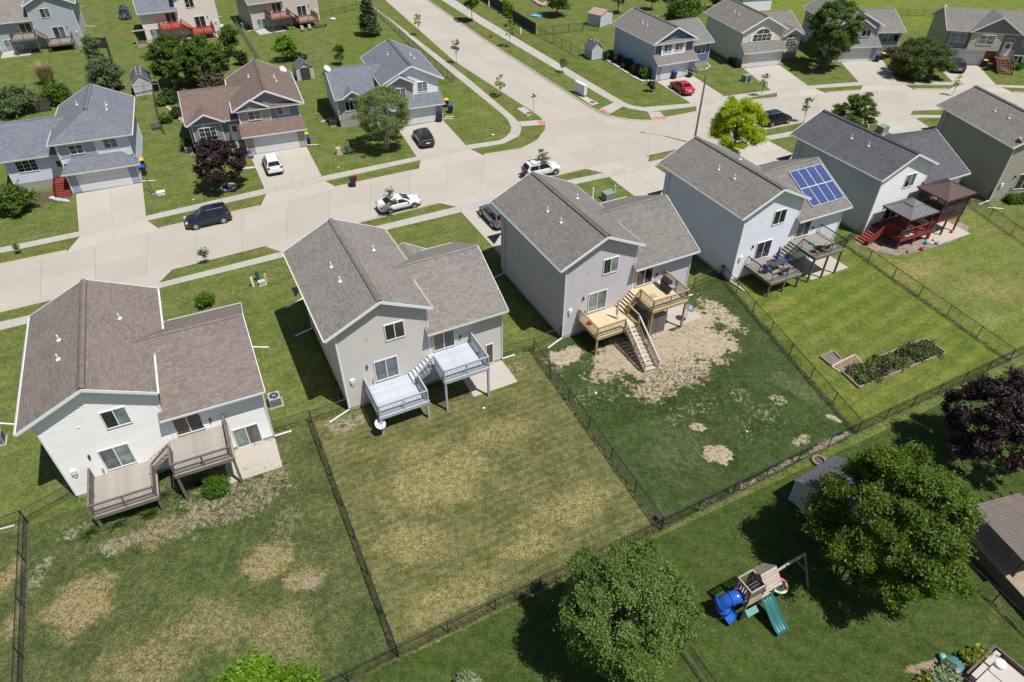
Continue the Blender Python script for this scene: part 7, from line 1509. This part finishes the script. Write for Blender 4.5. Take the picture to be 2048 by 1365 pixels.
# ------------------------------------------------------------ yard odds and ends
def plank(label, a, b, w, mat, cat='plank', z=.05, h=.06):
    A, B = at(*a), at(*b); o = MB().beam((A-A)+Vector((0, 0, z)), B-A+Vector((0, 0, z)), w, h).build('ground_pipe' if 'spout' in label else 'loose_plank', mat, None, loc=A); return tag(o, label, cat)
plank('short weathered plank lying on the patchy lawn', (563, 1161), (594, 1162), .1, TIM)
for lab, a, b in (('white downspout extension at the far side of the ivory house', (497, 695), (538, 696)), ('white downspout extension lying left of the ivory house', (0, 848), (30, 850)), ('white downspout extension in shade left of the tan house', (572, 617), (606, 598)), ('white downspout extension on the grass right of the gazebo yard', (1976, 416), (2006, 419)), ('white downspout pipe at the bottom left by the fence', (0, 1060), (30, 1052)), ('white downspout extension right of the corner house', (890, 235), (908, 234)), ('white downspout pipe near the dark house gap', (642, 245), (660, 238))): plank(lab, a, b, .11, PVC, 'downspout')
for lab, x, y, s in (('tiny white scrap on the bare lawn', 1192, 787, .12), ('white ball on the dark green lawn', 1494, 864, .1), ('pale stone on the dry lawn by the patio', 968, 817, .13), ('white scrap on the lawn by the purple tree', 387, 400, .12), ('white scrap on the lawn before the birch', 677, 335, .12), ('white plastic scrap on the corner lawn', 986, 271, .25), ('white sheet on the lawn beside the stone-coloured house', 666, 40, .6)):
    w = at(x, y); tag(MB().ell((0, 0, s*.3), (s, s*.6, s*.3), 8, 5).build('litter', PVC, None, loc=w, rz=x), lab, 'litter')
w = at(833+175+65, 100); pool = at(1074, 33); pl = thing('paddling_pool', 'round light blue paddling pool on the fenced lawn at the top', 'pool', pool, 0); PB = plain('pool_blue', (.22, .52, .75), .4, .08)
mb = MB(); n = 20
for i in range(n):
    a_, b_ = 2*pi*i/n, 2*pi*(i+1)/n; Q = lambda r, t, z: (r*cos(t), r*sin(t), z); mb.poly([Q(1.0, a_, 0), Q(1.0, b_, 0), Q(1.05, b_, .28), Q(1.05, a_, .28)]); mb.poly([Q(1.05, a_, .28), Q(1.05, b_, .28), Q(.9, b_, .28), Q(.9, a_, .28)]); mb.poly([Q(.9, a_, .28), Q(.9, b_, .28), Q(.88, b_, .05), Q(.88, a_, .05)])
mb.build('pool_wall', PB, pl); MB().prism([(.9*cos(2*pi*i/n), .9*sin(2*pi*i/n)) for i in range(n)], .03, .1).build('pool_floor', PB, pl)
# stepping path, tree ring, rock edging
sp = [(324, 196), (326, 201), (328, 206), (331, 211), (336, 215), (340, 219), (343, 224), (345, 229), (344, 233), (341, 237), (338, 240)]
for i, (x, y) in enumerate(sp):
    w = at(x, y); o = MB().prism([(.26*cos(k*pi/4+.2), .2*sin(k*pi/4+.2)) for k in range(8)], 0, .05).build('stepping_stone', plain('stone_white', (.60, .58, .52), .8, .12), None, loc=w, rz=i); tag(o, 'white stepping stone in the curved path behind the brown-roofed house', 'stepping stone', 'stones of the curved path')
w = at(457, 376); tr_ = thing('tree_ring', 'white stone ring round the purple tree trunk', 'edging', w, 0)
for i in range(14): a_ = 2*pi*i/14; MB().beam((.8*cos(a_), .8*sin(a_), .08), (.8*cos(a_+.42), .8*sin(a_+.42), .08), .2, .18).build('stone', plain('ring_white', (.52, .54, .58), .8, .1), tr_)
MB().path([(0, 0, .0), (0, 0, .04)], .72, 18).build('mulch', SOIL, tr_)
rng = random.Random(5)
def rocks(label, line, n, s, mat):
    pp = resample(P2(line), n); o = thing('rock_edging', label, 'edging', pp[0], 0)
    for p in pp: q = p-pp[0]; k = s*rng.uniform(.7, 1.3); MB().ell((q.x, q.y, k*.3), (k, k*.75, k*.5), 7, 5).build('rock', mat, o)
RK = plain('rock_pale', (.50, .47, .42), .9, .2, 5); RKP = plain('rock_pinkish', (.40, .31, .26), .9, .2, 5)
rocks('pale rock edging along the sky-blue house shrub bed', [(1203, 115), (1240, 138), (1270, 157), (1285, 164), (1311, 162)], 26, .28, RK); rocks('pale rocks at the steps of the hipped blue house', [(105, 398), (118, 402), (135, 404)], 7, .3, RK); rocks('pale rocks by the sage house drive', [(487, 339), (500, 338), (511, 336)], 7, .22, RK)
rocks('pinkish rocks behind the brown roof', [(352, 228), (362, 240), (372, 255)], 8, .4, RKP); rocks('rock garden at the top edge behind the fence', [(1070, 4), (1085, 14), (1098, 5), (1120, 2)], 14, .6, RKP); rocks('stone edging beside the sky-blue house door', [(1393, 140), (1410, 140), (1420, 134), (1412, 126)], 14, .16, RK)
SOILB = P2([(1203, 114), (1243, 136), (1273, 155), (1311, 161), (1300, 150), (1215, 104)]); struct(MB().poly([(p.x, p.y, .012) for p in SOILB]).build('shrub_bed', SOIL))
fb = P2([(60, 392), (100, 383), (146, 386), (140, 402), (110, 404), (75, 404)]); struct(MB().poly([(p.x, p.y, .012) for p in fb]).build('flower_bed', SOIL))
fb = P2([(1830, 1375), (1868, 1340), (1900, 1318), (1950, 1312), (2000, 1318), (1990, 1400)]); struct(MB().poly([(p.x, p.y, .014) for p in fb]).build('flower_bed', SOIL))
# trellis frame, raised bed, gate poles beside the hipped blue house
tf = thing('garden_trellis', 'grey timber trellis frame beside the hipped blue house', 'trellis', at(262, 205), ROWD); TRW = wood('trellis_grey', (.26, .24, .20))
for x in (0, 2.3, 4.2):
    for y in (0, 2.6): MB().box((x-.05, y-.05, 0), (x+.05, y+.05, 2.0)).build('post', TRW, tf)
for y in (0, 1.3, 2.6): MB().beam((0, y, 2.0), (4.2, y, 2.0), .05, .07).build('crossbar', TRW, tf)
for x in (0, 2.3, 4.2): MB().beam((x, 0, 1.96), (x, 2.6, 1.96), .05, .07).build('crossbar', TRW, tf)
rb = thing('raised_bed', 'small dark raised bed beside the hipped blue house', 'garden bed', at(305, 262), ROWD); MB().box((0, 0, .0), (1.1, 1.9, .3)).build('box', DKW, rb); MB().box((.08, .08, .3), (1.02, 1.82, .33)).build('soil', SOIL, rb)
rb = thing('raised_bed', 'timber raised bed at the corner of the cream house', 'garden bed', at(276, 96), ROWD); MB().box((0, 0, 0), (1.8, 2.0, .45)).build('box', wood('bed_box', (.45, .38, .28)), rb); MB().box((.1, .1, .45), (1.7, 1.9, .48)).build('soil', SOIL, rb)
for x in (0, 1.8): MB().box((x-.05, 1.9, 0), (x+.05, 2.0, 2.1)).build('post', wood('bed_post', (.42, .30, .18)), rb)
MB().box((-.2, 1.7, 2.1), (2.0, 2.6, 2.15)).build('roof_board', TRW, rb)
hp = thing('pole_stand', 'black pole leaning on a weighted stand beside the blue house drive', 'pole', at(310, 392), 0); MB().path([(0, 0, .15), (-1.0, 1.2, 1.4)], .05, 8).build('pole', BLACK, hp); MB().box((-.25, -.2, 0), (.35, .2, .25)).build('base', GREYM, hp)
bx_ = thing('plastic_box', 'white plastic box on the lawn beside the pole stand', 'box', at(323, 389), .4); MB().box((-.4, -.25, 0), (.4, .25, .3)).build('box', PVC, bx_); MB().box((-.43, -.28, .3), (.43, .28, .36)).build('lid', PVC, bx_)
adk = chair('white and purple garden chair at the sage house garage', at(505, 317), PH[2], PVC, plain('chair_purple', (.20, .17, .45), .7, .1))
for lab, k, u, v in (('grey lounge chair below the faded red deck, left of two', 'P', 1.5, -5.0), ('grey lounge chair below the faded red deck, right of two', 'P', 2.9, -4.9)): chair(lab, on(k, u, v, 0), NP[k][2], GREYM, plain('lounge_grey', (.36, .34, .30), .9, .1))
bench = thing('garden_bench', 'dark garden bench below the faded red deck', 'bench', on('P', 5.0, -4.2, 0), NP['P'][2]); MB().box((-1.2, -.3, .4), (1.2, .3, .46)).build('seat', DKW, bench)
for x in (-1.1, 1.1): MB().box((x-.05, -.28, 0), (x+.05, .28, .4)).build('leg', DKW, bench)
gtb = at(1318, 1040); o = thing('compost_bin', 'small dark box in the fence corner of the bare yard', 'box', gtb, ROWD); MB().box((-.2, -.16, 0), (.2, .16, .4)).build('box', DKW, o); MB().box((-.22, -.18, .4), (.22, .18, .43)).build('lid', DARK, o)
